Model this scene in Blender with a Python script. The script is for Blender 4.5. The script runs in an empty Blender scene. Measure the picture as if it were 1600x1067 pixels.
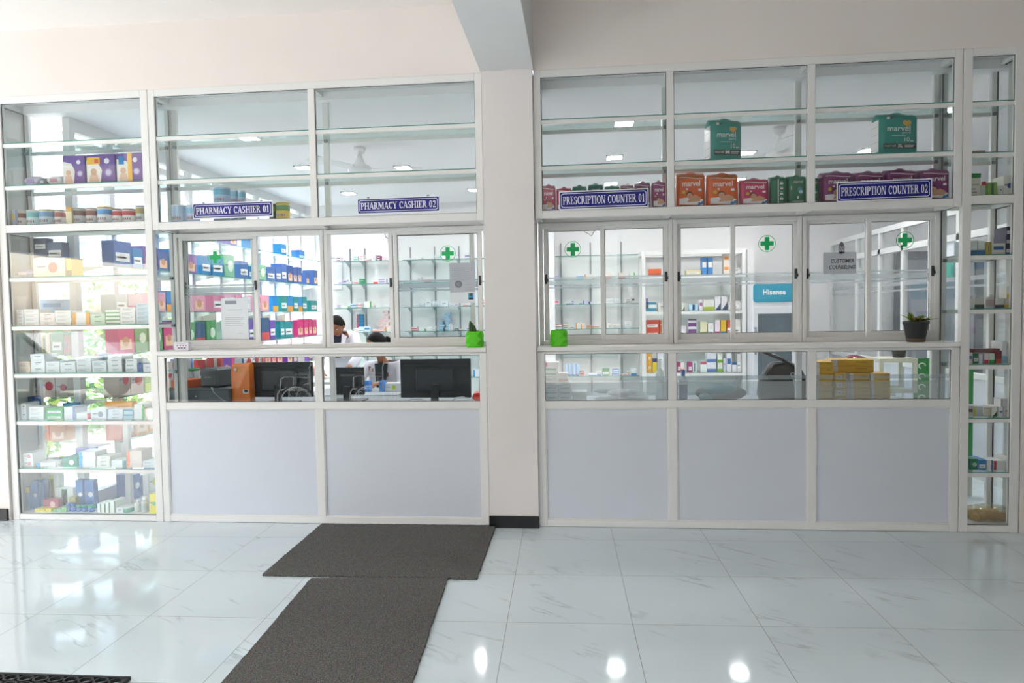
import bpy, math, random
from mathutils import Vector, Matrix
PI = math.pi
rnd = random.Random(7)
col = bpy.context.scene.collection
SC = bpy.context.scene

# ------------------------------------------------------------------ camera
CAM = Vector((-0.0194, -4.6823, 1.4966))
CR = Vector((0.99543616, 0.09394349, -0.01677736))
CU = Vector((0.01255785, 0.04532779, 0.99889323))
CF = Vector((-0.0946, 0.99454513, -0.04394119))
FPX = 1067.478
cam_d = bpy.data.cameras.new('camera'); cam = bpy.data.objects.new('camera', cam_d); col.objects.link(cam)
cam_d.sensor_width = 36.0; cam_d.lens = FPX / 1600 * 36.0; cam_d.clip_start = 0.05; cam_d.clip_end = 300
m = Matrix.Identity(4)
for i in range(3):
    m[i][0] = CR[i]; m[i][1] = CU[i]; m[i][2] = -CF[i]; m[i][3] = CAM[i]
cam.matrix_world = m
SC.camera = cam

def at(x, y, Y=None, X=None, Z=None):
    """measured point of the photograph on a known plane of the place"""
    d = CF + CR * ((x - 800) / FPX) - CU * ((y - 533.5) / FPX)
    t = (Y - CAM.y) / d.y if Y is not None else ((Z - CAM.z) / d.z if Z is not None else (X - CAM.x) / d.x)
    return CAM + d * t

# ------------------------------------------------------------------ light and exposure
SC.view_settings.view_transform = 'Standard'
try: SC.view_settings.look = 'None'
except Exception: pass
SC.view_settings.gamma = 1.0
SC.view_settings.use_curve_mapping = False
SC.view_settings.exposure = 0.84
SC.cycles.transparent_max_bounces = 32
SC.cycles.max_bounces = 8
SC.cycles.diffuse_bounces = 5
SC.cycles.glossy_bounces = 4
SC.cycles.caustics_reflective = False
SC.cycles.caustics_refractive = False
SC.cycles.sample_clamp_indirect = 6.0

world = bpy.data.worlds.new('sky'); SC.world = world; world.use_nodes = True
nt = world.node_tree; nt.nodes.clear()
sky = nt.nodes.new('ShaderNodeTexSky'); sky.sky_type = 'NISHITA'; sky.sun_disc = False
sky.sun_elevation = math.radians(48); sky.sun_rotation = math.radians(215); sky.air_density = 1.4; sky.dust_density = 3.0
hs = nt.nodes.new('ShaderNodeHueSaturation'); hs.inputs['Saturation'].default_value = 0.62
bg = nt.nodes.new('ShaderNodeBackground'); bg.inputs['Strength'].default_value = 0.50
wo = nt.nodes.new('ShaderNodeOutputWorld')
nt.links.new(sky.outputs[0], hs.inputs['Color']); nt.links.new(hs.outputs[0], bg.inputs[0]); nt.links.new(bg.outputs[0], wo.inputs[0])
sun_d = bpy.data.lights.new('sun', 'SUN'); sun = bpy.data.objects.new('sun', sun_d); col.objects.link(sun)
sun_d.energy = 9.0; sun_d.angle = math.radians(1.2); sun_d.color = (1.0, 0.95, 0.88)
sun.rotation_euler = (Vector((0.75, 0.25, -1.15))).to_track_quat('-Z', 'Y').to_euler()
sun.location = (-12, -6, 12)

# ------------------------------------------------------------------ materials
def lin(c):
    if isinstance(c, str):
        c = c.lstrip('#'); c = [int(c[i:i+2], 16) / 255 for i in (0, 2, 4)]
        return tuple(v / 12.92 if v <= 0.04045 else ((v + 0.055) / 1.055) ** 2.4 for v in c) + (1.0,)
    return tuple(c) + (1.0,)
MATS = {}
def node_mat(name):
    mt = bpy.data.materials.new(name); mt.use_nodes = True
    n = mt.node_tree; n.nodes.clear()
    out = n.nodes.new('ShaderNodeOutputMaterial'); bs = n.nodes.new('ShaderNodeBsdfPrincipled')
    n.links.new(bs.outputs[0], out.inputs[0])
    return mt, n, bs, out
def M(c, rough=0.45, metal=0.0, spec=0.5, var=0.06, scale=30.0, bump=0.0):
    """procedural paint, plastic, card or metal: a base colour broken up by fine noise"""
    key = (c, rough, metal, spec, var, scale, bump)
    if key in MATS: return MATS[key]
    mt, n, bs, out = node_mat('surface_' + str(c).lstrip('#'))
    tc = n.nodes.new('ShaderNodeTexCoord'); nz = n.nodes.new('ShaderNodeTexNoise'); nz.inputs['Scale'].default_value = scale
    nz.inputs['Detail'].default_value = 3
    n.links.new(tc.outputs['Object'], nz.inputs['Vector'])
    mp = n.nodes.new('ShaderNodeMapRange'); mp.inputs['To Min'].default_value = 1 - var; mp.inputs['To Max'].default_value = 1 + var * 0.4
    n.links.new(nz.outputs['Fac'], mp.inputs['Value'])
    mx = n.nodes.new('ShaderNodeVectorMath'); mx.operation = 'SCALE'
    mx.inputs[0].default_value = lin(c)[:3]
    n.links.new(mp.outputs[0], mx.inputs['Scale']); n.links.new(mx.outputs[0], bs.inputs['Base Color'])
    bs.inputs['Roughness'].default_value = rough; bs.inputs['Metallic'].default_value = metal
    bs.inputs['Specular IOR Level'].default_value = spec
    if bump:
        b = n.nodes.new('ShaderNodeBump'); b.inputs['Strength'].default_value = bump; b.inputs['Distance'].default_value = 0.01
        n.links.new(nz.outputs['Fac'], b.inputs['Height']); n.links.new(b.outputs[0], bs.inputs['Normal'])
    MATS[key] = mt
    return mt
def glass_mat(name, tint, refl=1.0, ior=1.6, haze=0.0):
    """clear pane: transparent body with a mirror coat by Fresnel (outer faces), plus a little dust"""
    mt = bpy.data.materials.new(name); mt.use_nodes = True; n = mt.node_tree; n.nodes.clear()
    out = n.nodes.new('ShaderNodeOutputMaterial'); tr = n.nodes.new('ShaderNodeBsdfTransparent'); gl = n.nodes.new('ShaderNodeBsdfGlossy')
    tr.inputs[0].default_value = lin(tint); gl.inputs['Roughness'].default_value = 0.0
    fr = n.nodes.new('ShaderNodeFresnel'); fr.inputs[0].default_value = ior
    geo = n.nodes.new('ShaderNodeNewGeometry'); inv = n.nodes.new('ShaderNodeMath'); inv.operation = 'SUBTRACT'; inv.inputs[0].default_value = refl
    n.links.new(geo.outputs['Backfacing'], inv.inputs[1])
    mu = n.nodes.new('ShaderNodeMath'); mu.operation = 'MULTIPLY'; mu.use_clamp = True
    n.links.new(inv.outputs[0], mu.inputs[0]); n.links.new(fr.outputs[0], mu.inputs[1])
    mix = n.nodes.new('ShaderNodeMixShader'); n.links.new(mu.outputs[0], mix.inputs[0]); n.links.new(tr.outputs[0], mix.inputs[1]); n.links.new(gl.outputs[0], mix.inputs[2])
    if haze:
        df = n.nodes.new('ShaderNodeBsdfTranslucent'); df2 = n.nodes.new('ShaderNodeBsdfDiffuse'); a = n.nodes.new('ShaderNodeMixShader'); a.inputs[0].default_value = 0.5
        n.links.new(df.outputs[0], a.inputs[1]); n.links.new(df2.outputs[0], a.inputs[2])
        m2 = n.nodes.new('ShaderNodeMixShader')
        nz = n.nodes.new('ShaderNodeTexNoise'); nz.inputs['Scale'].default_value = 3
        mp = n.nodes.new('ShaderNodeMapRange'); mp.inputs['To Min'].default_value = haze * 0.75; mp.inputs['To Max'].default_value = haze * 1.15
        n.links.new(nz.outputs['Fac'], mp.inputs['Value']); n.links.new(mp.outputs[0], m2.inputs[0])
        n.links.new(mix.outputs[0], m2.inputs[1]); n.links.new(a.outputs[0], m2.inputs[2]); mix = m2
    n.links.new(mix.outputs[0], out.inputs[0])
    return mt
def emit_mat(name, c, s):
    mt = bpy.data.materials.new(name); mt.use_nodes = True; n = mt.node_tree; n.nodes.clear()
    out = n.nodes.new('ShaderNodeOutputMaterial'); e = n.nodes.new('ShaderNodeEmission'); e.inputs[0].default_value = lin(c); e.inputs[1].default_value = s
    n.links.new(e.outputs[0], out.inputs[0]); return mt

ALU = M('#e6e4e2', 0.32, spec=0.45, var=0.03, scale=8)
ALU2 = M('#dcdcdc', 0.4, spec=0.4, var=0.03, scale=8)
GASKET = M('#3a3a3c', 0.6)
CLIP = M('#7d8084', 0.35, metal=0.6)
PANEL = M('#d4d8e1', 0.35, spec=0.35, var=0.02, scale=5)
WALLM = M('#e9e1dc', 0.85, spec=0.2, var=0.05, scale=2.5, bump=0.05)
INWALL = M('#f0edee', 0.8, spec=0.2, var=0.03, scale=2)
CEILIN = M('#efecee', 0.75, spec=0.25, var=0.03, scale=2)
CEILOUT = M('#ece5e0', 0.85, spec=0.2, var=0.04, scale=2)
PLINTH = M('#111214', 0.35, var=0.3, scale=18)
GLASS = glass_mat('pane_glass', '#fafcfc', 1.0, 1.9)
GLASS_SH = glass_mat('shelf_glass', '#eef8f5', 1.0, 1.45)
GLASS_EDGE = M('#4f8f86', 0.15, spec=0.7)
FROST = glass_mat('frosted_film', '#eef3f6', 0.4, 1.3, haze=0.38)
FROST2 = glass_mat('frosted_film_dense', '#e8edf0', 0.5, 1.3, haze=0.22)
BLACKP = M('#1c1e20', 0.35, var=0.15); DARKG = M('#3d4347', 0.4, var=0.1); WHITE = M('#eeeeee', 0.4, var=0.02)
CHROME = M('#c8ccd0', 0.15, metal=1.0, var=0.02)

# ------------------------------------------------------------------ mesh building
class MB:
    def __init__(s): s.v = []; s.f = []; s.fm = []; s.sm = []; s.m = []
    def mi(s, mat):
        if mat not in s.m: s.m.append(mat)
        return s.m.index(mat)
    def add(s, vs, fs, mat, smooth=False):
        o = len(s.v); s.v += [tuple(v) for v in vs]; k = s.mi(mat)
        for f in fs: s.f.append([o + i for i in f]); s.fm.append(k); s.sm.append(smooth)
        return s
    def box(s, x0, x1, y0, y1, z0, z1, mat, ch=0.0):
        if x0 > x1: x0, x1 = x1, x0
        if y0 > y1: y0, y1 = y1, y0
        if z0 > z1: z0, z1 = z1, z0
        if ch <= 0:
            v = [(x0,y0,z0),(x1,y0,z0),(x1,y1,z0),(x0,y1,z0),(x0,y0,z1),(x1,y0,z1),(x1,y1,z1),(x0,y1,z1)]
            f = [(0,3,2,1),(4,5,6,7),(0,1,5,4),(1,2,6,5),(2,3,7,6),(3,0,4,7)]
            return s.add(v, f, mat)
        c = min(ch, (x1-x0)*.45, (y1-y0)*.45, (z1-z0)*.45); v = []
        X = (x0, x1); Y = (y0, y1); Z = (z0, z1); sg = (1, -1); ix = {}
        for a in (0,1):
            for b in (0,1):
                for d in (0,1):
                    for k in range(3):
                        p = [X[a] + c*sg[a], Y[b] + c*sg[b], Z[d] + c*sg[d]]
                        p[k] = (X[a], Y[b], Z[d])[k]
                        ix[(a,b,d,k)] = len(v); v.append(tuple(p))
        f = []
        def q(*k): f.append([ix[j] for j in k])
        for a in (0,1):
            r = [(a,0,0,0),(a,1,0,0),(a,1,1,0),(a,0,1,0)]; q(*(r if a else r[::-1]))
            r = [(0,a,0,1),(1,a,0,1),(1,a,1,1),(0,a,1,1)]; q(*(r[::-1] if a else r))
            r = [(0,0,a,2),(1,0,a,2),(1,1,a,2),(0,1,a,2)]; q(*(r if a else r[::-1]))
        for a in (0,1):
            for b in (0,1):
                q((a,b,0,0),(a,b,1,0),(a,b,1,1),(a,b,0,1)); q((a,0,b,0),(a,1,b,0),(a,1,b,2),(a,0,b,2)); q((0,a,b,1),(1,a,b,1),(1,a,b,2),(0,a,b,2))
        for a in (0,1):
            for b in (0,1):
                for d in (0,1): q((a,b,d,0),(a,b,d,1),(a,b,d,2))
        return s.add(v, f, mat)
    def obox(s, c, ax, ay, az, mat):
        """oriented box: centre and three half axes"""
        c, ax, ay, az = map(Vector, (c, ax, ay, az)); v = []
        for k in range(8):
            v.append(c + ax*(1 if k & 1 else -1) + ay*(1 if k & 2 else -1) + az*(1 if k & 4 else -1))
        return s.add(v, [(0,2,3,1),(4,5,7,6),(0,1,5,4),(1,3,7,5),(3,2,6,7),(2,0,4,6)], mat)
    def lathe(s, prof, mat, c=(0,0,0), n=20, smooth=True, sx=1, sy=1, cap=True):
        v = []; f = []
        for r, z in prof:
            for i in range(n):
                a = 2*PI*i/n; v.append((c[0]+r*math.cos(a)*sx, c[1]+r*math.sin(a)*sy, c[2]+z))
        for j in range(len(prof)-1):
            for i in range(n):
                k = (i+1) % n; f.append((j*n+i, j*n+k, (j+1)*n+k, (j+1)*n+i))
        if cap:
            f.append(tuple(range(n))[::-1]); f.append(tuple((len(prof)-1)*n + i for i in range(n)))
        return s.add(v, f, mat, smooth)
    def tube(s, pts, r, mat, n=8, closed=False):
        pts = [Vector(p) for p in pts]; N = len(pts); v = []; f = []
        up = Vector((0.13, 0.31, 0.94))
        for i, p in enumerate(pts):
            a = pts[(i-1) % N] if (closed or i > 0) else p; b = pts[(i+1) % N] if (closed or i < N-1) else p
            t = (b-a).normalized(); x = t.cross(up)
            if x.length < 1e-3: x = t.cross(Vector((1,0,0)))
            x.normalize(); y = t.cross(x); up = -y if y.dot(up) < 0 else y
            up = (x.cross(t)).normalized()
            rr = r[i] if isinstance(r, (list, tuple)) else r
            for k in range(n):
                q = 2*PI*k/n; v.append(p + x*math.cos(q)*rr + up*math.sin(q)*rr)
        for i in range(N if closed else N-1):
            j = (i+1) % N
            for k in range(n):
                l = (k+1) % n; f.append((i*n+k, i*n+l, j*n+l, j*n+k))
        if not closed: f.append(tuple(range(n))[::-1]); f.append(tuple((N-1)*n+k for k in range(n)))
        return s.add(v, f, mat, True)
    def ball(s, c, r, mat, nu=16, nv=10):
        if not isinstance(r, (tuple, list)): r = (r, r, r)
        prof = []; v = []; f = []
        for j in range(nv+1):
            t = PI*j/nv
            for i in range(nu):
                a = 2*PI*i/nu; v.append((c[0]+r[0]*math.sin(t)*math.cos(a), c[1]+r[1]*math.sin(t)*math.sin(a), c[2]-r[2]*math.cos(t)))
        for j in range(nv):
            for i in range(nu):
                k = (i+1) % nu; f.append((j*nu+i, j*nu+k, (j+1)*nu+k, (j+1)*nu+i))
        return s.add(v, f, mat, True)
    def poly(s, pts, y, mat, th=0.0006):
        """flat outline in the XZ plane facing -Y, with a real thickness"""
        n = len(pts); A = sum(pts[i][0]*pts[(i+1)%n][1]-pts[(i+1)%n][0]*pts[i][1] for i in range(n))
        if A < 0: pts = pts[::-1]
        v = [(p[0], y, p[1]) for p in pts] + [(p[0], y+th, p[1]) for p in pts]
        f = [tuple(range(n)), tuple(range(2*n-1, n-1, -1))] + [((i+1) % n, i, n+i, n+(i+1) % n) for i in range(n)]
        return s.add(v, f, mat)
    def rect(s, x0, x1, z0, z1, y, mat, th=0.0006): return s.box(x0, x1, y, y+th, z0, z1, mat)
    def disc(s, cx, cz, r, y, mat, n=20, rz=None, th=0.0006):
        rz = rz or r
        return s.poly([(cx+r*math.cos(2*PI*i/n), cz+rz*math.sin(2*PI*i/n)) for i in range(n)], y, mat, th)
    def text(s, txt, x0, x1, z0, z1, y, mat, th=0.0006, bold=0.0, shear=0.0):
        g = text_geo(txt, bold, shear)
        if not g: return s
        vs, fs, (a, b, c, d) = g
        sx = (x1-x0)/max(1e-6, b-a); sz = (z1-z0)/max(1e-6, d-c)
        return s.add([(x0+(v[0]-a)*sx, y-v[2]*th*0, z0+(v[1]-c)*sz) for v in vs], fs, mat)
    def xform(s, mat4):
        s.v = [tuple(mat4 @ Vector(v)) for v in s.v]; return s
    def build(s, name, parent=None, label=None, bevel=0.0):
        me = bpy.data.meshes.new(name); me.from_pydata(s.v, [], s.f)
        for mt in s.m: me.materials.append(mt)
        me.polygons.foreach_set('material_index', s.fm); me.polygons.foreach_set('use_smooth', s.sm); me.update()
        o = bpy.data.objects.new(name, me); col.objects.link(o)
        if parent is not None: o.parent = parent
        if label: o['label'] = label
        if bevel:
            b = o.modifiers.new('bevel', 'BEVEL'); b.width = bevel; b.segments = 1; b.limit_method = 'ANGLE'
        return o
TXT = {}
def text_geo(txt, bold=0.0, shear=0.0):
    k = (txt, bold, shear)
    if k in TXT: return TXT[k]
    cu = bpy.data.curves.new('lettering', 'FONT'); cu.body = txt; cu.size = 1; cu.offset = bold; cu.shear = shear; cu.resolution_u = 3
    ob = bpy.data.objects.new('lettering', cu)
    me = bpy.data.meshes.new_from_object(ob)
    vs = [tuple(v.co) for v in me.vertices]; fs = [tuple(p.vertices) for p in me.polygons]
    bpy.data.objects.remove(ob); bpy.data.meshes.remove(me); bpy.data.curves.remove(cu)
    if not vs: TXT[k] = None; return None
    xs = [v[0] for v in vs]; ys = [v[1] for v in vs]
    TXT[k] = (vs, fs, (min(xs), max(xs), min(ys), max(ys))); return TXT[k]

def tag(o, label, cat, group=None, kind=None):
    o['label'] = label; o['category'] = cat
    if group: o['group'] = group
    if kind: o['kind'] = kind
    return o
def thing(name, loc, label, cat, group=None, rz=0.0):
    o = bpy.data.objects.new(name, None); o.empty_display_size = 0.05; col.objects.link(o); o.location = loc; o.rotation_euler = (0, 0, rz)
    return tag(o, label, cat, group)
def struct(o): o['kind'] = 'structure'; return o
ORD = ['', 'first', 'second', 'third', 'fourth', 'fifth', 'sixth', 'seventh', 'eighth', 'ninth', 'tenth', 'eleventh', 'twelfth', 'thirteenth', 'fourteenth', 'fifteenth', 'sixteenth', 'seventeenth', 'eighteenth', 'nineteenth', 'twentieth', 'twenty-first', 'twenty-second', 'twenty-third', 'twenty-fourth', 'twenty-fifth', 'twenty-sixth', 'twenty-seventh', 'twenty-eighth']

# ================================================================== THE SETTING
TH = 0.0214; OX, OY = -0.4033, -0.2594          # tile grid of the hall floor, turned a little against the front
def floor_material():
    mt, n, bs, out = node_mat('polished_marble_tile'); L = n.links.new
    tc = n.nodes.new('ShaderNodeTexCoord')
    def math_(op, a, b=None, clamp=False):
        k = n.nodes.new('ShaderNodeMath'); k.operation = op; k.use_clamp = clamp
        for i, q in enumerate((a, b)):
            if q is None: continue
            if isinstance(q, (int, float)): k.inputs[i].default_value = q
            else: L(q, k.inputs[i])
        return k.outputs[0]
    sep = n.nodes.new('ShaderNodeSeparateXYZ'); L(tc.outputs['Object'], sep.inputs[0])
    u = math_('DIVIDE', sep.outputs[0], 0.6); v = math_('DIVIDE', sep.outputs[1], 0.6)
    fu = math_('FRACT', u); fv = math_('FRACT', v)
    du = math_('MINIMUM', fu, math_('SUBTRACT', 1.0, fu)); dv = math_('MINIMUM', fv, math_('SUBTRACT', 1.0, fv))
    g = math_('LESS_THAN', math_('MINIMUM', du, dv), 0.0026)
    cu_, cv_ = math_('FLOOR', u), math_('FLOOR', v)
    cmb = n.nodes.new('ShaderNodeCombineXYZ'); L(cu_, cmb.inputs[0]); L(cv_, cmb.inputs[1])
    wn = n.nodes.new('ShaderNodeTexWhiteNoise'); wn.noise_dimensions = '2D'; L(cmb.outputs[0], wn.inputs['Vector'])
    off = n.nodes.new('ShaderNodeVectorMath'); off.operation = 'SCALE'; off.inputs['Scale'].default_value = 7.0; L(wn.outputs['Color'], off.inputs[0])
    ad = n.nodes.new('ShaderNodeVectorMath'); ad.operation = 'ADD'; L(tc.outputs['Object'], ad.inputs[0]); L(off.outputs[0], ad.inputs[1])
    mr = n.nodes.new('ShaderNodeMapping'); mr.inputs['Rotation'].default_value = (0, 0, math.radians(33)); L(ad.outputs[0], mr.inputs[0])
    mp = n.nodes.new('ShaderNodeMapping'); mp.inputs['Scale'].default_value = (0.8, 5.0, 1)
    L(mr.outputs[0], mp.inputs[0])
    nz = n.nodes.new('ShaderNodeTexNoise'); nz.inputs['Scale'].default_value = 1.5; nz.inputs['Detail'].default_value = 6; nz.inputs['Distortion'].default_value = 0.35
    L(mp.outputs[0], nz.inputs['Vector'])
    ridge = math_('ABSOLUTE', math_('SUBTRACT', nz.outputs['Fac'], 0.5))
    vein = n.nodes.new('ShaderNodeMapRange'); vein.inputs['From Min'].default_value = 0.0; vein.inputs['From Max'].default_value = 0.022
    vein.inputs['To Min'].default_value = 1.0; vein.inputs['To Max'].default_value = 0.0; L(ridge, vein.inputs['Value'])
    nz2 = n.nodes.new('ShaderNodeTexNoise'); nz2.inputs['Scale'].default_value = 3.2; L(ad.outputs[0], nz2.inputs['Vector'])
    mask = n.nodes.new('ShaderNodeMapRange'); mask.inputs['From Min'].default_value = 0.5; mask.inputs['From Max'].default_value = 0.68; L(nz2.outputs['Fac'], mask.inputs['Value'])
    vf = math_('MULTIPLY', math_('MULTIPLY', vein.outputs[0], mask.outputs[0]), 0.5)
    cloud = n.nodes.new('ShaderNodeTexNoise'); cloud.inputs['Scale'].default_value = 2.0; L(ad.outputs[0], cloud.inputs['Vector'])
    c0 = n.nodes.new('ShaderNodeMix'); c0.data_type = 'RGBA'; L(cloud.outputs['Fac'], c0.inputs[0]); c0.inputs[6].default_value = lin('#c9d4d9'); c0.inputs[7].default_value = lin('#d7e1e5')
    c1 = n.nodes.new('ShaderNodeMix'); c1.data_type = 'RGBA'; L(vf, c1.inputs[0]); L(c0.outputs[2], c1.inputs[6]); c1.inputs[7].default_value = lin('#8b8f90')
    c2 = n.nodes.new('ShaderNodeMix'); c2.data_type = 'RGBA'; L(g, c2.inputs[0]); L(c1.outputs[2], c2.inputs[6]); c2.inputs[7].default_value = lin('#83857f')
    L(c2.outputs[2], bs.inputs['Base Color'])
    L(math_('ADD', math_('MULTIPLY', g, 0.5), 0.07), bs.inputs['Roughness'])
    bs.inputs['Specular IOR Level'].default_value = 0.55
    return mt
FLOOR = floor_material()
fb = MB(); fb.box(-9.5, 9.5, -5.4, 6.4, -0.2, 0.0, FLOOR)
fl = fb.build('floor'); struct(fl)
fl.rotation_euler = (0, 0, TH); fl.location = (math.cos(TH)*OX - math.sin(TH)*OY, math.sin(TH)*OX + math.cos(TH)*OY, 0)

FX0, FX1 = -4.246, 2.83           # ends of the glazed front
CL, CR_ = -0.643, -0.293          # column
HZ = 3.585                        # hall ceiling
w = MB(); w.box(-7.0, CL, 0.0, 0.18, 3.12, HZ, WALLM); w.box(CR_, 6.5, 0.0, 0.18, 3.12, HZ, WALLM); struct(w.build('wall_back'))
w = MB(); w.box(-7.0, FX0-0.002, -0.02, 0.30, 0.0, 3.12, WALLM); struct(w.build('wall_left'))
w = MB(); w.box(FX1+0.004, 6.5, 0.0, 0.18, 0.0, 3.12, WALLM); struct(w.build('wall_right'))
w = MB(); w.box(-7.0, 6.5, -5.6, 0.18, HZ, HZ+0.15, CEILOUT); struct(w.build('ceiling'))
# the column with its beam running out over the hall
w = MB(); w.box(CL+0.004, CR_-0.004, -0.03, 0.32, 0.0, 3.12, M('#e6e0de', 0.8, spec=0.2, var=0.05, scale=3, bump=0.08)); struct(w.build('wall_column'))
w = MB(); w.box(CL-0.004, CR_+0.004, -5.6, -0.0005, 3.12, HZ, M('#dedddd', 0.8, spec=0.2, var=0.07, scale=4, bump=0.1)); struct(w.build('ceiling_beam'))
pl = MB(); pl.box(CL+0.002, CR_-0.002, -0.045, -0.028, 0.0, 0.083, PLINTH, ch=0.003); struct(pl.build('baseboard_column'))
pl = MB(); pl.box(-7.0, FX0-0.012, -0.035, -0.02, 0.0, 0.09, PLINTH, ch=0.003); struct(pl.build('baseboard_left'))
# right side of the hall and its rear corner on the right; left and rear open to the street below added headers
w = MB(); w.box(6.3, 6.5, -5.6, 0.0, 0.0, HZ, WALLM); struct(w.build('wall_hall_right'))
w = MB(); w.box(-7.2, 0.6, -5.6, -5.45, 2.35, HZ, WALLM); struct(w.build('shade_header_rear'))  # unseen header, added to narrow the rear opening and cut the hall's daylight
w = MB(); w.box(-7.2, -7.0, -5.6, 0.18, 2.35, HZ, WALLM); struct(w.build('shade_header_left'))  # unseen header, added to let less light in from the left
w = MB(); w.box(0.6, 6.5, -5.6, -5.4, 0.0, HZ, WALLM); struct(w.build('wall_hall_rear'))  # unseen wall, widened to darken the right of the hall
# the street outside
w = MB(); w.box(-40, 30, -40, 40, -0.35, -0.2, M('#b9b6ae', 0.9, spec=0.2, var=0.2, scale=0.8)); struct(w.build('ground'))

# ---- inner room
BY = 4.9; LX = -3.92; RX = 3.40; IC = 3.05
w = MB(); w.box(LX-0.25, 6.5, BY, BY+0.2, 0.0, IC+0.2, INWALL); struct(w.build('wall_inner_back'))
w = MB(); w.box(LX-0.25, 6.5, 0.19, BY+0.2, IC, IC+0.07, CEILIN); struct(w.build('ceiling_inner'))
w = MB(); w.box(6.3, 6.5, 0.19, BY, 0.0, IC, M('#b7bcc6', 0.8, var=0.04, scale=2)); struct(w.build('wall_inner_right'))
w = MB(); w.box(-0.62, -0.31, 4.60, BY, 0.0, IC, INWALL); struct(w.build('wall_inner_pier'))

# glazed wall on the left of the inner room (runs away from us)
lp = MB()
lp.box(LX-0.03, LX+0.03, 0.305, BY, 0.0, 0.10, ALU2); lp.box(LX-0.03, LX+0.03, 0.305, BY, IC-0.10, IC, ALU2); lp.box(LX-0.025, LX+0.025, 0.305, BY, 2.84, 2.90, ALU2)
LPOSTS = [0.33, 0.77, 1.37, 1.96, 2.50, 3.03, 3.43, 3.84, 4.28, 4.72]
for y in LPOSTS: lp.box(LX-0.03, LX+0.03, y-0.03, y+0.03, 0.10, IC-0.10, ALU2)
win1 = struct(lp.build('window_1', bevel=0.002))
g = MB(); g.box(LX-0.012, LX-0.006, 0.31, BY, 0.10, 2.84, GLASS); g.build('pane', win1)
g = MB(); g.box(LX-0.012, LX-0.006, 0.31, BY, 2.90, 2.95, GLASS); g.build('pane', win1)

# glazed partition on the right of the inner room
pp = MB()
for z0, z1 in ((0.0, 0.08), (0.85, 0.90), (2.064, 2.126), (2.30, 2.36)): pp.box(RX-0.025, RX+0.025, 0.32, BY, z0, z1, ALU2)
for y in (0.34, 0.80, 1.30, 1.80, 2.29, 2.85, 3.40, 4.03, 4.87): pp.box(RX-0.025, RX+0.025, y-0.028, y+0.028, 0.08, 2.30, ALU2)
win2 = struct(pp.build('window_2', bevel=0.002))
g = MB(); g.box(RX-0.003, RX+0.003, 0.36, BY-0.01, 0.90, 2.064, GLASS); g.build('pane', win2)
g = MB(); g.box(RX-0.003, RX+0.003, 0.36, BY-0.01, 2.126, 2.30, GLASS); g.build('pane', win2)
g = MB(); g.box(RX-0.004, RX+0.004, 0.36, BY-0.01, 0.08, 0.85, PANEL); g.build('lower_panel', win2)
for z0, z1 in ((1.70, 1.74), (1.64, 1.66)):
    g = MB(); g.box(RX-0.0045, RX-0.0035, 0.36, BY-0.01, z0, z1, FROST); g.build('frosted_band', win2)
# door frames and a second room behind the partition
w = MB()
for x, y0, y1 in ((6.2, 1.2, 2.2), (6.2, 3.0, 4.0)):
    w.box(x-0.05, x+0.1, y0, y0+0.1, 0, 2.2, M('#6f757c', 0.5)); w.box(x-0.05, x+0.1, y1, y1+0.1, 0, 2.2, M('#6f757c', 0.5)); w.box(x-0.05, x+0.1, y0, y1+0.1, 2.2, 2.3, M('#6f757c', 0.5))
    w.box(x, x+0.1, y0+0.1, y1, 0, 2.2, M('#9aa1aa', 0.5))
struct(w.build('door_1'))
w = MB(); w.box(4.2, 4.3, BY-0.06, BY, 0, 2.1, M('#737980', 0.5)); w.box(5.2, 5.3, BY-0.06, BY, 0, 2.1, M('#737980', 0.5)); w.box(4.2, 5.3, BY-0.06, BY, 2.1, 2.2, M('#737980', 0.5)); w.box(4.3, 5.2, BY-0.03, BY, 0, 2.1, M('#a5abb4', 0.5))
struct(w.build('door_2'))

# ================================================================== ALUMINIUM AND GLASS FRONT
D = 0.30
ZT0, ZT1, ZM0, ZM1 = 3.07, 3.12, 2.125, 2.178
def shelf_set(parent, x0, x1, zs, posts, y0=0.012, y1=D-0.006):
    for z in zs:
        s = MB(); s.box(x0+0.003, x1-0.003, y0, y1, z-0.006, z, GLASS_SH)
        s.box(x0+0.003, x1-0.003, y0-0.001, y0+0.0005, z-0.006, z, GLASS_EDGE)
        sh = s.build('glass_shelf', parent)
        r = MB(); r.box(x0+0.001, x1-0.001, 0.010, 0.030, z-0.034, z-0.0065, ALU, ch=0.002); r.build('shelf_rail', parent)
        r = MB(); r.box(x0+0.001, x1-0.001, D-0.024, D-0.004, z-0.034, z-0.0065, ALU, ch=0.002); r.build('shelf_rail', parent)
        for p in posts:
            c = MB(); c.box(p-0.012, p+0.012, D-0.045, D-0.026, z-0.030, z-0.008, CLIP, ch=0.002); c.build('shelf_clip', parent)
def pane(parent, x0, x1, z0, z1, y=0.014, name='glass_pane', th=0.005):
    g = MB(); g.box(x0+0.001, x1-0.001, y, y+th, z0+0.001, z1-0.001, GLASS); g.build(name, parent)
    k = MB(); t = 0.0035; yy = y-0.002                       # black rubber seal round the pane
    k.box(x0, x1, yy, yy+0.002, z1-t, z1, GASKET); k.box(x0, x1, yy, yy+0.002, z0, z0+t, GASKET)
    k.box(x0, x0+t, yy, yy+0.002, z0+t, z1-t, GASKET); k.box(x1-t, x1, yy, yy+0.002, z0+t, z1-t, GASKET)
    k.build('rubber_seal', parent)
def stile(mb, x0, x1, z0, z1, y0=0.0, y1=0.04): mb.box(x0, x1, y0, y1, z0, z1, ALU, ch=0.0025)

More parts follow.
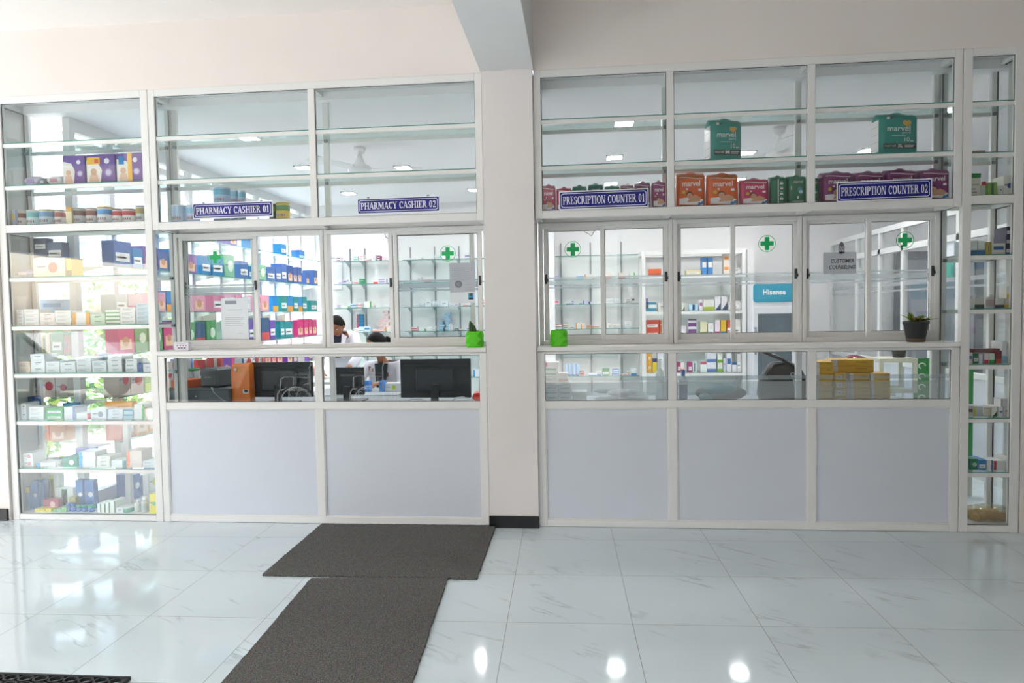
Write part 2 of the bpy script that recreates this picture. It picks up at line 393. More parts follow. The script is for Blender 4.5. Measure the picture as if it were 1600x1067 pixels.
def tall_cabinet(x0, x1, label, zs, side):
    t = thing('display_cabinet', ((x0+x1)/2, 0.15, 0.0), label, 'cabinet')
    off = Vector((-(x0+x1)/2, -0.15, 0)); before = set(bpy.data.objects)
    f = MB(); a, b = x0+0.002, x1-0.002; sw = 0.055
    stile(f, a, a+sw, 0, ZT1); stile(f, b-sw, b, 0, ZT1)
    f.box(a+sw, b-sw, 0, 0.04, ZT0, ZT1, ALU, ch=0.0025); f.box(a+sw, b-sw, 0, 0.04, ZM0+0.01, ZM1+0.012, ALU, ch=0.0025); f.box(a+sw, b-sw, 0, 0.04, 0.002, 0.045, ALU, ch=0.0025)
    for p in (a, b-0.045):
        f.box(p, p+0.045, D-0.03, D, 0, ZT1, ALU, ch=0.0025)
        for z0, z1 in ((ZT0-0.0, ZT1), (ZM0+0.01, ZM1+0.012), (0.002, 0.045)): f.box(p+0.005, p+0.04, 0.04, D-0.03, z0, z1, ALU, ch=0.0025)
    for z0, z1 in ((ZT0, ZT1), (ZM0+0.01, ZM1+0.012), (0.002, 0.045)): f.box(a+0.045, b-0.045, D-0.03, D, z0, z1, ALU, ch=0.0025)
    f.build('frame', t)
    bd = MB(); bd.box(a+0.04, b-0.04, 0.04, D-0.03, 0.03, 0.045, WHITE); bd.build('bottom_board', t)
    bd = MB(); bd.box(a+0.04, b-0.04, 0.04, D-0.03, ZT1-0.012, ZT1-0.002, ALU2); bd.build('top_board', t)
    bd = MB(); bd.box(a+0.04, b-0.04, 0.04, D-0.03, ZM0+0.03, ZM0+0.04, GLASS_SH); bd.build('middle_board', t)
    pane(t, a+sw, b-sw, ZM1+0.012, ZT0); pane(t, a+sw, b-sw, 0.045, ZM0+0.01)
    for p in (a+0.006, b-0.012):
        for z0, z1 in ((0.045, ZM0+0.01), (ZM1+0.012, ZT0)):
            g = MB(); g.box(p, p+0.005, 0.04, D-0.03, z0, z1, GLASS); g.build('side_glass', t)
            k = MB(); q = D-0.034; k.box(p-0.001, p+0.006, q, q+0.004, z0, z1, GASKET); k.box(p-0.001, p+0.006, 0.04, q, z1-0.004, z1, GASKET); k.build('rubber_seal', t)
    shelf_set(t, a+0.012, b-0.012, zs, (a+0.03, b-0.03))
    fix(t, before)
    return t
def fix(t, before):
    """parts were modelled in place; hang them under their thing"""
    off = -Vector(t.location)
    for o in set(bpy.data.objects) - before:
        if o.parent == t and o != t: o.location = Vector(o.location) + off

LXS = [1.81, 1.451, 1.098, 0.745, 0.386]
tall_cabinet(FX0, -3.051, 'tall white framed glass display cabinet full of medicine cartons at the left end', [2.79, 2.482] + LXS, -1)
tall_cabinet(2.458, FX1, 'narrow tall white framed glass display cabinet at the right end of the front', [2.79, 2.466, 1.813, 1.464, 1.103, 0.753, 0.396], 1)

def upper_case(x0, x1, mull, label):
    t = thing('upper_display_case', ((x0+x1)/2, 0.15, ZM0), label, 'display case'); before = set(bpy.data.objects)
    f = MB(); a, b = x0+0.002, x1-0.002; sw = 0.048; mw = 0.024
    stile(f, a, a+sw, ZM0, ZT1); stile(f, b-sw, b, ZM0, ZT1)
    xs = [a+sw] + mull + [b-sw]
    f.box(a+sw, b-sw, 0, 0.04, ZT0, ZT1, ALU, ch=0.0025); f.box(a+sw, b-sw, 0, 0.04, ZM0, ZM1, ALU, ch=0.0025)
    for m_ in mull: f.box(m_-mw, m_+mw, 0, 0.04, ZM1, ZT0, ALU, ch=0.0025)
    f.box(a, b, D-0.03, D, ZT0-0.015, ZT1, ALU, ch=0.0025); f.box(a, b, D-0.03, D, ZM0, ZM1, ALU, ch=0.0025)
    for p in [a+0.022] + mull + [b-0.022]:
        f.box(p-0.022, p+0.022, D-0.03, D, ZM1, ZT0-0.015, ALU, ch=0.0025)
        f.box(p-0.018, p+0.018, 0.04, D-0.03, ZT0, ZT1-0.004, ALU, ch=0.0025); f.box(p-0.018, p+0.018, 0.04, D-0.03, ZM0+0.004, ZM1-0.01, ALU, ch=0.0025)
    f.build('frame', t)
    bd = MB(); bd.box(a+0.01, b-0.01, 0.04, D-0.03, ZM1-0.012, ZM1-0.004, ALU2); bd.build('bottom_board', t)
    bd = MB(); bd.box(a+0.01, b-0.01, 0.04, D-0.03, ZT1-0.012, ZT1-0.002, ALU2); bd.build('top_board', t)
    ed = [a+sw] + [v for m_ in mull for v in (m_-mw, m_+mw)] + [b-sw]
    for i in range(0, len(ed), 2): pane(t, ed[i], ed[i+1], ZM1, ZT0)
    for p in (a+0.004, b-0.009):
        g = MB(); g.box(p, p+0.005, 0.04, D-0.03, ZM1, ZT0, GLASS); g.build('side_glass', t)
    seg = [a+0.01] + mull + [b-0.01]
    shelf_set(t, a+0.01, b-0.01, (2.793, 2.484), [a+0.03]+mull+[b-0.03])
    fix(t, before); return t
upper_case(-3.051, CL, [-1.845], 'long white framed glass case with two bays above the cashier windows')
upper_case(CR_, 2.458, [0.617, 1.523], 'long white framed glass case with three bays of nappy packs above the prescription windows')

def counter(x0, x1, mull, label, frost):
    t = thing('service_counter', ((x0+x1)/2, 0.15, 0.0), label, 'counter'); before = set(bpy.data.objects)
    a, b = x0+0.002, x1-0.002; sw = 0.05; mw = 0.028
    f = MB(); stile(f, a, a+sw, 0, 1.216); stile(f, b-sw, b, 0, 1.216)
    f.box(a+sw, b-sw, 0, 0.04, 0.825, 0.877, ALU, ch=0.0025); f.box(a+sw, b-sw, 0, 0.04, 0.002, 0.05, ALU, ch=0.0025); f.box(a+sw, b-sw, 0, 0.04, 1.200, 1.216, ALU)
    for m_ in mull: f.box(m_-mw, m_+mw, 0, 0.04, 0.05, 0.825, ALU, ch=0.0025); f.box(m_-mw, m_+mw, 0, 0.04, 0.877, 1.2, ALU, ch=0.0025)
    for p in [a+0.022] + mull + [b-0.022]: f.box(p-0.02, p+0.02, D-0.03, D, 0, 1.216, ALU, ch=0.0025)
    f.build('frame', t)
    s = MB(); s.box(a-0.0, b+0.0, -0.012, D+0.01, 1.218, 1.249, ALU, ch=0.003); s.build('counter_top', t)
    ed = [a+sw] + [v for m_ in mull for v in (m_-mw, m_+mw)] + [b-sw]
    for i in range(0, len(ed), 2):
        p0, p1 = ed[i], ed[i+1]
        pane(t, p0, p1, 0.877, 1.2)
        q = MB(); q.box(p0, p1, 0.012, 0.018, 0.05, 0.825, PANEL); q.build('front_panel', t)
        q = MB(); tt = 0.007
        for bx in ((p0, p1, 0.05, 0.05+tt), (p0, p1, 0.825-tt, 0.825), (p0, p0+tt, 0.05+tt, 0.825-tt), (p1-tt, p1, 0.05+tt, 0.825-tt)):
            q.box(bx[0], bx[1], 0.004, 0.012, bx[2], bx[3], ALU, ch=0.0015)
        q.build('panel_bead', t)
        if frost:
            for z0, z1 in ((0.881, 1.000), (1.013, 1.040)):
                q = MB(); q.box(p0+0.004, p1-0.004, 0.0195, 0.0205, z0, z1, FROST2); q.build('frosted_band', t)
    fix(t, before); return t
counter(-3.051, CL, [-1.849], 'white panelled service counter under the cashier windows', False)
counter(CR_, 2.458, [0.62, 1.530], 'white panelled service counter with frosted glass strips under the prescription windows', True)

# ---- sliding windows, set back on the counter top
WZ0, WZ1 = 1.250, 2.122
WY = 0.24
def sliding_window(x0, x1, label, sashes, bands=(1.680, 1.716)):
    """x0,x1 outer frame; sashes: (x0, x1, track)"""
    t = thing('sliding_window', ((x0+x1)/2, WY+0.04, WZ0), label, 'sliding window', 'sliding windows of the pharmacy'); before = set(bpy.data.objects)
    f = MB(); fw = 0.028
    f.box(x0, x0+fw, WY, WY+0.085, WZ0, WZ1, ALU, ch=0.002); f.box(x1-fw, x1, WY, WY+0.085, WZ0, WZ1, ALU, ch=0.002)
    f.box(x0+fw, x1-fw, WY, WY+0.085, WZ0, WZ0+0.030, ALU, ch=0.002); f.box(x0+fw, x1-fw, WY, WY+0.085, WZ1-0.030, WZ1, ALU, ch=0.002)
    f.build('outer_frame', t)
    for (s0, s1, tr) in sashes:
        y = WY + (0.010 if tr == 0 else 0.046); z0, z1 = WZ0+0.020, WZ1-0.022; sw = 0.030
        q = MB(); q.box(s0, s0+sw, y, y+0.028, z0, z1, ALU, ch=0.002); q.box(s1-sw, s1, y, y+0.028, z0, z1, ALU, ch=0.002)
        q.box(s0+sw, s1-sw, y, y+0.028, z0, z0+0.048, ALU, ch=0.002); q.box(s0+sw, s1-sw, y, y+0.028, z1-0.030, z1, ALU, ch=0.002)
        sh = q.build('sash', t)
        g = MB(); a, b, c, d = s0+sw, s1-sw, z0+0.048, z1-0.030
        g.box(a, b, y+0.012, y+0.017, c, d, GLASS); g.build('glass_pane', sh)
        k = MB(); tt = 0.003
        k.box(a, b, y+0.010, y+0.012, d-tt, d, GASKET); k.box(a, b, y+0.010, y+0.012, c, c+tt, GASKET); k.box(a, a+tt, y+0.010, y+0.012, c, d, GASKET); k.box(b-tt, b, y+0.010, y+0.012, c, d, GASKET)
        k.build('rubber_seal', sh)
        if bands:
            zb0, zb1 = bands
            for u0, u1 in ((zb0, zb1), (zb1+0.008, zb1+0.022), (zb0-0.022, zb0-0.008)):
                k = MB(); k.box(a, b, y+0.018, y+0.0188, u0, u1, FROST); k.build('frosted_band', sh)
        lx = s0+sw*0.5 if tr else s1-sw*0.5
        k = MB(); k.box(lx-0.008, lx+0.008, y-0.012, y, 1.69, 1.76, GASKET, ch=0.003); k.box(lx-0.004, lx+0.014, y-0.018, y-0.012, 1.705, 1.725, GASKET, ch=0.002); k.build('latch', sh)
    fix(t, before); return t
sliding_window(-3.045, -1.878, 'sliding window with a printed notice, left sash shut and right half open', [(-3.010, -2.395, 0), (-3.000, -2.43, 1)])
sliding_window(-1.874, -0.655, 'sliding window beside the column with its left half open onto two seated staff', [(-1.352, -0.70, 0), (-1.40, -0.76, 1)])
sliding_window(-0.285, 0.660, 'sliding window right of the column, green pot before it', [(-0.250, 0.192, 1), (0.155, 0.628, 0)])
sliding_window(0.664, 1.540, 'middle sliding window of the three prescription windows, fridge seen through it', [(0.692, 1.100, 1), (1.062, 1.515, 0)])
sliding_window(1.544, 2.445, 'rightmost sliding window with the customer counseling notice', [(1.575, 2.012, 1), (1.975, 2.418, 0)])

# ---- ceiling lamps of the inner room
LED = emit_mat('led_diffuser', '#fffdfa', 115.0)
LIGHTS = [(at(a, b, Z=3.04).x, at(a, b, Z=3.04).y, w_) for a, b, w_ in [(388, 215, 'nearest the left glass wall'), (475, 262, 'beside the left fan, nearer the glass wall'), (630, 262, 'right of the left fan'), (744, 266, 'just left of the column'), (975, 193, 'right of the column, front one'), (960, 246, 'right of the column, rear one'), (1166, 239, 'just right of the size M pack'), (1356, 235, 'just left of the size XL pack'), (1484, 171, 'at the far right above the narrow cabinet')]]
LIGHTS += [(-1.28, 3.95, 'back row, left one'), (0.42, 3.85, 'back row, middle one'), (1.94, 3.85, 'back row, right one'), (5.0, 1.5, 'in the side room, front'), (5.0, 3.4, 'in the side room, rear'), (-2.9, 3.9, 'back row near the left glass wall')]
for x, y, where in LIGHTS:
    t = thing('ceiling_light', (x, y, IC), 'square LED panel in the inner ceiling, ' + where, 'ceiling light', 'LED panels of the pharmacy ceiling')
    f = MB(); r = 0.085
    for bx in ((-r, r, -r, -r+0.012), (-r, r, r-0.012, r), (-r, -r+0.012, -r, r), (r-0.012, r, -r, r)): f.box(bx[0], bx[1], bx[2], bx[3], -0.016, -0.001, WHITE)
    f.build('frame', t)
    f = MB(); f.box(-r+0.012, r-0.012, -r+0.012, r-0.012, -0.012, -0.003, LED); f.build('diffuser', t)

def fan(x, y, z, label, a0):
    t = thing('ceiling_fan', (x, y, IC), label, 'ceiling fan', 'ceiling fans')
    h = z - IC
    m_ = MB(); m_.lathe([(0.012, 0), (0.055, -0.004), (0.045, -0.05), (0.014, -0.07)][::-1], WHITE, n=20); m_.build('canopy', t)
    m_ = MB(); m_.lathe([(0.011, h+0.05), (0.011, -0.06)], WHITE, n=10); m_.build('rod', t)
    m_ = MB(); m_.lathe([(0.03, h-0.055), (0.095, h-0.045), (0.115, h-0.015), (0.10, h+0.015), (0.05, h+0.04), (0.03, h+0.09), (0.018, h+0.12)], WHITE, n=28); m_.build('motor', t)
    for k in range(3):
        a = a0 + k*2*PI/3; c, s_ = math.cos(a), math.sin(a); b = MB()
        pr = [(0.10, 0.030), (0.18, 0.05), (0.40, 0.066), (0.60, 0.06), (0.62, 0.045)]
        vs = []; 
        for r_, w_ in pr:
            for sg, dz in ((1, 0.012), (-1, -0.012)):
                for th in (0.0, 0.004):
                    vs.append((r_*c - sg*w_*s_, r_*s_ + sg*w_*c, h-0.01+dz+th))
        fs = []
        for j in range(len(pr)-1):
            o = 4*j; q = o+4; fs += [(o, o+2, q+2, q), (o+1, q+1, q+3, o+3), (o, q, q+1, o+1), (o+2, o+3, q+3, q+2)]
        fs += [(0, 1, 3, 2), (16, 18, 19, 17)]
        b.add(vs, fs, WHITE); b.build('blade', t)
fan(-2.02, 1.62, 2.86, 'white three blade ceiling fan seen above the cashier windows', 0.05)
fan(1.75, 1.50, 2.83, 'white three blade ceiling fan seen above the prescription windows', 0.35)

# ================================================================== SIGNS AND NOTICES
NAVY = M('#15187e', 0.3, var=0.02); INK = M('#2a2c33', 0.6); GREYINK = M('#8d939c', 0.6, var=0.02); PAPER = M('#dfe3e8', 0.7, var=0.02)
SIGNW = M('#ececf2', 0.35, var=0.02)
# serif capitals drawn as strokes: (kind, ...) in a cell 0..w x 0..1
def serif_text(mb, txt, x0, x1, z0, z1, y, mat):
    T_, t_, s_, sh = 0.19, 0.085, 0.10, 0.07      # thick, thin, serif reach, serif height
    def V(x, a=0.0, b=1.0, w=T_, top=True, bot=True):
        o = [[(x, a), (x+w, a), (x+w, b), (x, b)]]
        if top: o.append([(x-s_, b-sh), (x+w+s_, b-sh), (x+w+s_, b), (x-s_, b)])
        if bot: o.append([(x-s_, a), (x+w+s_, a), (x+w+s_, a+sh), (x-s_, a+sh)])
        return o
    def H(xa, xb, z, w=t_): return [[(xa, z), (xb, z), (xb, z+w), (xa, z+w)]]
    def Dg(xa, za, xb, zb, w): return [[(xa, za), (xa+w, za), (xb+w, zb), (xb, zb)]]
    def A(cx, cz, rx, rz, a0, a1, wt=T_, wn=t_, n=14):
        o = []; pr = []
        for i in range(n+1):
            a = math.radians(a0+(a1-a0)*i/n); k = abs(math.cos(a)); w = wn+(wt-wn)*k
            pr.append(((cx+rx*math.cos(a), cz+rz*math.sin(a)), (cx+(rx-w)*math.cos(a), cz+(rz-w)*math.sin(a))))
        for i in range(n): o.append([pr[i][0], pr[i+1][0], pr[i+1][1], pr[i][1]])
        return o
    G = {
     'P': (0.72, V(0.1)+H(0.2, 0.42, 0.915)+H(0.2, 0.42, 0.45)+A(0.42, 0.725, 0.27, 0.275, -90, 90)),
     'H': (0.95, V(0.1)+V(0.66)+H(0.25, 0.7, 0.47)),
     'A': (0.86, Dg(0.06, 0, 0.38, 1, t_)+Dg(0.62, 0, 0.33, 1, T_)+H(0.2, 0.68, 0.27)+H(-0.03, 0.26, 0, sh)+H(0.54, 0.9, 0, sh)),
     'R': (0.84, V(0.1)+H(0.2, 0.4, 0.915)+H(0.2, 0.4, 0.47)+A(0.4, 0.735, 0.27, 0.265, -90, 90)+Dg(0.62, 0, 0.36, 0.5, T_)+H(0.6, 0.9, 0, sh)),
     'M': (1.12, V(0.1, w=0.1)+V(0.84, w=T_)+Dg(0.48, 0.1, 0.13, 1, T_)+Dg(0.52, 0.1, 0.84, 1, t_)),
     'C': (0.80, A(0.45, 0.5, 0.40, 0.51, 45, 315)+H(0.68, 0.76, 0.68, 0.3)),
     'Y': (0.80, V(0.33, 0, 0.5, top=False)+Dg(0.33, 0.45, 0.04, 1, T_)+Dg(0.42, 0.45, 0.68, 1, t_)+H(-0.04, 0.3, 0.93, sh)+H(0.55, 0.85, 0.93, sh)),
     'S': (0.66, A(0.33, 0.73, 0.25, 0.28, 30, 250, T_*0.85)+A(0.33, 0.27, 0.27, 0.29, -150, 80, T_*0.85)+H(0.53, 0.58, 0.7, 0.27)+H(0.06, 0.11, 0.03, 0.27)),
     'I': (0.42, V(0.12)),
     'E': (0.72, V(0.1, top=False, bot=False)+H(0.0, 0.64, 0.915)+H(0.0, 0.66, 0)+H(0.2, 0.5, 0.47)+H(0.58, 0.64, 0.74, 0.26)+H(0.6, 0.66, 0, 0.26)+H(0.46, 0.52, 0.38, 0.26)),
     'T': (0.78, V(0.29, top=False)+H(0.03, 0.75, 0.915)+H(0.03, 0.1, 0.72, 0.28)+H(0.68, 0.75, 0.72, 0.28)),
     'O': (0.90, A(0.45, 0.5, 0.40, 0.51, 0, 360, n=22)),
     'U': (0.86, V(0.1, 0.3, 1, bot=False)+V(0.63, 0.3, 1, w=t_, bot=False)+A(0.41, 0.33, 0.31, 0.34, 180, 360)),
     'N': (0.92, V(0.1, w=t_)+V(0.72, w=t_, bot=False)+Dg(0.62, 0, 0.1, 1, T_)),
     '0': (0.70, A(0.33, 0.5, 0.29, 0.51, 0, 360, n=20)),
     '1': (0.56, V(0.2, top=False)+Dg(0.06, 0.74, 0.2, 1, 0.1)),
     '2': (0.66, A(0.3, 0.70, 0.26, 0.31, -30, 170)+Dg(0.04, 0.06, 0.40, 0.56, 0.13)+H(0.04, 0.6, 0, 0.13)+H(0.55, 0.6, 0, 0.24)),
     ' ': (0.42, []),
    }
    W = sum(G[c][0] for c in txt); sx = (x1-x0)/W; sz = z1-z0; cx = 0
    for c in txt:
        wd, pl_ = G[c]
        for p in pl_: mb.poly([(x0+(cx+a)*sx, z0+b*sz) for a, b in p], y, mat, 0.0005)
        cx += wd
def rrect(cx, cz, hx, hz, r, n=5):
    o = []
    for k, (sx, sz) in enumerate(((1, 1), (-1, 1), (-1, -1), (1, -1))):
        for i in range(n+1):
            a = PI/2*k + PI/2*i/n; o.append((cx+sx*(hx-r)+r*math.cos(a), cz+sz*(hz-r)+r*math.sin(a)))
    return o
def name_sign(txt, px0, px1, py0, py1, label, ang):
    a = at((px0+px1)/2, (py0+py1)/2, Y=-0.012); x0 = at(px0, (py0+py1)/2, Y=-0.012).x; x1 = at(px1, (py0+py1)/2, Y=-0.012).x
    hz = (at(px0, py0, Y=-0.012).z - at(px0, py1, Y=-0.012).z)/2; hx = (x1-x0)/2
    t = thing('counter_sign', (a.x, -0.012, a.z), label, 'sign', 'blue name signs on the glass front')
    b = MB(); b.box(-hx, hx, 0, 0.004, -hz, hz, SIGNW, ch=0.001); b.poly(rrect(0, 0, hx-0.007, hz-0.008, 0.004), -0.0006, NAVY)
    b.poly(rrect(0, 0, hx-0.015, hz-0.016, 0.014), -0.0012, SIGNW); b.poly(rrect(0, 0, hx-0.019, hz-0.020, 0.012), -0.0018, NAVY)
    b.build('board', t)
    l = MB(); serif_text(l, txt, -hx+0.026, hx-0.026, -hz*0.42, hz*0.42, -0.0024, SIGNW); l.build('lettering', t)
    for q in (-0.72, 0.72):
        h = MB(); h.box(q*hx-0.008, q*hx+0.008, -0.002, 0.003, hz-0.003, hz+0.006, CLIP); h.build('hook', t)
    t.rotation_euler = (0, -ang, 0)
name_sign('PHARMACY CASHIER 01', 300.5, 426, 315.5, 340.5, 'navy sign reading PHARMACY CASHIER 01 with white border', 0.004)
name_sign('PHARMACY CASHIER 02', 557.5, 687, 307.5, 333, 'navy sign reading PHARMACY CASHIER 02 with white border', 0.004)
name_sign('PRESCRIPTION COUNTER 01', 873, 1013, 296.5, 326, 'navy sign reading PRESCRIPTION COUNTER 01 with white border', 0.006)
name_sign('PRESCRIPTION COUNTER 02', 1307, 1456, 281.5, 313, 'navy sign reading PRESCRIPTION COUNTER 02 with white border', 0.008)

GREEN = M('#19b866', 0.4, var=0.02)
def cross_sticker(px, py, Y, label):
    c = at(px, py, Y=Y); r = 0.059
    o = MB(); n = 36; k = 0.0045
    for i in range(n):
        a, b = 2*PI*i/n, 2*PI*(i+1)/n
        o.poly([(r*math.cos(a), r*math.sin(a)), (r*math.cos(b), r*math.sin(b)), ((r-k)*math.cos(b), (r-k)*math.sin(b)), ((r-k)*math.cos(a), (r-k)*math.sin(a))], 0, GREEN, 0.0004)
    o.box(-0.045, 0.045, 0, 0.0004, -0.016, 0.016, GREEN); o.box(-0.016, 0.016, 0, 0.0004, 0.016, 0.046, GREEN); o.box(-0.016, 0.016, 0, 0.0004, -0.046, -0.016, GREEN)
    ob = o.build('cross_sticker'); ob.location = c; tag(ob, label, 'sticker', 'green cross stickers on the sliding windows')
yA, yB = WY+0.0213, WY+0.0573
cross_sticker(336, 402, yA, 'green cross in a ring on the window with the white printed notice')
cross_sticker(699.5, 396, yA, 'green cross in a ring on the window left of the column')
cross_sticker(895, 389.5, yB, 'green cross in a ring on the window right of the column')
cross_sticker(1198.5, 380.5, yB-0.036, 'green cross in a ring above the fridge sign')
cross_sticker(1414, 375, yA, 'green cross in a ring above the black potted plant')

def paper(px0, px1, py0, py1, Y, name, label, draw, mat=PAPER, cat='notice'):
    a = at(px0, py0, Y=Y); b = at(px1, py1, Y=Y); o = MB(); o.box(a.x, b.x, Y, Y+0.0008, b.z, a.z, mat)
    draw(o, a.x, b.x, b.z, a.z, Y-0.0003)
    o.xform(Matrix.Translation((-(a.x+b.x)/2, -Y, -b.z))); ob = o.build(name); ob.location = ((a.x+b.x)/2, Y, b.z); return tag(ob, label, cat)
def lines(o, x0, x1, zs, y, mat=GREYINK, h=0.0022):
    for z, a, b in zs: o.rect(x0+(x1-x0)*a, x0+(x1-x0)*b, z, z+h, y, mat, 0.0002)
def d1(o, x0, x1, z0, z1, y):
    H_ = z1-z0; o.rect(x0+0.03, x1-0.09, z1-0.045, z1-0.02, y, GREYINK, 0.0002)
    lines(o, x0, x1, [(z1-0.09, 0.25, 0.8)] + [(z1-0.15-0.014*i, 0.12, 0.85-0.06*(i % 3)) for i in range(5)] + [(z1-0.27, 0.6, 0.78)], y)
paper(345, 389, 466, 530, yA, 'notice', 'white printed notice taped inside the leftmost sliding window', d1)
def d2(o, x0, x1, z0, z1, y):
    g = M('#b6bac2', 0.7, var=0.02); zc = z0+(z1-z0)*0.27
    o.rect(x0, x1, zc, z1, y, g, 0.0003)
    lines(o, x0, x1, [(z1-0.04-0.014*i, 0.1, 0.92-0.05*(i % 4)) for i in range(7)], y-0.0003)
    o.disc(x0+0.065, z1-0.155, 0.026, y-0.0004, M('#6b6f78', 0.6)); o.disc(x0+0.065, z1-0.155, 0.018, y-0.0006, M('#868a93', 0.6))
    lines(o, x0, x1, [(z1-0.16-0.02*i, 0.62, 0.9) for i in range(3)], y-0.0003)
    o.rect(x1-0.055, x1-0.015, zc-0.055, zc-0.005, y-0.0003, M('#1fa6cf', 0.5), 0.0003)
    o.disc(x1-0.035, zc-0.024, 0.009, y-0.0008, M('#7a5236', 0.6)); o.disc(x1-0.035, zc-0.020, 0.010, y-0.0006, M('#16181c', 0.6)); o.rect(x1-0.050, x1-0.020, zc-0.055, zc-0.040, y-0.0008, M('#20304a', 0.6))
paper(702, 743.5, 411, 473, WY+.006, 'certificate', 'grey certificate with round seal and a small blue portrait photo on the window', d2)
def d3(o, x0, x1, z0, z1, y):
    for s_, a, b in (('CUSTOMER', 0.10, 0.66), ('COUNSELING', 0.08, 0.2)): pass
    w_ = x1-x0; o.text('CUSTOMER', x0+w_*0.24, x0+w_*0.93, z1-0.075, z1-0.048, y-0.0004, INK, bold=0.02, shear=0.2)
    o.text('COUNSELING', x0+w_*0.19, x0+w_*0.97, z1-0.118, z1-0.091, y-0.0004, INK, bold=0.02, shear=0.2)
paper(1286, 1338, 394.5, 427, yB-0.002, 'notice', 'grey notice reading CUSTOMER COUNSELING on the rightmost sliding window', d3, M('#c2c5cd', 0.7, var=0.02))
c = at(1315, 386, Y=yB-0.002); o = MB(); g1 = M('#6e7080', 0.5)
o.poly([(-0.018, -0.045), (0.018, -0.045), (0.020, 0.0), (0.012, 0.028), (0, 0.038), (-0.012, 0.028), (-0.020, 0.0)], 0, g1)
for sx in (-1, 1): o.disc(sx*0.0085, -0.012, 0.0065, -0.0006, WHITE, rz=0.017); o.disc(sx*0.0085, -0.012, 0.004, -0.001, g1, rz=0.012)
ob = o.build('logo_sticker'); ob.location = c; tag(ob, 'small grey arch shaped logo sticker above the customer counseling notice', 'sticker')

# ================================================================== FLOOR MATS
def coil_mat_material():
    mt, n, bs, out = node_mat('coil_mat'); L = n.links.new
    tc = n.nodes.new('ShaderNodeTexCoord'); v = n.nodes.new('ShaderNodeTexVoronoi'); v.inputs['Scale'].default_value = 130; L(tc.outputs['Object'], v.inputs['Vector'])
    nz = n.nodes.new('ShaderNodeTexNoise'); nz.inputs['Scale'].default_value = 220; nz.inputs['Detail'].default_value = 4; L(tc.outputs['Object'], nz.inputs['Vector'])
    r = n.nodes.new('ShaderNodeValToRGB'); r.color_ramp.elements[0].color = lin('#343331'); r.color_ramp.elements[1].color = lin('#a09c96'); r.color_ramp.elements[0].position = 0.33; r.color_ramp.elements[1].position = 0.72
    L(nz.outputs['Fac'], r.inputs[0])
    hs_ = n.nodes.new('ShaderNodeMix'); hs_.data_type = 'RGBA'; hs_.blend_type = 'MULTIPLY'; hs_.inputs[0].default_value = 0.35; L(r.outputs[0], hs_.inputs[6]); L(v.outputs['Color'], hs_.inputs[7])
    L(hs_.outputs[2], bs.inputs['Base Color']); bs.inputs['Roughness'].default_value = 0.8; bs.inputs['Specular IOR Level'].default_value = 0.2
    b = n.nodes.new('ShaderNodeBump'); b.inputs['Strength'].default_value = 1.0; b.inputs['Distance'].default_value = 0.012; L(nz.outputs['Fac'], b.inputs['Height']); L(b.outputs[0], bs.inputs['Normal'])
    return mt
COIL = coil_mat_material()
def coil_mat(w_, l_, loc, rz, label, z=0.0):
    rr = random.Random(int(w_*100)); o = MB(); N = 90
    def edge(a, b):
        return [(a[0]+(b[0]-a[0])*i/N + rr.uniform(-.003, .003), a[1]+(b[1]-a[1])*i/N + rr.uniform(-.003, .003)) for i in range(N)]
    P_ = edge((0, 0), (w_, 0)) + edge((w_, 0), (w_, l_)) + edge((w_, l_), (0, l_)) + edge((0, l_), (0, 0)); n = len(P_)
    o.add([(p[0], p[1], z+0.0005) for p in P_] + [(p[0], p[1], z+0.013) for p in P_], [tuple(range(n))[::-1], tuple(range(n, 2*n))] + [(i, (i+1) % n, n+(i+1) % n, n+i) for i in range(n)], COIL)
    ob = o.build('door_mat'); ob.location = loc; ob.rotation_euler = (0, 0, rz); tag(ob, label, 'mat', 'coil door mats'); return ob
coil_mat(1.245, 0.945, (-1.838, -0.972, 0), 0.006, 'grey brown coil mat lying crosswise in front of the cashier counter')
coil_mat(0.775, 2.853, (-1.372, -3.86, 0), 0.056, 'grey brown coil mat running lengthwise from the crosswise mat towards the viewer')
o = MB(); RB = M('#17181a', 0.55, var=0.2)
W_, L_ = 1.5, 0.9
for a in ((0, W_, 0, 0.012), (0, W_, L_-0.012, L_), (0, 0.012, 0, L_), (W_-0.012, W_, 0, L_)): o.box(a[0], a[1], a[2], a[3], 0.0, 0.016, RB)
ny = 18; nx = 22
for j in range(ny):
    for i in range(nx):
        cx = 0.04+i*(W_-0.08)/(nx-0.5) + (0.033 if j % 2 else 0); cy = 0.035+j*(L_-0.07)/(ny-1)
        if cx > W_-0.03: continue
        n = 8; v = []; f = []
        for k in range(n):
            a = 2*PI*k/n
            for r_, z in ((0.033, 0.001), (0.033, 0.015), (0.024, 0.015), (0.024, 0.001)): v.append((cx+r_*math.cos(a)*1.02, cy+r_*math.sin(a)*0.78, z))
        for k in range(n):
            l = (k+1) % n
            for q in range(4): w2 = (q+1) % 4; f.append((4*k+q, 4*l+q, 4*l+w2, 4*k+w2))
        o.add(v, f, RB)
ob = o.build('rubber_mat'); ob.location = (-3.37, -2.99, 0.0); ob.rotation_euler = (0, 0, 0.004); tag(ob, 'black honeycomb rubber mat at the lower left edge of the floor', 'mat')

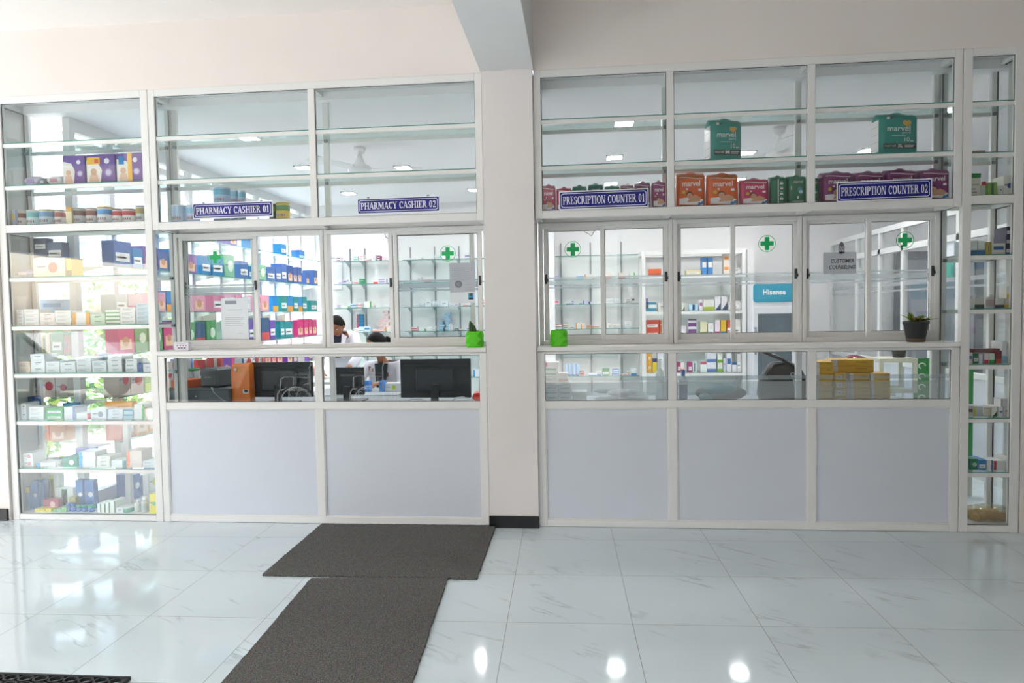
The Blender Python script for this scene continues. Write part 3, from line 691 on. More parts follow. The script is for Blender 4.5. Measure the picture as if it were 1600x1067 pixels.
# ================================================================== GOODS ON THE SHELVES
def PM(c): return M(c, 0.42, var=0.03, scale=12)
TXTC = '#7f8894'
def carton_mb(w_, d_, h_, base, acc, st, top=None):
    """folding carton, x centred, front face on y=0, bottom on z=0; printed patches follow the style code"""
    o = MB(); o.box(-w_/2, w_/2, 0, d_, 0, h_, PM(base)); y = -0.0004; a = PM(acc); t_ = PM(TXTC)
    def R(u0, u1, v0, v1, mt): o.box(-w_/2+u0*w_, -w_/2+u1*w_, y, 0.0004, v0*h_, v1*h_, mt)
    if 'p' in st: R(.30, .74, .52, .66, t_); R(.30, .55, .30, .36, t_)
    if 'l' in st: R(0.0, .22, 0, 1, a)
    if 'r' in st: R(.78, 1.0, 0, 1, a)
    if 'b' in st: R(0, 1, 0, .34, a)
    if 't' in st: R(0, 1, .74, 1, a)
    if 'm' in st: R(.12, .88, .42, .72, a)
    if 'v' in st: R(.34, .66, .08, .92, a); R(.42, .58, .2, .8, t_)
    if 'w' in st: R(.1, .9, .2, .55, PM('#f2f2f2')); R(.18, .7, .32, .4, t_)
    if 'o' in st: o.disc(w_*0.12, h_*0.5, min(w_, h_)*0.28, y, a, 14, th=0.0006); R(.1, .4, .5, .58, t_)
    if 'x' in st: o.poly([(-w_/2, 0), (w_/2, 0), (w_/2, h_*0.55), (0, h_*0.22)], y, a)
    if 'f' in st: R(.15, .85, .12, .5, PM('#f0c8a8')); o.disc(0, h_*0.42, w_*0.2, y*2, PM('#c98f6c'), 12)
    if 's' in st: R(.12, .86, .60, .68, a); R(.12, .6, .38, .44, t_); R(.12, .7, .22, .27, t_)
    return o
def can_mb(r, h_, base, band, lid, st='c'):
    o = MB(); o.lathe([(r*0.97, 0), (r, 0.003), (r, h_*0.90), (r*0.98, h_*0.92)], M(base, 0.3, spec=0.6, var=0.03), n=24)
    o.lathe([(r+0.0005, h_*0.55), (r+0.0005, h_*0.84)], M(band, 0.3, spec=0.6, var=0.03), n=24, cap=False)
    for k in range(5):
        a = math.radians(-125+k*17); x, y = (r+0.0012)*math.cos(a), (r+0.0012)*math.sin(a)
        o.obox((x, y, h_*0.3), (-math.sin(a)*r*0.09, math.cos(a)*r*0.09, 0), (math.cos(a)*.0004, math.sin(a)*.0004, 0), (0, 0, h_*0.07), PM('#b5564a' if k % 2 else TXTC))
    return o
def lid_mb(r, h_, lid):
    o = MB(); o.lathe([(r*0.98, h_*0.92), (r*1.03, h_*0.925), (r*1.03, h_*0.985), (r*0.98, h_)], M(lid, 0.3, spec=0.6), n=24); return o
PLACES = {}
def place_name(n): PLACES[n] = PLACES.get(n, 0)+1; return PLACES[n]
def carton(x, y, z, w_, d_, h_, base, acc, st, label, group, name='medicine_box', cat='box', rz=0.0):
    ob = carton_mb(w_, d_, h_, base, acc, st).build(name); ob.location = (x, y, z); ob.rotation_euler = (0, 0, rz)
    return tag(ob, label, cat, group)
def lvl(i, n):
    if n == 1: return ''
    if n == 2: return ['bottom one', 'top one'][i]
    if i == n-1: return 'topmost'
    return (['bottom', 'second up', 'third up', 'fourth up', 'fifth up', 'sixth up', 'seventh up', 'eighth up'])[i]
def stack(px0, px1, pyt, z, n, base, acc, st, desc, shelf, Y=0.06, d_=0.13, name='medicine_box', cat='box'):
    a = at(px0, 500, Y=Y); 
    pyb = 500
    # x measured at the height of the stack
    zt = None
    mid = z + 0.05
    x0 = xat(px0, mid, Y); x1 = xat(px1, mid, Y)
    lo, hi = (FX0+0.056, -3.075) if 'left cabinet' in shelf else ((2.482, FX1-0.022) if 'right cabinet' in shelf else (-9, 9))
    x0 = max(x0, lo); x1 = min(x1, hi)
    zt = at((px0+px1)/2, pyt, Y=Y).z; h_ = max(0.012, (zt-z)/n); k = place_name(shelf)
    for i in range(n):
        j = 0 if n == 1 else rnd.uniform(-.003, .003)
        lab = f'{desc}, {ORD[k]} from left' + (', ' + lvl(i, n) if n > 1 else '') + f', {shelf}'
        if len(lab.split()) > 16: lab = lab.replace(' from left', '')
        carton((x0+x1)/2+j, Y+abs(j), z+i*h_+0.0003, (x1-x0)*0.985, d_, h_-0.0006, base, acc, st, lab, f'cartons on {shelf}', name, cat)
def xat(px, z, Y):
    """world x of the column px at height z on plane Y"""
    py = 500.0
    for _ in range(3):
        p = at(px, py, Y=Y); py += (p.z - z) * FPX / (Y - CAM.y)
    return p.x

WH = '#eceef0'; OW = '#e2e0dc'
S2, S3, S4, S5 = "left cabinet's second shelf", "left cabinet's third shelf", "left cabinet's fourth shelf", "left cabinet's lowest shelf"
z2, z3, z4, z5 = 1.4515, 1.0985, 0.7455, 0.3865
for r in [
 (15,37,484,5,WH,TXTC,'p','white carton',S2), (38,61,483,4,WH,'#c9a0a8','s','white carton with pink print',S2), (62,86,489,3,'#f3e6e6','#d8b0b0','p','pinkish white carton',S2),
 (86,111,485,4,WH,'#e2c25a','s','white carton with yellow print',S2), (112,140,488,2,WH,'#f0a018','lr','white carton with orange corners',S2), (141,164,491,2,'#c9e6cf','#5fae74','p','pale green carton',S2),
 (165,187,484,4,'#e9f2ea','#2f9a52','b','white carton with green base stripe',S2), (188,211,480,4,WH,'#4a545e','s','white carton with dark lettering',S2), (213,233,473,5,'#bcd8ea','#4d86b4','s','light blue carton',S2),
 (26,47,565,2,'#eed9c4','#e0a878','s','peach carton',S3), (48,70,553,3,WH,TXTC,'p','plain white carton',S3), (72,93,565,2,WH,'#c9ccd4','s','white carton',S3), (94,118,566,2,'#e6ebee','#aab6c0','p','greyish white carton',S3),
 (119,142,558,3,WH,TXTC,'s','white carton with grey print',S3), (144,166,564,2,WH,'#3c9fd0','s','white carton with blue print',S3), (168,190,554,4,WH,'#c7b4c4','p','white carton with mauve print',S3),
 (191,214,561,3,WH,'#2b3036','lp','white carton with dark end',S3), (216,222,568,1,'#3a62a8','#ffffff','p','narrow blue carton',S3), (223,237,569,1,'#aeb9c4','#8794a0','p','grey carton',S3),
 (13,41,630,2,'#e9edf4',TXTC,'p','large white carton',S4), (45,68,636,3,WH,'#aab0bd','s','white carton with fine lines',S4), (71,97,638,2,'#2fae5e','#eafff0','w','green carton with white band',S4),
 (100,117,636,2,'#e6ebf4','#7f8fd0','r','white carton with violet edge',S4), (119,141,645,2,WH,'#d8415e','r','white carton with red end',S4), (142,166,639,1,'#e9ecf4','#9aa0ac','o','white carton with barcode',S4),
 (168,191,640,3,'#dfe6ee','#b8c4d2','p','bluish white carton',S4), (193,207,640,2,'#bcd6e0','#3a7fb0','t','blue grey carton',S4), (209,225,632,4,WH,'#46b04a','r','white carton with green edge',S4), (227,239,638,3,'#f0ebe4','#d0a080','l','cream white carton',S4),
 (24,51,708,2,'#e6eef4','#d87a9a','o','white carton with pink ring',S5), (56,87,723,2,'#e9eef4','#38a6dc','l','white carton with sky blue end',S5), (88,95,722,1,'#b9bcc2',TXTC,'p','grey carton',S5),
 (96,121,715,1,'#12907c','#f2f2ee','o','dark green carton with white flower',S5), (123,149,706,4,WH,'#17aee4','l','white carton with cyan end',S5), (151,171,713,3,'#eceee9','#b0b8ae','p','off white carton',S5),
 (174,196,719,2,'#e4ecf2','#128a96','r','white carton with teal end',S5), (197,221,704,4,'#e6d8d2','#e8895e','l','beige carton with salmon end',S5), (223,242,720,2,'#e2e9f2','#8fa8c8','s','white carton with blue wave',S5)]:
    px0, px1, pyt, n, base, acc, st, desc, sh = r
    stack(px0, px1, pyt, {S2: z2, S3: z3, S4: z4, S5: z5}[sh], n, base, acc, st, desc, sh)
# a second row standing behind
for px0, px1, pyt, z, base, acc, st, desc, sh in [
 (164, 207, 628, z4, '#e8a024', '#d07c10', 'm', 'flat orange carton lying behind the others', S4), (98, 118, 630, z4, '#3f8fc0', '#ffffff', 's', 'blue carton behind the green one', S4),
 (148, 166, 552, z3, '#8fb0c8', '#d8703a', 'l', 'grey blue carton lying on the stack behind', S3), (118, 146, 700, z5, '#2846b0', '#ffffff', 's', 'dark blue carton behind the cyan ones', S5),
 (70, 90, 716, z5, '#3f5560', '#9fb6c0', 'm', 'slate carton at the back', S5), (14, 22, 620, z4, '#2b55a0', '#ffffff', 'p', 'small navy carton at the back left', S4)]:
    stack(px0, px1, pyt, z, 1, base, acc, st, desc, sh, Y=0.196, d_=0.06)

# ---- upper shelves of the left cabinet: nappy boxes and milk powder cans
U2, U3 = "left cabinet's upper glass shelf", "left cabinet's can shelf"
def nappy_box(px0, px1, pyt, z, Y, d_, label, strip):
    x0, x1 = xat(px0, z+.08, Y), xat(px1, z+.08, Y); h_ = at((px0+px1)/2, pyt, Y=Y).z - z; w_ = x1-x0
    o = MB(); pu = M('#6a3f92', 0.35, var=0.05); o.box(-w_/2, w_/2, 0, d_, 0, h_, pu, ch=0.004)
    o.poly([(-w_/2+.004, .004), (-w_*0.02, .004), (w_*0.05, h_*.45), (-w_*.1, h_*.72), (-w_/2+.004, h_*.8)], -0.0006, PM('#ece4dc'))
    o.disc(-w_*.24, h_*.40, w_*.11, -0.0012, PM('#dcae90'), 14); o.poly([(-w_*.42, .01), (-w_*.05, .01), (-w_*.12, h_*.3), (-w_*.36, h_*.3)], -0.0012, PM('#e6bca0'))
    o.disc(w_*.22, h_*.76, w_*.09, -0.001, PM('#e9e2ee'), 14); o.disc(w_*.27, h_*.36, w_*.13, -0.001, PM('#9f86bd'), 16); o.disc(w_*.27, h_*.36, w_*.09, -0.0016, PM('#cfc4de'), 16)
    if strip == 1: o.rect(-w_*.06, w_*.11, 0, h_, -0.0022, M('#f2b41c', 0.4, var=0.02)); o.rect(-w_*.40, -w_*.2, h_*.62, h_*.9, -0.002, PM('#2f86c8'))
    if strip == 2: o.rect(-w_*.46, -w_*.02, h_*.66, h_*.9, -0.002, PM('#f0b62a')); o.rect(-w_*.2, -w_*.06, h_*.7, h_*.84, -0.0026, PM('#d8502a'))
    o.text('EXTRA 2 DIAPERS', -w_*.02, w_*.07, h_*.1, h_*.2, -0.003, PM('#f2b41c')) if False else None
    ob = o.build('nappy_box'); ob.location = ((x0+x1)/2, Y, z+.0005); tag(ob, label, 'nappy box', 'purple nappy boxes in the left cabinet'); return ob
zu = 2.4825
nappy_box(98, 133, 243, zu, 0.05, 0.16, 'purple nappy box without a yellow strip, left one of three on the upper shelf', 0)
nappy_box(135, 180, 241, zu, 0.05, 0.15, 'purple nappy box with yellow top label, middle one on the upper shelf', 2)
nappy_box(182, 223, 239, zu, 0.05, 0.15, 'purple nappy box with a vertical yellow strip, rightmost on the upper shelf', 1)
def soft_pack(px0, px1, pyt, z, Y, d_, base, acc, name, label, cat):
    x0, x1 = xat(px0, z+.02, Y), xat(px1, z+.02, Y); h_ = max(.02, at((px0+px1)/2, pyt, Y=Y).z - z); w_ = x1-x0
    o = MB(); n = 12; v = []; f = []
    for i in range(n+1):
        u = -1+2*i/n; k = (1-abs(u)**4)**.5*.9+.1
        for j in range(n):
            a = 2*PI*j/n; v.append((u*w_/2, d_/2+d_/2*math.cos(a)*(0.92+.08*k), h_/2+h_/2*k*math.sin(a)))
    for i in range(n):
        for j in range(n): q = (j+1) % n; f.append((i*n+j, (i+1)*n+j, (i+1)*n+q, i*n+q))
    f += [tuple(range(n)), tuple(n*n+j for j in range(n))[::-1]]
    o.add(v, f, M(base, 0.3, var=0.08, scale=25), True); o.box(-w_*.25, w_*.2, -.001, .004, h_*.3, h_*.62, PM(acc))
    ob = o.build(name); ob.location = ((x0+x1)/2, Y, z+.0005); return tag(ob, label, cat)
soft_pack(36, 60, 273, zu, .08, .12, '#cfc8dc', '#a890c0', 'wet_wipes', 'pale lilac flat pack at the left on the upper glass shelf', 'wipes')
soft_pack(72, 97, 273, zu, .06, .1, '#ece8ea', '#c88a96', 'wet_wipes', 'white flat wipes pack left of the purple nappy boxes', 'wipes')
soft_pack(60, 71, 277, zu, .06, .08, '#6a6f78', '#c8ccd4', 'wet_wipes', 'small grey flat pack beside the white wipes', 'wipes')
def can(px0, px1, pyt, z, base, band, lid, label, Y=0.13, group='milk powder cans'):
    x0, x1 = xat(px0, z+.06, Y), xat(px1, z+.06, Y); r = (x1-x0)/2; h_ = at((px0+px1)/2, pyt, Y=Y-r*.6).z - z
    c_ = can_mb(r*.97, h_, base, band, lid); ob = c_.build('milk_powder_can'); ob.location = ((x0+x1)/2, Y, z+.0005); tag(ob, label, 'can', group)
    lid_mb(r*.97, h_, lid).build('lid', ob); return ob
zc = ZM1+0.012+0.0005
zb = ZM0+0.0405+0.025
for r in [(25,43,329,'#e6dcd6','#8a5a48','#ded8d2','white and brown can'), (44,63,328,'#cfe2e4','#7fc0c0','#d8d4c8','pale teal can'), (64,86,327,'#c2d4de','#6f9cc0','#d8c048','blue grey can with yellow rim'),
 (87,102,328,'#e8dcda','#b06a60','#b09890','white can with reddish print'), (114,135,325,'#c9ccd0','#7d5a50','#b8b4b0','grey can with brown band'), (136,153,325,'#d6d2d2','#8d5348','#c8a890','grey can with russet band'),
 (154,176,323,'#e4e8ee','#3f9ad8','#d8a838','white can with bright blue band and gold rim'), (177,192,326,'#f0eeee','#c9444a','#4a4c50','small white can with red figures'), (193,213,326,'#f0eeee','#c03a44','#4a4c50','white can with red lettering and dark rim'), (213,227,321,'#d8dadc','#b09a58','#a8aaa0','tall grey can with gold patch')]:
    can(r[0], r[1], r[2], ZM1+0.0125, r[3], r[4], r[5], r[6] + ' in the left cabinet')
stack(9, 24, 328, ZM1+0.0125, 1, '#b8c6e0', '#e8c860', 'lm', 'blue and yellow carton', U3, Y=.06, d_=.03, name='milk_powder_box'); stack(103, 112, 323, ZM1+0.0125, 1, '#efe0b8', '#d8a040', 't', 'cream and yellow carton', U3, Y=.06, d_=.03, name='milk_powder_box')
# first shelf below: cereal boxes and packs
S1 = "left cabinet's first lower shelf"
stack(52, 102, 403, 1.8105, 1, '#efe6c6', '#c9564a', 'o', 'wide cream cereal box with red emblem', S1, Y=.07, d_=.12, name='cereal_box', cat='cereal box')
stack(104, 112, 403, 1.8105, 1, '#e0b83a', '#6b4a20', 'b', 'narrow yellow cereal box', S1, Y=.07, d_=.12, name='cereal_box', cat='cereal box')
stack(53, 74, 372, 1.8105, 3, '#46566e', '#c99c90', 'w', 'navy and pink carton', S1, Y=.2, d_=.07); stack(75, 99, 378, 1.8105, 2, '#5a6c8a', '#d8b8a0', 'w', 'slate blue carton', S1, Y=.2, d_=.07)
soft_pack(22, 50, 420, 1.8105, .08, .14, '#a9a4cc', '#e0c8d0', 'wet_wipes', 'lilac flat pack at the left end of the first lower shelf', 'wipes')
# bottom board
SB = "bottom board of the left cabinet"; z6 = 0.0455
for r in [(32,41,761,'#3f86c4','#e8c83a','t','blue box with yellow top',.10), (42,59,752,'#2f78bc','#e9eef4','o','blue toothpaste box with white shield',.12), (60,69,750,'#2a6aae','#4fa0d8','v','dark blue toothpaste box',.14),
 (70,94,738,'#e9ebe4','#c9c43a','v','tall white box with yellow stripe',.22), (87,115,762,'#e6ebe8','#1f6e58','v','white box with green stripe',.19), (119,130,750,'#2f78bc','#e9eef4','o','narrow blue toothpaste box with shield',.14), (133,147,750,'#2f6fb4','#dfe6ee','o','blue toothpaste box with portrait',.14),
 (67,91,780,'#a8506a','#e0b8c0','o','maroon carton',.12), (108,118,777,'#9a9a5a','#d8d4a0','p','small olive carton',.10)]:
    stack(r[0], r[1], r[2], z6, 1, r[3], r[4], r[5], r[6], SB, Y=r[7], d_=.05, name='medicine_box')
rows = [(54,61,795,'#efdf2a','#d8a018'), (62,69,795,'#f0e040','#7fae50'), (71,79,795,'#efdf2a','#7fae50'), (82,88,796,'#7fc490','#e9f4ea'), (89,95,795,'#86c894','#e9f4ea'), (96,103,793,'#8fcf8a','#e9f4ea'), (152,157,787,'#e9efea','#1f7a5e'), (158,164,787,'#e9efea','#1f7a5e'), (165,171,785,'#e9efea','#1f7a5e'), (172,180,783,'#e9efea','#1f7a5e')]
for a, b, t_, c1, c2 in rows: stack(a, b, t_, z6, 1, c1, c2, 'r' if c1.startswith('#e9') else 'p', {'#ef': 'small bright yellow carton', '#f0': 'small bright yellow carton', '#7f': 'small mint green carton', '#86': 'small mint green carton', '#8f': 'small light green carton', '#e9': 'narrow white carton with dark green side'}[c1[:3]], SB, Y=.055, d_=.12)
stack(181, 192, 793, z6, 1, '#e6eaf0', '#c0c8d4', 'p', 'white carton', SB, Y=.055, d_=.1); stack(234, 245, 772, z6, 1, '#ecdc3c', '#7fc08a', 'o', 'tall yellow carton with green picture', SB, Y=.055, d_=.06)
def bottle(px0, px1, pyt, z, Y, body, cap, name, label, cat, neck=.45, hcap=.22, band=None, shoulder=.72, group=None):
    x0, x1 = xat(px0, z+.03, Y), xat(px1, z+.03, Y); r = (x1-x0)/2; h_ = at((px0+px1)/2, pyt, Y=Y).z - z
    o = MB(); c0 = 1-hcap
    o.lathe([(r*.9, 0), (r, .004), (r, h_*shoulder*.95), (r*.92, h_*shoulder), (r*neck, h_*c0), (r*neck, h_*c0+.001)], M(body, 0.25, spec=.6, var=.03), n=20)
    if band: o.lathe([(r+.0006, h_*.14), (r+.0006, h_*shoulder*.8)], M(band, 0.35, var=.03), n=20, cap=False)
    ob = o.build(name); ob.location = ((x0+x1)/2, Y, z+.0005); tag(ob, label, cat, group)
    k = MB(); k.lathe([(r*neck*1.15, h_*c0), (r*neck*1.15, h_*.985), (r*neck*.95, h_)], M(cap, 0.35, var=.03), n=18); k.build('cap', ob); return ob
for i, (a, b) in enumerate(((105,111),(112,118),(120,127),(129,137),(139,148))):
    bottle(a, b, 786 if i < 2 else 789, z6, .08, '#2f74c0', ['#2f74c0', '#3580c8', '#22a088', '#22a088', '#22a88c'][i], 'ointment_jar', ['small blue jar with blue cap, leftmost on the bottom board', 'small blue jar with blue cap right beside the leftmost jar', 'blue jar with green lid, left one of the three', 'blue jar with green lid, middle one of the three', 'blue jar with green lid, right one of the three'][i], 'jar', neck=.98, hcap=.3, shoulder=.66, band='#4f88d0', group='blue jars on the bottom board')
bottle(193, 208, 791, z6, .09, '#58b898', '#dfe8e4', 'ointment_jar', 'wide green jar with white lid on the bottom board', 'jar', neck=.98, hcap=.15, shoulder=.84)
bottle(211, 221, 780, z6, .10, '#e2dcd8', '#e9ecee', 'medicine_bottle', 'white bottle with grey shoulder right of the green jar', 'bottle', band='#c9d8d0')
bottle(222, 232, 776, z6, .09, '#c4ccd0', '#eef0f2', 'medicine_bottle', 'grey white bottle with white cap left of the tall yellow carton', 'bottle', neck=.6, band='#aeb8be')

# ---- right tall cabinet
R0, R1, R2, R3, R4, R5 = ["right cabinet's %s shelf" % s for s in ('can', 'first', 'second', 'third', 'fourth', 'lowest')]
ZR = {R0: ZM1+.0125, R1: 1.8135, R2: 1.4645, R3: 1.1035, R4: .7535, R5: .3965}
for r in [
 (1508,1514,283,'#6fbf3a','#4a8a2a','p','narrow lime green carton',R0), (1515,1532,278,'#e0dcd2','#b9b4a8','s','cream carton',R0), (1544,1558,285,'#7fb04a','#3f7a3a','v','green carton',R0), (1560,1567,290,'#e0e0dc','#b0b0b0','p','narrow white carton',R0), (1568,1589,274,'#ece8e2','#3a5aa8','o','white carton with blue logo',R0),
 (1507,1514,376,'#c2cfd4','#9fb0b8','p','pale grey carton',R1), (1515,1527,376,'#e4ece8','#1f6fae','b','white carton with blue base and green top',R1), (1528,1539,376,'#e4ece8','#1f6fae','b','white carton with blue base',R1), (1540,1549,378,'#b8a22a','#e6dca8','v','yellow and brown carton',R1), (1550,1571,380,'#e0dcd4','#1f5a9c','m','white carton with blue band',R1),
 (1523,1538,464,'#d8d6d0','#2b2d30','b','white carton with black curve',R2), (1555,1569,466,'#d8d6d0','#2b2d30','b','white carton with black wave',R2), (1570,1586,466,'#d8d4c8','#e0b020','b','white carton with yellow curve',R2),
 (1506,1512,553,'#2f7f90','#d8e0e4','t','teal carton',R3), (1513,1520,551,'#e6e2dc','#2f7fc8','m','white carton with blue band',R3), (1521,1529,552,'#2f7f5a','#eaf0ea','w','green and white carton',R3), (1530,1537,553,'#e2e0e8','#6a5fa8','r','white carton with purple edge',R3), (1538,1545,552,'#e8dcd8','#c83a3a','b','white carton with red base',R3), (1546,1554,552,'#e6eae4','#2fa04a','b','white carton with green corner',R3), (1556,1565,548,'#7a1f24','#d8503a','b','dark red carton',R3), (1566,1573,533,'#e6e6ea','#7fb8d8','b','tall white and light blue carton',R3), (1574,1582,536,'#e2e4da','#8fae3a','tb','white carton with lime trim',R3),
 (1505,1510,633,'#d8dcdc','#a0a4a8','p','narrow grey white carton',R4), (1512,1521,634,'#e4e0e2','#6a4a58','m','white carton with dark square',R4), (1522,1536,635,'#d6d4dc','#d8dc2a','l','grey carton with yellow blob',R4), (1550,1558,635,'#e6e4e0','#15603a','x','white carton with green leaf',R4), (1560,1567,636,'#e4dedc','#3f7fb8','o','white carton with blue and pink dots',R4), (1568,1577,636,'#e6d8d4','#b88a8a','p','pinkish white carton',R4), (1579,1589,635,'#e4e6de','#6aa83a','o','white carton with green logo',R4),
 (1505,1513,717,'#d8d4d2','#a8a4a2','p','greyish white carton',R5), (1515,1528,717,'#14805a','#a8d8c0','o','dark green carton',R5), (1529,1541,718,'#2f7fc0','#dcebf4','w','blue carton',R5), (1542,1551,719,'#e0dee2','#3f5fa8','r','white carton with blue edge',R5), (1553,1571,720,'#e0dcdc','#c0303a','l','white carton with red end',R5), (1573,1586,714,'#e4e4de','#a8cc2a','b','white carton with lime base',R5)]:
    stack(r[0], r[1], r[2], ZR[r[7]], 1, r[3], r[4], r[5], r[6], r[7], Y=.06, d_=.12)
stack(1572, 1586, 354, ZR[R1], 3, '#2f2f52', '#7f86a8', 'w', 'navy carton', R1, Y=.06); stack(1587, 1594, 362, ZR[R1], 2, '#dcdcdc', '#a81f34', 'm', 'white carton with red arrow', R1, Y=.06, d_=.1)
for args in [(1573, 1588, 447, R2, .083, '#e0ddd4', '#e8b418', 'b', 'white carton with yellow curve standing on top'), (1564, 1577, 623, R4, .082, '#e4e2e2', '#b8b8bc', 'l', 'white carton standing on top')]:
    zt = at((args[0]+args[1])/2, (466 if args[3] == R2 else 636), Y=.06).z+.0005
    stack(args[0], args[1], args[2], zt, 1, args[5], args[6], args[7], args[8], args[3], Y=.065, d_=.08)
stack(1517, 1566, 545, at(1540, 551, Y=.08).z+.001, 1, '#6a3434', '#b08a80', 's', 'flat maroon carton lying across the others', R3, Y=.085, d_=.07)
stack(1511, 1533, 271, at(1522, 278, Y=.10).z+.001, 1, '#1f9a4a', '#0f6a30', 't', 'bright green carton standing on the cream one', R0, Y=.10, d_=.08)
bottle(1512, 1521, 461, ZR[R2], .10, '#dad8d6', '#dedcda', 'medicine_bottle', 'white bottle at the left of the second shelf of the narrow right cabinet', 'bottle', group='white bottles in the right cabinet')
bottle(1541, 1553, 458, ZR[R2], .08, '#d6d2d0', '#e4e2e0', 'medicine_bottle', 'white bottle with pale red label between two black waved cartons', 'bottle', neck=.35, band='#b9a2a0', group='white bottles in the right cabinet')
bottle(1583, 1589, 553, ZR[R3], .08, '#d8d8dc', '#c8303a', 'medicine_bottle', 'small white bottle with red cap at the right of the third shelf', 'bottle', neck=.9, hcap=.18, shoulder=.78)
bottle(1538, 1549, 636, ZR[R4], .08, '#d8d2bc', '#cfc8b2', 'ointment_jar', 'cream jar on the fourth shelf of the right cabinet', 'jar', neck=.96, hcap=.16, shoulder=.84)
bottle(1534, 1540, 284, ZR[R0], .10, '#b8c0c4', '#c83040', 'medicine_bottle', 'small grey bottle with red cap under the top shelves of the right cabinet', 'bottle', neck=.95, hcap=.24, shoulder=.74)
o = MB(); x0, x1 = xat(1508, 2.5, .1), xat(1540, 2.5, .1); o.box(-(x1-x0)/2, (x1-x0)/2, 0, .12, 0, .028, M('#a8765a', .6, var=.15), ch=.002)
ob = o.build('cardboard_tray'); ob.location = ((x0+x1)/2, .1, 2.4668); tag(ob, 'flat brown cardboard tray on the upper glass shelf of the right cabinet', 'tray')
# clear bag of buns on the bottom board
BUN = M('#c09a58', .5, var=.25, scale=14)
t = thing('snack_bag', (xat(1545, .08, .14), .14, .046), 'clear plastic bag of tan rolls lying on the bottom board of the right cabinet', 'bag')
for i in range(9):
    o = MB(); o.ball((-.11+.055*(i % 5), -.045+.075*(i//5), .034), (.031, .036, .030), BUN, 12, 8); o.build('roll', t)
o = MB(); n = 14; v = []; f = []
for j, (k, z) in enumerate(((.96, .002), (1.0, .02), (1.0, .05), (.9, .078), (.5, .092))):
    for i in range(n):
        a = 2*PI*i/n; ca, sa = math.cos(a), math.sin(a); q = (abs(ca)**4+abs(sa)**4)**-.25
        v.append((ca*q*.14*k, sa*q*.085*k, z+(.006*math.sin(5*a) if j > 1 else 0)))
for j in range(4):
    for i in range(n): f.append((j*n+i, j*n+(i+1) % n, (j+1)*n+(i+1) % n, (j+1)*n+i))
f.append(tuple(range(4*n, 5*n))); o.add(v, f, glass_mat('clear_film', '#f0ead8', 1.0, 1.5, haze=.16), True); o.build('plastic_wrap', t)

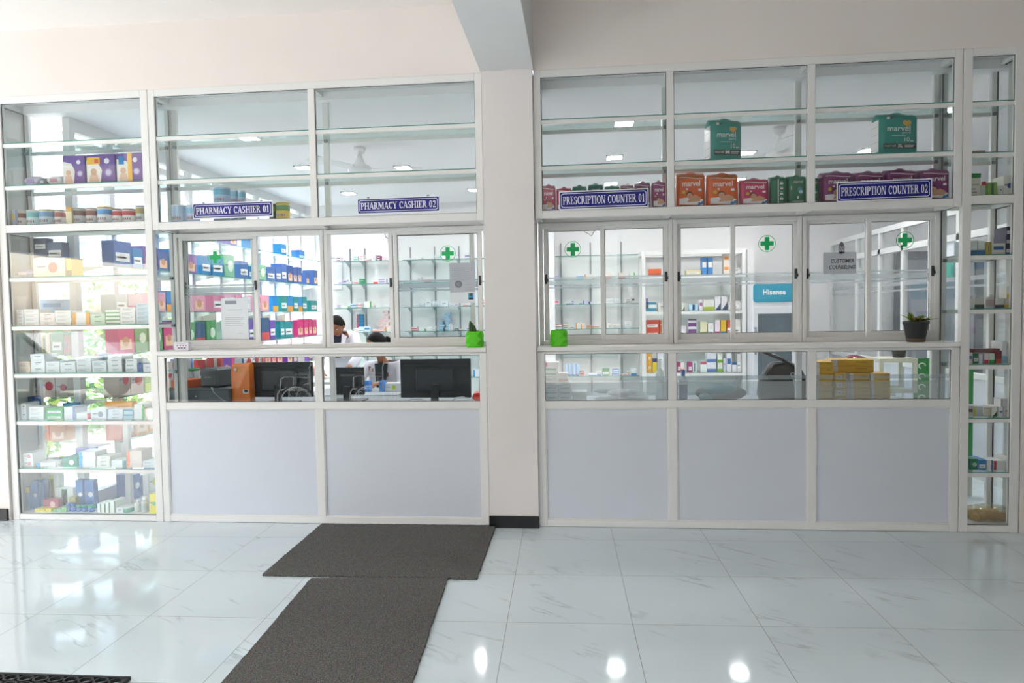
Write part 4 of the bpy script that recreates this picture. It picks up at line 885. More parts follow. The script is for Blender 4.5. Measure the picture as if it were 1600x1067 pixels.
# ---- nappy packs in the upper case
def nappy_pack(px0, px1, pyt, z, base, top, label, kind='baby', Y=0.05, d_=0.15, rz=0.0, text='marvel', size='', group=None, name='nappy_pack'):
    x0, x1 = xat(px0, z+.1, Y), xat(px1, z+.1, Y); w_ = (x1-x0)*.985; h_ = at((px0+px1)/2, pyt, Y=Y).z - z
    o = MB(); nc = 28; rings = []
    for k in range(15):
        u = k/14; sx = 1-.05*(1-min(1, u/.08))**2 - .07*max(0, (u-.86)/.14)**2; sy = 1-.12*(1-min(1, u/.08))**2 - .55*max(0, (u-.88)/.12)**1.5
        rings.append((u, sx, sy))
    v = []; f = []; lean = 0.0
    for u, sx, sy in rings:
        for i in range(nc):
            a = 2*PI*(i+.5)/nc; ca, sa = math.cos(a), math.sin(a); q = (abs(ca)**7+abs(sa)**7)**(-1/7)
            ww = .006*math.sin(a*3+k)*(1 if u > .86 else 0)
            v.append((ca*q*w_/2*sx, d_/2+sa*q*d_/2*sy + max(0, u-.88)*d_*.2, u*h_ + (.010*math.cos(ca*5) if u > .93 else 0)))
    K = len(rings)
    for j in range(K-1):
        for i in range(nc): l = (i+1) % nc; f.append((j*nc+i, j*nc+l, (j+1)*nc+l, (j+1)*nc+i))
    f += [tuple(range(nc))[::-1], tuple((K-1)*nc+i for i in range(nc))]
    o.add(v, f, M(base, .28, spec=.6, var=.05, scale=20), True)
    y = -0.0012; W = PM('#efe9ea'); hw = w_/2
    if kind == 'baby':
        o.poly([(-hw*.80, h_*.80), (-hw*.3, h_*.845), (hw*.2, h_*.80), (hw*.8, h_*.845), (hw*.8, h_*.885), (-hw*.8, h_*.885)], y, M(top, .3, var=.03))
        for i in range(8):
            a0 = -hw*.8+i*hw*.2; zz = lambda q: h_*(.825-.022*math.sin(q*2.6/hw)); o.poly([(a0, zz(a0)), (a0+hw*.2, zz(a0+hw*.2)), (a0+hw*.2, zz(a0+hw*.2)+.004), (a0, zz(a0)+.004)], y*1.5, W)
        o.text(text, -hw*.62, hw*.62, h_*.60, h_*.76, y*1.6, W, bold=.02)
        o.rect(hw*.5, hw*.72, h_*.46, h_*.53, y, W); o.rect(-hw*.35, -hw*.22, h_*.50, h_*.55, y, W)
        o.disc(-hw*.52, h_*.44, w_*.06, y*1.3, PM('#d8b82a'), 14)
        o.poly([(-hw*.82, h_*.10), (hw*.82, h_*.06), (hw*.82, h_*.22), (hw*.1, h_*.30), (-hw*.82, h_*.27)], y, W)
        sk = PM('#dba27e'); o.poly([(-hw*.30, h_*.15), (hw*.62, h_*.17), (hw*.66, h_*.28), (hw*.30, h_*.36), (-hw*.05, h_*.30)], y*1.4, sk)
        o.disc(-hw*.12, h_*.36, w_*.115, y*1.8, PM('#33241e'), 16); o.disc(-hw*.11, h_*.335, w_*.10, y*2.2, sk, 16); o.rect(-hw*.17, -hw*.05, h_*.295, h_*.305, y*2.6, PM('#a8524a'))
        for sx in (-.17, -.05): o.disc(hw*sx, h_*.35, w_*.009, y*2.6, PM('#2a1d18'), 8)
        b = PM('#3f86c4'); o.poly([(hw*.42, h_*.06), (hw*.62, h_*.05), (hw*.72, h_*.13), (hw*.52, h_*.15)], y*1.8, b); o.poly([(hw*.66, h_*.08), (hw*.82, h_*.09), (hw*.84, h_*.18), (hw*.70, h_*.17)], y*1.8, b)
    elif kind == 'side':
        o.rect(-hw*.18, -hw*.06, 0, h_*.88, y, W)
        for i in range(4):
            o.rect(hw*.12, hw*.5, h_*(.18+.17*i), h_*(.24+.17*i), y, W); o.rect(hw*.16, hw*.44, h_*(.26+.17*i), h_*(.28+.17*i), y, PM('#b8d8c8'))
    elif kind == 'green':
        o.text(text, -hw*.45, hw*.5, h_*.72, h_*.82, y, W); o.rect(-hw*.75, -hw*.66, h_*.5, h_*.62, y, W)
        o.disc(hw*.2, h_*.5, w_*.13, y, PM('#3f8fb0')); o.disc(hw*.3, h_*.42, w_*.1, y*1.4, PM('#cfe0e4')); o.rect(-hw*.1, hw*.1, h_*.2, h_*.28, y, W); o.rect(-hw*.6, hw*.6, h_*.1, h_*.115, y, W)
    elif kind == 'adult':
        o.text(text, -hw*.62, hw*.55, h_*.56, h_*.69, y, M('#dfe8e6', .4), bold=.015); o.text('guard', hw*.12, hw*.55, h_*.49, h_*.545, y, W)
        o.rect(-hw*.4, hw*.3, h_*.445, h_*.455, y, W)
        g_ = M('#e0b04a', .35); o.disc(hw*.28, h_*.76, w_*.06, y, g_, 16); o.disc(hw*.48, h_*.76, w_*.06, y, g_, 16); o.poly([(hw*.18, h_*.74), (hw*.38, h_*.66), (hw*.58, h_*.74)], y, g_)
        o.text('10', hw*.25, hw*.52, h_*.31, h_*.41, y, W); o.rect(hw*.56, hw*.72, h_*.31, h_*.33, y, W)
        o.rect(-hw*.82, hw*.86, h_*.14, h_*.27, y, M('#15443e', .35)); o.text(text, -hw*.76, -hw*.2, h_*.185, h_*.24, y*1.8, W); o.text(size, -hw*.1, hw*.16, h_*.165, h_*.25, y*1.8, W, bold=.03); o.rect(hw*.26, hw*.76, h_*.21, h_*.225, y*1.8, W); o.rect(hw*.26, hw*.7, h_*.175, h_*.19, y*1.8, W)
        o.rect(-hw*.66, -hw*.5, h_*.84, h_*.90, y, W); o.rect(-hw*.46, -hw*.34, h_*.84, h_*.90, y, M('#3a4a4a', .4))
        # pale printed side
        o.add([(-hw*1.004, d_*.12, h_*.08), (-hw*1.004, d_*.88, h_*.08), (-hw*1.004, d_*.88, h_*.84), (-hw*1.004, d_*.12, h_*.84)], [(0, 3, 2, 1)], W)
        for i in range(4): o.add([(-hw*1.012, d_*.2, h_*(.14+.18*i)), (-hw*1.012, d_*.8, h_*(.14+.18*i)), (-hw*1.012, d_*.8, h_*(.145+.18*i)), (-hw*1.012, d_*.2, h_*(.145+.18*i))], [(0, 3, 2, 1)], M('#3a4a4a', .4))
    ob = o.build(name); ob.location = ((x0+x1)/2, Y, z+.0005); ob.rotation_euler = (0, 0, rz); return tag(ob, label, 'nappy pack', group)
zp = ZM1 - 0.0035; PK, PKT, MG, MGT = '#c82860', '#b82c40', '#84206c', '#93387a'
G1 = 'nappy packs behind the sign of the first prescription counter'
nappy_pack(846, 868, 288, zp, PK, PKT, 'pink nappy pack at the far left of the right upper case', group=G1)
nappy_pack(869, 893, 292, zp, '#c8386a', PKT, 'pink nappy pack half hidden by the left end of PRESCRIPTION COUNTER 01 sign', group=G1)
nappy_pack(894, 917, 289, zp, '#0a7060', '#0f6a5c', 'teal nappy pack showing its top above the sign, left of three', 'green', group=G1)
nappy_pack(919, 943, 286, zp, '#0a7060', '#0f6a5c', 'teal nappy pack showing its top above the sign, middle of three', 'green', group=G1)
nappy_pack(945, 969, 289, zp, '#0a7060', '#0f6a5c', 'teal nappy pack showing its top above the sign, right of three', 'green', group=G1)
nappy_pack(970, 991, 287, zp, '#a03070', '#8a2a62', 'purplish pink nappy pack behind the right part of the first prescription sign', group=G1)
nappy_pack(992, 1017, 283, zp, '#9a2f78', MGT, 'magenta nappy pack at the right end of the first prescription sign', group=G1)
nappy_pack(1019, 1041, 282, zp, '#9c2d74', MGT, 'magenta nappy pack between the first prescription sign and the frame', group=G1)
nappy_pack(1057, 1103, 269, zp, '#e05c08', '#a8620c', 'orange nappy pack with baby picture, left one of the two', group='orange nappy packs')
nappy_pack(1105, 1155, 270, zp, '#e05c08', '#a8620c', 'orange nappy pack with baby picture, right one of the two', group='orange nappy packs')
nappy_pack(1157, 1203, 278, zp, PK, '#c03a5a', 'pink nappy pack with baby picture right of the orange packs')
nappy_pack(1205, 1230, 274, zp, '#0b6a48', '#0f6a4c', 'dark green nappy pack turned to show its white striped side', 'side')
nappy_pack(1232, 1262, 273, zp, '#0b6a48', '#0f6a4c', 'dark green nappy pack facing forward beside the mullion', 'green')
nappy_pack(1263, 1281, 275, zp, '#0b6a48', '#0f6a4c', 'dark green nappy pack half behind the mullion', 'green', Y=.07)
G2 = 'magenta nappy packs behind the sign of the second prescription counter'
for i, (a, b, t_) in enumerate([(1285, 1334, 267), (1336, 1384, 267), (1386, 1434, 263), (1437, 1486, 263)]):
    nappy_pack(a, b, t_, zp, MG, MGT, ['magenta nappy pack, leftmost of four behind PRESCRIPTION COUNTER 02 sign', 'magenta nappy pack, second of four behind PRESCRIPTION COUNTER 02 sign', 'magenta nappy pack, third of four behind PRESCRIPTION COUNTER 02 sign', 'magenta nappy pack with baby picture clear of the sign, rightmost of four'][i], group=G2)
nappy_pack(1109, 1163, 185, 2.4845, '#068f84', '#0c8070', 'large teal adult nappy pack size M on the middle glass shelf', 'adult', Y=.09, d_=.13, rz=math.radians(12), size='M', name='adult_nappy_pack')
nappy_pack(1372, 1439, 176, 2.4845, '#068f84', '#0c8070', 'large teal adult nappy pack size XL near the right end of the glass shelf', 'adult', Y=.08, d_=.12, rz=math.radians(8), size='XL', name='adult_nappy_pack')
# cans in the left upper case
for a, b, t_, c, lab in [(270, 291, 320, '#9fc0dc', 'pale blue can left of PHARMACY CASHIER 01 sign'), (293, 312, 320, '#6fb0d4', 'blue can partly behind the left end of the cashier sign'), (335, 360, 321, '#88a8cc', 'blue can mostly hidden behind the middle of the cashier sign')]:
    can(a, b, t_, zp, '#a9c2dc', c, '#cdd6de', lab, Y=.12)
can(361, 372, 321, zp, '#a9c2dc', '#6fa0c8', '#cdd6de', 'narrow blue can hidden behind the cashier sign, left', Y=.1); can(373, 384, 321, zp, '#a9c2dc', '#6fa0c8', '#cdd6de', 'narrow blue can hidden behind the cashier sign, right', Y=.1)
for a, b, t_, lab, r_ in [(335, 360, 291, 'blue can standing on another above the cashier sign', .12), (361, 372, 295, 'narrow blue can above the cashier sign, left of the pair', .1), (373, 384, 297, 'narrow blue can above the cashier sign, right of the pair', .1)]:
    zt = at((a+b)/2, 321, Y=r_-.04).z + .001; can(a, b, t_, zt, '#8fb4d4', '#4aa0c0', '#cdd6de', lab, Y=r_)
can(432, 453, 316, zp, '#e2c21a', '#3f8a3a', '#b8a83a', 'bright yellow can right of PHARMACY CASHIER 01 sign', Y=.12); can(421, 431, 318, zp, '#4a6a2a', '#8a9a3a', '#55702f', 'dark green can beside the yellow can', Y=.1)

# ================================================================== POTS ON THE COUNTER
LIME = M('#58c81a', .45, spec=.4, var=.08, scale=10)
def facet_pot(px, label):
    c = at(px, 544, Z=1.2495); c.y = 0.075; c.x = xat(px, 1.3, .075); r = .058; h_ = .112; o = MB(); v = []; f = []; n = 8; L_ = 5
    rr = random.Random(int(px))
    for j in range(L_):
        for i in range(n):
            a = 2*PI*(i+(.5 if j % 2 else 0))/n; q = (abs(math.cos(a))**5+abs(math.sin(a))**5)**-.2; k = r*q*(.97 if j in (0, 4) else 1.0+(.05 if (i+j) % 2 else -.03)); v.append((math.cos(a)*k, math.sin(a)*k, h_*j/(L_-1)))
    for j in range(L_-1):
        for i in range(n):
            l = (i+1) % n
            if j % 2: f += [(j*n+i, j*n+l, (j+1)*n+l), (j*n+i, (j+1)*n+l, (j+1)*n+i)]
            else: f += [(j*n+i, j*n+l, (j+1)*n+i), (j*n+l, (j+1)*n+l, (j+1)*n+i)]
    f.append(tuple(range(n))[::-1]); o.add(v, f, LIME)
    o.lathe([(r*1.0, h_*.86), (.001, h_*.86)], M('#3a2c20', .9, var=.3), n=16, cap=False)
    return c, o, h_
c, o, h_ = facet_pot(742, 0)
t = thing('potted_cactus', (c.x, c.y, 1.2497), 'lime green faceted pot with a small dark cactus on the counter left of the column', 'potted plant')
o.build('pot', t)
q = MB(); v = []; f = []; n = 20; K = 10
for j in range(K+1):
    u = j/K; r_ = .026*math.sin(PI*(.32+.68*u))**.8*(1.0 if u < .9 else .7)+.001
    for i in range(n):
        a = 2*PI*i/n; rr = r_*(1.0 if i % 2 else .72); v.append((-.012-.022*u*u+rr*math.cos(a), rr*math.sin(a), .092+.095*u))
for j in range(K):
    for i in range(n): l = (i+1) % n; f.append((j*n+i, j*n+l, (j+1)*n+l, (j+1)*n+i))
q.add(v, f, M('#3f5a34', .6, var=.3, scale=60)); q.build('cactus', t)
c, o, h_ = facet_pot(873.5, 0)
t = thing('flower_pot', (c.x, c.y, 1.2497), 'empty looking lime green faceted pot on the counter right of the column', 'pot'); o.build('pot', t)
# black pot with a bromeliad-like plant
t = thing('potted_plant', (xat(1431, 1.3, .10), .10, 1.2497), 'black plastic pot with yellow green leafy plant on the counter at the right', 'potted plant')
o = MB(); o.lathe([(.052, .0), (.056, .012), (.074, .118), (.080, .120), (.080, .136), (.076, .137), (.070, .128), (.068, .124)], M('#2b2c2e', .5, var=.12), n=32); o.build('pot', t)
o = MB(); o.lathe([(.0705, .122), (.001, .126)], M('#3a2a1c', .9, var=.4, scale=60), n=20, cap=False); o.build('soil', t)
o = MB(); o.lathe([(.0525, .002), (.0565, .0125), (.058, .024), (.0575, .0245)], M('#6f5a48', .8, var=.4), n=32, cap=False); o.build('dirt_band', t)
rl = random.Random(3)
def leaf(parent, base, az, L_, up, w_, mt, droop=.5):
    o = MB(); v = []; f = []; K = 8; d = Vector((math.cos(az), math.sin(az), 0)); s_ = Vector((-math.sin(az), math.cos(az), 0))
    for k in range(K+1):
        u = k/K; p = Vector(base) + d*(L_*u*math.cos(up)) + Vector((0, 0, L_*(math.sin(up)*u - droop*u*u))); ww = w_*math.sin(PI*min(1, .12+.88*u)**.8)*(1-u**3)+.0006
        v += [p - s_*ww + Vector((0, 0, ww*.5)), p, p + s_*ww + Vector((0, 0, ww*.5)), p - Vector((0, 0, .0012))]
    for k in range(K):
        a = 4*k; b = a+4; f += [(a, a+1, b+1, b), (a+1, a+2, b+2, b+1), (a, b, b+3, a+3), (a+3, b+3, b+2, a+2)]
    o.add(v, f, mt, True); return o.build('leaf', parent)
LG = [M('#8aa03a', .5, spec=.4, var=.25, scale=40), M('#5a7a2c', .5, spec=.4, var=.3, scale=40), M('#b8b04a', .5, var=.2, scale=40), M('#4a3420', .6, var=.3, scale=40)]
for i, (az, L_, up, w_, k, dr) in enumerate([(185, .17, .7, .008, 1, .2), (150, .12, 1.1, .02, 0, .3), (200, .09, .9, .026, 2, .3), (95, .13, 1.2, .022, 0, .25), (130, .12, 1.25, .018, 2, .15), (40, .13, 1.0, .022, 1, .35), (10, .17, .45, .013, 0, .05), (-15, .16, .35, .014, 1, .1), (-60, .12, .8, .022, 2, .4), (-100, .11, .9, .024, 0, .5), (240, .12, .8, .02, 3, .4), (-35, .13, .6, .016, 3, .3), (70, .10, .9, .018, 3, .3), (285, .10, 1.1, .026, 2, .5), (170, .14, 1.0, .014, 1, .1), (320, .12, 1.0, .02, 1, .4)]):
    leaf(t, (rl.uniform(-.02, .02), rl.uniform(-.02, .02), .125), math.radians(az), L_*.8, up, w_, LG[k], dr)
# card stand at the left end of the counter
a = xat(271.5, 1.28, .02); b = xat(295, 1.28, .02)
t = thing('card_stand', ((a+b)/2, .02, 1.2497), 'small white stand printed with payment card marks at the left end of the counter', 'card stand')
o = MB(); hw = (b-a)/2; o.box(-hw, hw, 0, .035, 0, .066, M('#d8d4dc', .4, var=.02), ch=.004); o.build('block', t)
o = MB()
for i, (cc, zz) in enumerate([('#b0383a', .036)]*4 + [('#2a2f6a', .018)]*3):
    k = i if i < 4 else i-4; x = -hw+.022+k*.022 + (.008 if i > 3 else 0); o.box(x, x+(.011 if i < 4 else .017), -.0005, .001, zz, zz+.008, M(cc, .5, var=.05))
o.box(-hw+.02, hw-.02, -.0005, .001, .052, .0545, GREYINK); o.build('card_marks', t)

# ================================================================== GOODS ALONG THE LEFT GLASS WALL
SX0, SX1 = LX+0.035, LX+0.30
LZ = [0.521, 0.872, 1.213, 1.548, 1.908, 2.248]
LN = ['lowest', 'second', 'third', 'fourth', 'fifth', 'topmost']
t = thing('wall_shelving', (LX, 2.6, 0), 'glass shelves on white brackets along the left glass wall of the inner room', 'shelving'); before = set(bpy.data.objects)
for z in LZ:
    s = MB(); s.box(SX0, SX1, 0.36, 4.80, z-.008, z, GLASS_SH); s.box(SX1, SX1+.0006, .36, 4.8, z-.008, z, GLASS_EDGE); s.build('glass_shelf', t)
    for y in LPOSTS: s = MB(); s.add([(SX0-.004, y-.006, z-.009), (SX1-.03, y-.006, z-.009), (SX0-.004, y-.006, z-.06), (SX0-.004, y+.006, z-.009), (SX1-.03, y+.006, z-.009), (SX0-.004, y+.006, z-.06)], [(0, 2, 1), (3, 4, 5), (0, 1, 4, 3), (1, 2, 5, 4), (2, 0, 3, 5)], ALU); s.build('bracket', t)
for z in LZ[:4]:
    s = MB(); s.box(-4.20, -3.96, 0.37, 0.56, z-.008, z, GLASS_SH); s.box(-4.20, -3.96, .3694, .37, z-.008, z, GLASS_EDGE); s.build('glass_shelf', t)
fix(t, before)
for px0, px1, pyt, z, c, a, st, lab in [(65, 76, 662, .521, '#d8702e', '#f0c090', 'p', 'narrow orange packet'), (77, 103, 662, .521, '#d88e5c', '#e8c8a0', 'f', 'wide orange packet with baby picture'),
 (62, 86, 586, .872, '#b0a49c', '#a82838', 'o', 'grey packet with red emblem, left one'), (87, 106, 590, .872, '#b8b0a8', '#a82838', 'o', 'grey packet with red emblem, right one'), (80, 98, 519, 1.213, '#4f9a62', '#d8e8d8', 'w', 'green packet with white lettering'), (60, 78, 522, 1.213, '#c8b89a', '#8a9a5a', 'v', 'beige packet'), (99, 106, 524, 1.213, '#a8705a', '#e0d0c0', 'p', 'brown packet'), (62, 100, 468, 1.548, '#9cc0dc', '#4a86b8', 'm', 'pale blue flat packet')]:
    x0, x1 = xat(px0, z+.1, .39), xat(px1, z+.1, .39); zt = at((px0+px1)/2, pyt, Y=.39).z
    ob = carton_mb((x1-x0)*.97, .12, max(.05, zt-z), c, a, st).build('packet'); ob.location = ((x0+x1)/2, .39, z+.0005); tag(ob, lab + ' on the corner shelf behind the left cabinet', 'packet', 'packets on the corner shelves')
PAL = [ # per shelf: (base, acc, style, word)
 [('#c9703a', '#e8c8a0', 'f', 'orange'), ('#d8843c', '#f0d8b0', 'f', 'orange'), ('#b0606e', '#e8d0d0', 'w', 'rose'), ('#e8923a', '#f4e4c8', 'f', 'light orange'), ('#c8482e', '#f0e0d0', 'w', 'red')],
 [('#b9aca4', '#b0303a', 'o', 'grey'), ('#6fae3a', '#c8e46a', 'b', 'green'), ('#8fc04a', '#e8f0c0', 'f', 'lime'), ('#4a78b8', '#a8c8e8', 'v', 'blue'), ('#d8d4d0', '#b0303a', 'o', 'pale'), ('#c0307a', '#f0c0d8', 'f', 'magenta'), ('#6a3a9a', '#d0c0e4', 'f', 'purple')],
 [('#4f9a5a', '#d8e8d0', 'o', 'green'), ('#3f6a9c', '#cfe0a0', 'm', 'blue'), ('#34587e', '#d04a4a', 'b', 'navy'), ('#b8c8c4', '#2f8a6a', 'v', 'pale green'), ('#6a4aa8', '#c8b8e4', 'w', 'purple'), ('#d02a78', '#f0a8c8', 'f', 'pink'), ('#1a8a90', '#a8d8d8', 'w', 'teal')],
 [('#e0a0b4', '#f4d8e0', 'f', 'pink'), ('#d884a4', '#f0c8d8', 'w', 'pink'), ('#e4c8d0', '#c8608c', 'b', 'pale pink'), ('#1f86c8', '#f0a030', 'b', 'blue'), ('#1f8a88', '#c8e4e0', 'w', 'teal'), ('#d0d4d8', '#8890a0', 'w', 'grey')],
 [('#3c5a98', '#a8b8dc', 'f', 'blue'), ('#6a4a98', '#c0a8dc', 'f', 'purple'), ('#8a5aa0', '#dcc8e4', 'f', 'mauve'), ('#4a6fb0', '#d8d0b0', 'w', 'mid blue'), ('#1f7fb8', '#d8e8f0', 'w', 'bright blue'), ('#8ac0a0', '#e8f0e0', 'o', 'pale green')],
 [('#7a5ab0', '#c8b8e0', 'o', 'purple'), ('#2f7ac0', '#a8d0e8', 'b', 'blue'), ('#1f8ac8', '#e0f0f8', 'w', 'bright blue'), ('#8a70b8', '#d8d0e8', 'f', 'lilac')]]
rl = random.Random(11)
for si, z in enumerate(LZ):
    y = .40; k = 0
    while y < 4.6:
        far = y > 2.9
        w_ = rl.uniform(.12, .24) if si not in (5,) else rl.uniform(.12, .2)
        if si == 5 and rl.random() < .45: y += rl.uniform(.15, .4); continue
        if si == 3 and .5 < y < 1.3 and rl.random() < .6: y += .2; continue
        h_ = {0: rl.uniform(.20, .27), 1: rl.uniform(.18, .26), 2: rl.uniform(.18, .26), 3: rl.uniform(.13, .2), 4: rl.uniform(.13, .23), 5: rl.uniform(.10, .2)}[si]
        pal = PAL[si]; pick = pal[rl.randrange(len(pal))]
        if far and si in (1, 2): pick = pal[-1-rl.randrange(3)]
        if far and si >= 3: pick = [p for p in pal if 'blue' in p[3] or 'teal' in p[3]][rl.randrange(2)]
        base, acc, st, wd = pick; k += 1; d_ = rl.uniform(.10, .17)
        o = carton_mb(w_*.96, d_, h_, base, acc, st); x = SX1 - .02
        ob = o.build('packet'); ob.location = (x, y+w_/2, z+.0005); ob.rotation_euler = (0, 0, PI/2)
        tag(ob, f'{wd} packet on the {LN[si]} shelf along the left glass wall, {ORD[min(k, 27)]} from the front', 'packet', f'packets on the {LN[si]} shelf of the left glass wall')
        y += w_ + (rl.uniform(0, .02) if rl.random() < .8 else rl.uniform(.05, .15))
# boxes on the ledge at the foot of the glass wall
for i, (y, w_, h_, c, a, st, lab) in enumerate([(.62, .1, .2, '#2f66b0', '#e0e8f0', 'o', 'blue box with white shield'), (.73, .1, .17, '#e4e6ea', '#3a4a9a', 'l', 'white box with violet edge'), (.85, .12, .16, '#dfe4e4', '#c8c83a', 'o', 'white box with yellow ring'), (.99, .12, .19, '#2a86c8', '#dfe8f0', 'w', 'bright blue box'), (1.12, .11, .18, '#cfd4da', '#3a7ab0', 'v', 'grey box with blue label')]):
    ob = carton_mb(w_, .14, h_, c, a, st).build('supply_box'); ob.location = (SX1-.06, y, .0005); ob.rotation_euler = (0, 0, PI/2); tag(ob, lab + ' on the floor along the left glass wall', 'box', 'boxes on the floor by the left glass wall')
# white jug seen low behind the left cabinet
t = thing('plastic_jug', (-3.42, 1.95, .0), 'tall pale plastic container standing on the floor behind the left cabinet', 'container')
o = MB(); o.box(-.13, .13, -.1, .1, .001, .58, M('#d3dfe0', .35, var=.05), ch=.03); o.build('body', t); o = MB(); o.lathe([(.05, .58), (.05, .63)], WHITE, n=18); o.build('cap', t)
o = MB(); o.box(-.07, .07, -.102, -.098, .30, .33, M('#6a8a86', .5)); o.box(-.07, .07, -.102, -.098, .08, .14, M('#8aa09c', .5)); o.build('label', t)

# ================================================================== BACK WALL
RAILM = M('#8c9096', .4, metal=.3)
def px_z(px, py, Y): return at(px, py, Y=Y).z
def wall_rack(px0, px1, ups, ys, label, YB=BY):
    """glass shelves on slotted rails; ys are heights"""
    Yf = YB-.26; x0, x1 = at(px0, 450, Y=Yf).x, at(px1, 450, Y=Yf).x
    t = thing('wall_rack', ((x0+x1)/2, YB, 0), label, 'wall shelf', 'shelf racks on the back wall'); before = set(bpy.data.objects)
    for u in ups:
        x = at(u, 450, Y=YB-.02).x; s = MB(); s.box(x-.009, x+.009, YB-.016, YB-.001, .35, 2.43, RAILM)
        s.build('slotted_rail', t); s = MB()
        for z in ys: s.add([(x-.004, YB-.017, z-.006), (x-.004, Yf+.03, z-.006), (x-.004, YB-.017, z-.085), (x+.004, YB-.017, z-.006), (x+.004, Yf+.03, z-.006), (x+.004, YB-.017, z-.085)], [(0, 1, 2), (3, 5, 4), (0, 3, 4, 1), (1, 4, 5, 2), (2, 5, 3, 0)], M('#b9bdc4', .4))
        s.build('bracket', t)
    for z in ys:
        s = MB(); s.box(x0, x1, Yf, YB-.02, z-.007, z, GLASS_SH); s.box(x0, x1, Yf-.0006, Yf, z-.008, z+.001, GLASS_EDGE); s.build('glass_shelf', t)
    fix(t, before); return x0, x1, Yf
HZS = [2.235, 1.917, 1.580, 1.245, 0.905, 0.60]
HN = ['top', 'second', 'third', 'fourth', 'fifth', 'sixth']
RK = {}
RK['left'] = wall_rack(522, 622, [548, 571, 613], HZS, 'glass shelf rack on the back wall behind the standing man')
RK['middle'] = wall_rack(630, 768, [642, 680, 718, 749], HZS, 'glass shelf rack on the back wall seen through the window with the certificate')
RK['right'] = wall_rack(868, 998, [877, 923, 971], HZS, 'glass shelf rack on the back wall right of the pier')
GP = [('#e6e6ea', '#8a92a0', 'p', 'white'), ('#e9e4e6', '#c8506a', 's', 'white and pink'), ('#dfe6ee', '#3f86c4', 'b', 'white and blue'), ('#e6ebe4', '#3fa04a', 'r', 'white and green'), ('#e8e2dc', '#d88a3a', 'l', 'white and orange'), ('#e4dfe8', '#7a5ab0', 'm', 'white and violet'), ('#d8dde2', '#5a6470', 'w', 'grey'), ('#e8dcd8', '#c8403a', 'b', 'white and red')]
rb = random.Random(21)
def fill(rack, si, z, spans, Yf, hmax=.11, pal=GP, gname=None, nm='rack_medicine_box'):  # generic medicine boxes, contents not known
    """spans of pixels on the shelf: (px0, px1, px_top or None)"""
    cnt = 0
    for sp in spans:
        x0, x1 = at(sp[0], 480, Y=Yf).x, at(sp[1], 480, Y=Yf).x; x = x0
        while x < x1-.03:
            w_ = min(x1-x, rb.uniform(.055, .12)); n = rb.choice([1, 1, 2, 2, 3]); hh = rb.uniform(.022, .036); tot = min(n, max(1, int(hmax/hh)))
            base, acc, st, wd = sp[2] if len(sp) > 2 else pal[rb.randrange(len(pal))]; cnt += 1
            if rb.random() < .18: tot = 1; hh = rb.uniform(.06, min(.1, hmax))
            for i in range(tot):
                lab = f'{wd} carton, {ORD[min(cnt, 28)]} from left' + (', ' + lvl(i, tot) if tot > 1 else '') + f', {HN[si]} shelf of {rack} back rack'
                carton(x+w_/2+rb.uniform(-.003, .003), Yf+.02+rb.uniform(0, .02), z+.0005+i*hh, w_*.96, .10, hh-.0008, base, acc, st, lab, f'cartons on the {rack} back rack', nm)
            x += w_ + (0.002 if rb.random() < .7 else rb.uniform(.02, .08))
def at_rack(rack, si): return RK[rack][2]
SP = {'left': [[(526, 538, ('#e8e4ea', '#8a2a5a', 'm', 'white and plum')), (552, 560, ('#e2ece8', '#2fb08a', 'm', 'white and mint')), (562, 580), (583, 588), (590, 595, ('#8a3a5a', '#e0d0d8', 'w', 'plum')), (598, 608)], [(528, 549), (552, 560, ('#e8dcd8', '#c8303a', 'm', 'white and red')), (561, 570, ('#1f8a5a', '#d8e8d8', 's', 'green')), (583, 604), (606, 618)], [(525, 534), (535, 545, ('#d8e8d0', '#5fb03a', 'r', 'white and lime')), (546, 556), (557, 583), (600, 619)], [(544, 556), (558, 577, ('#dce8f0', '#2a86b8', 'm', 'white and teal blue')), (580, 598, ('#ece2e2', '#d84a3a', 'b', 'white and coral')), (600, 619)], [], []],
      'middle': [[(636, 668), (680, 690), (726, 742)], [(652, 660, ('#e6dfe4', '#b03a7a', 's', 'white and magenta')), (663, 676)], [(650, 700, ('#dfe4e8', '#a8b4bc', 'p', 'pale grey')), (701, 720, ('#e8e2e6', '#6a5aa8', 'm', 'white and violet')), (722, 742), (750, 756)], [(641, 652), (653, 664), (665, 680, ('#ece6e6', '#d8a0a0', 'p', 'pinkish white')), (700, 706), (708, 714, ('#6a5078', '#d8c8dc', 'w', 'plum')), (715, 738), (748, 762)], [(635, 700), (702, 760)], [(737, 760, ('#dfe8f0', '#2f8ad0', 'l', 'white and bright blue'))]],
      'right': [[], [(858, 876), (880, 930), (945, 995)], [(862, 876, ('#ecdfe4', '#d83a6a', 'm', 'white and pink')), (884, 897, ('#dfe2e8', '#3a4a78', 'b', 'white and navy')), (905, 910), (911, 938, ('#dcdae8', '#4a3a88', 'l', 'white and indigo')), (946, 955), (960, 970), (978, 992, ('#e0dcdc', '#3a3236', 'm', 'white and black'))], [(864, 886, ('#e2e8ea', '#e08a5a', 't', 'white and orange')), (880, 896, ('#e6dfd0', '#3a3a3a', 't', 'cream and black')), (900, 914), (916, 936, ('#b87848', '#e8dcd0', 'w', 'tan')), (950, 975, ('#e6e0dc', '#b8a0a0', 's', 'white and pale pink')), (976, 992)], [(870, 900), (905, 990)], [(903, 916, ('#a8283e', '#e0b8c0', 'w', 'dark red')), (918, 938, ('#d8dce4', '#2f6fb8', 'b', 'white and blue')), (940, 952, ('#1f7a4a', '#d8ecd8', 'w', 'dark green')), (956, 970, ('#2f7fc8', '#d0e4f4', 'w', 'blue')), (971, 984, ('#e8dcd8', '#b0443a', 'm', 'white and brick red')), (985, 994)]]}
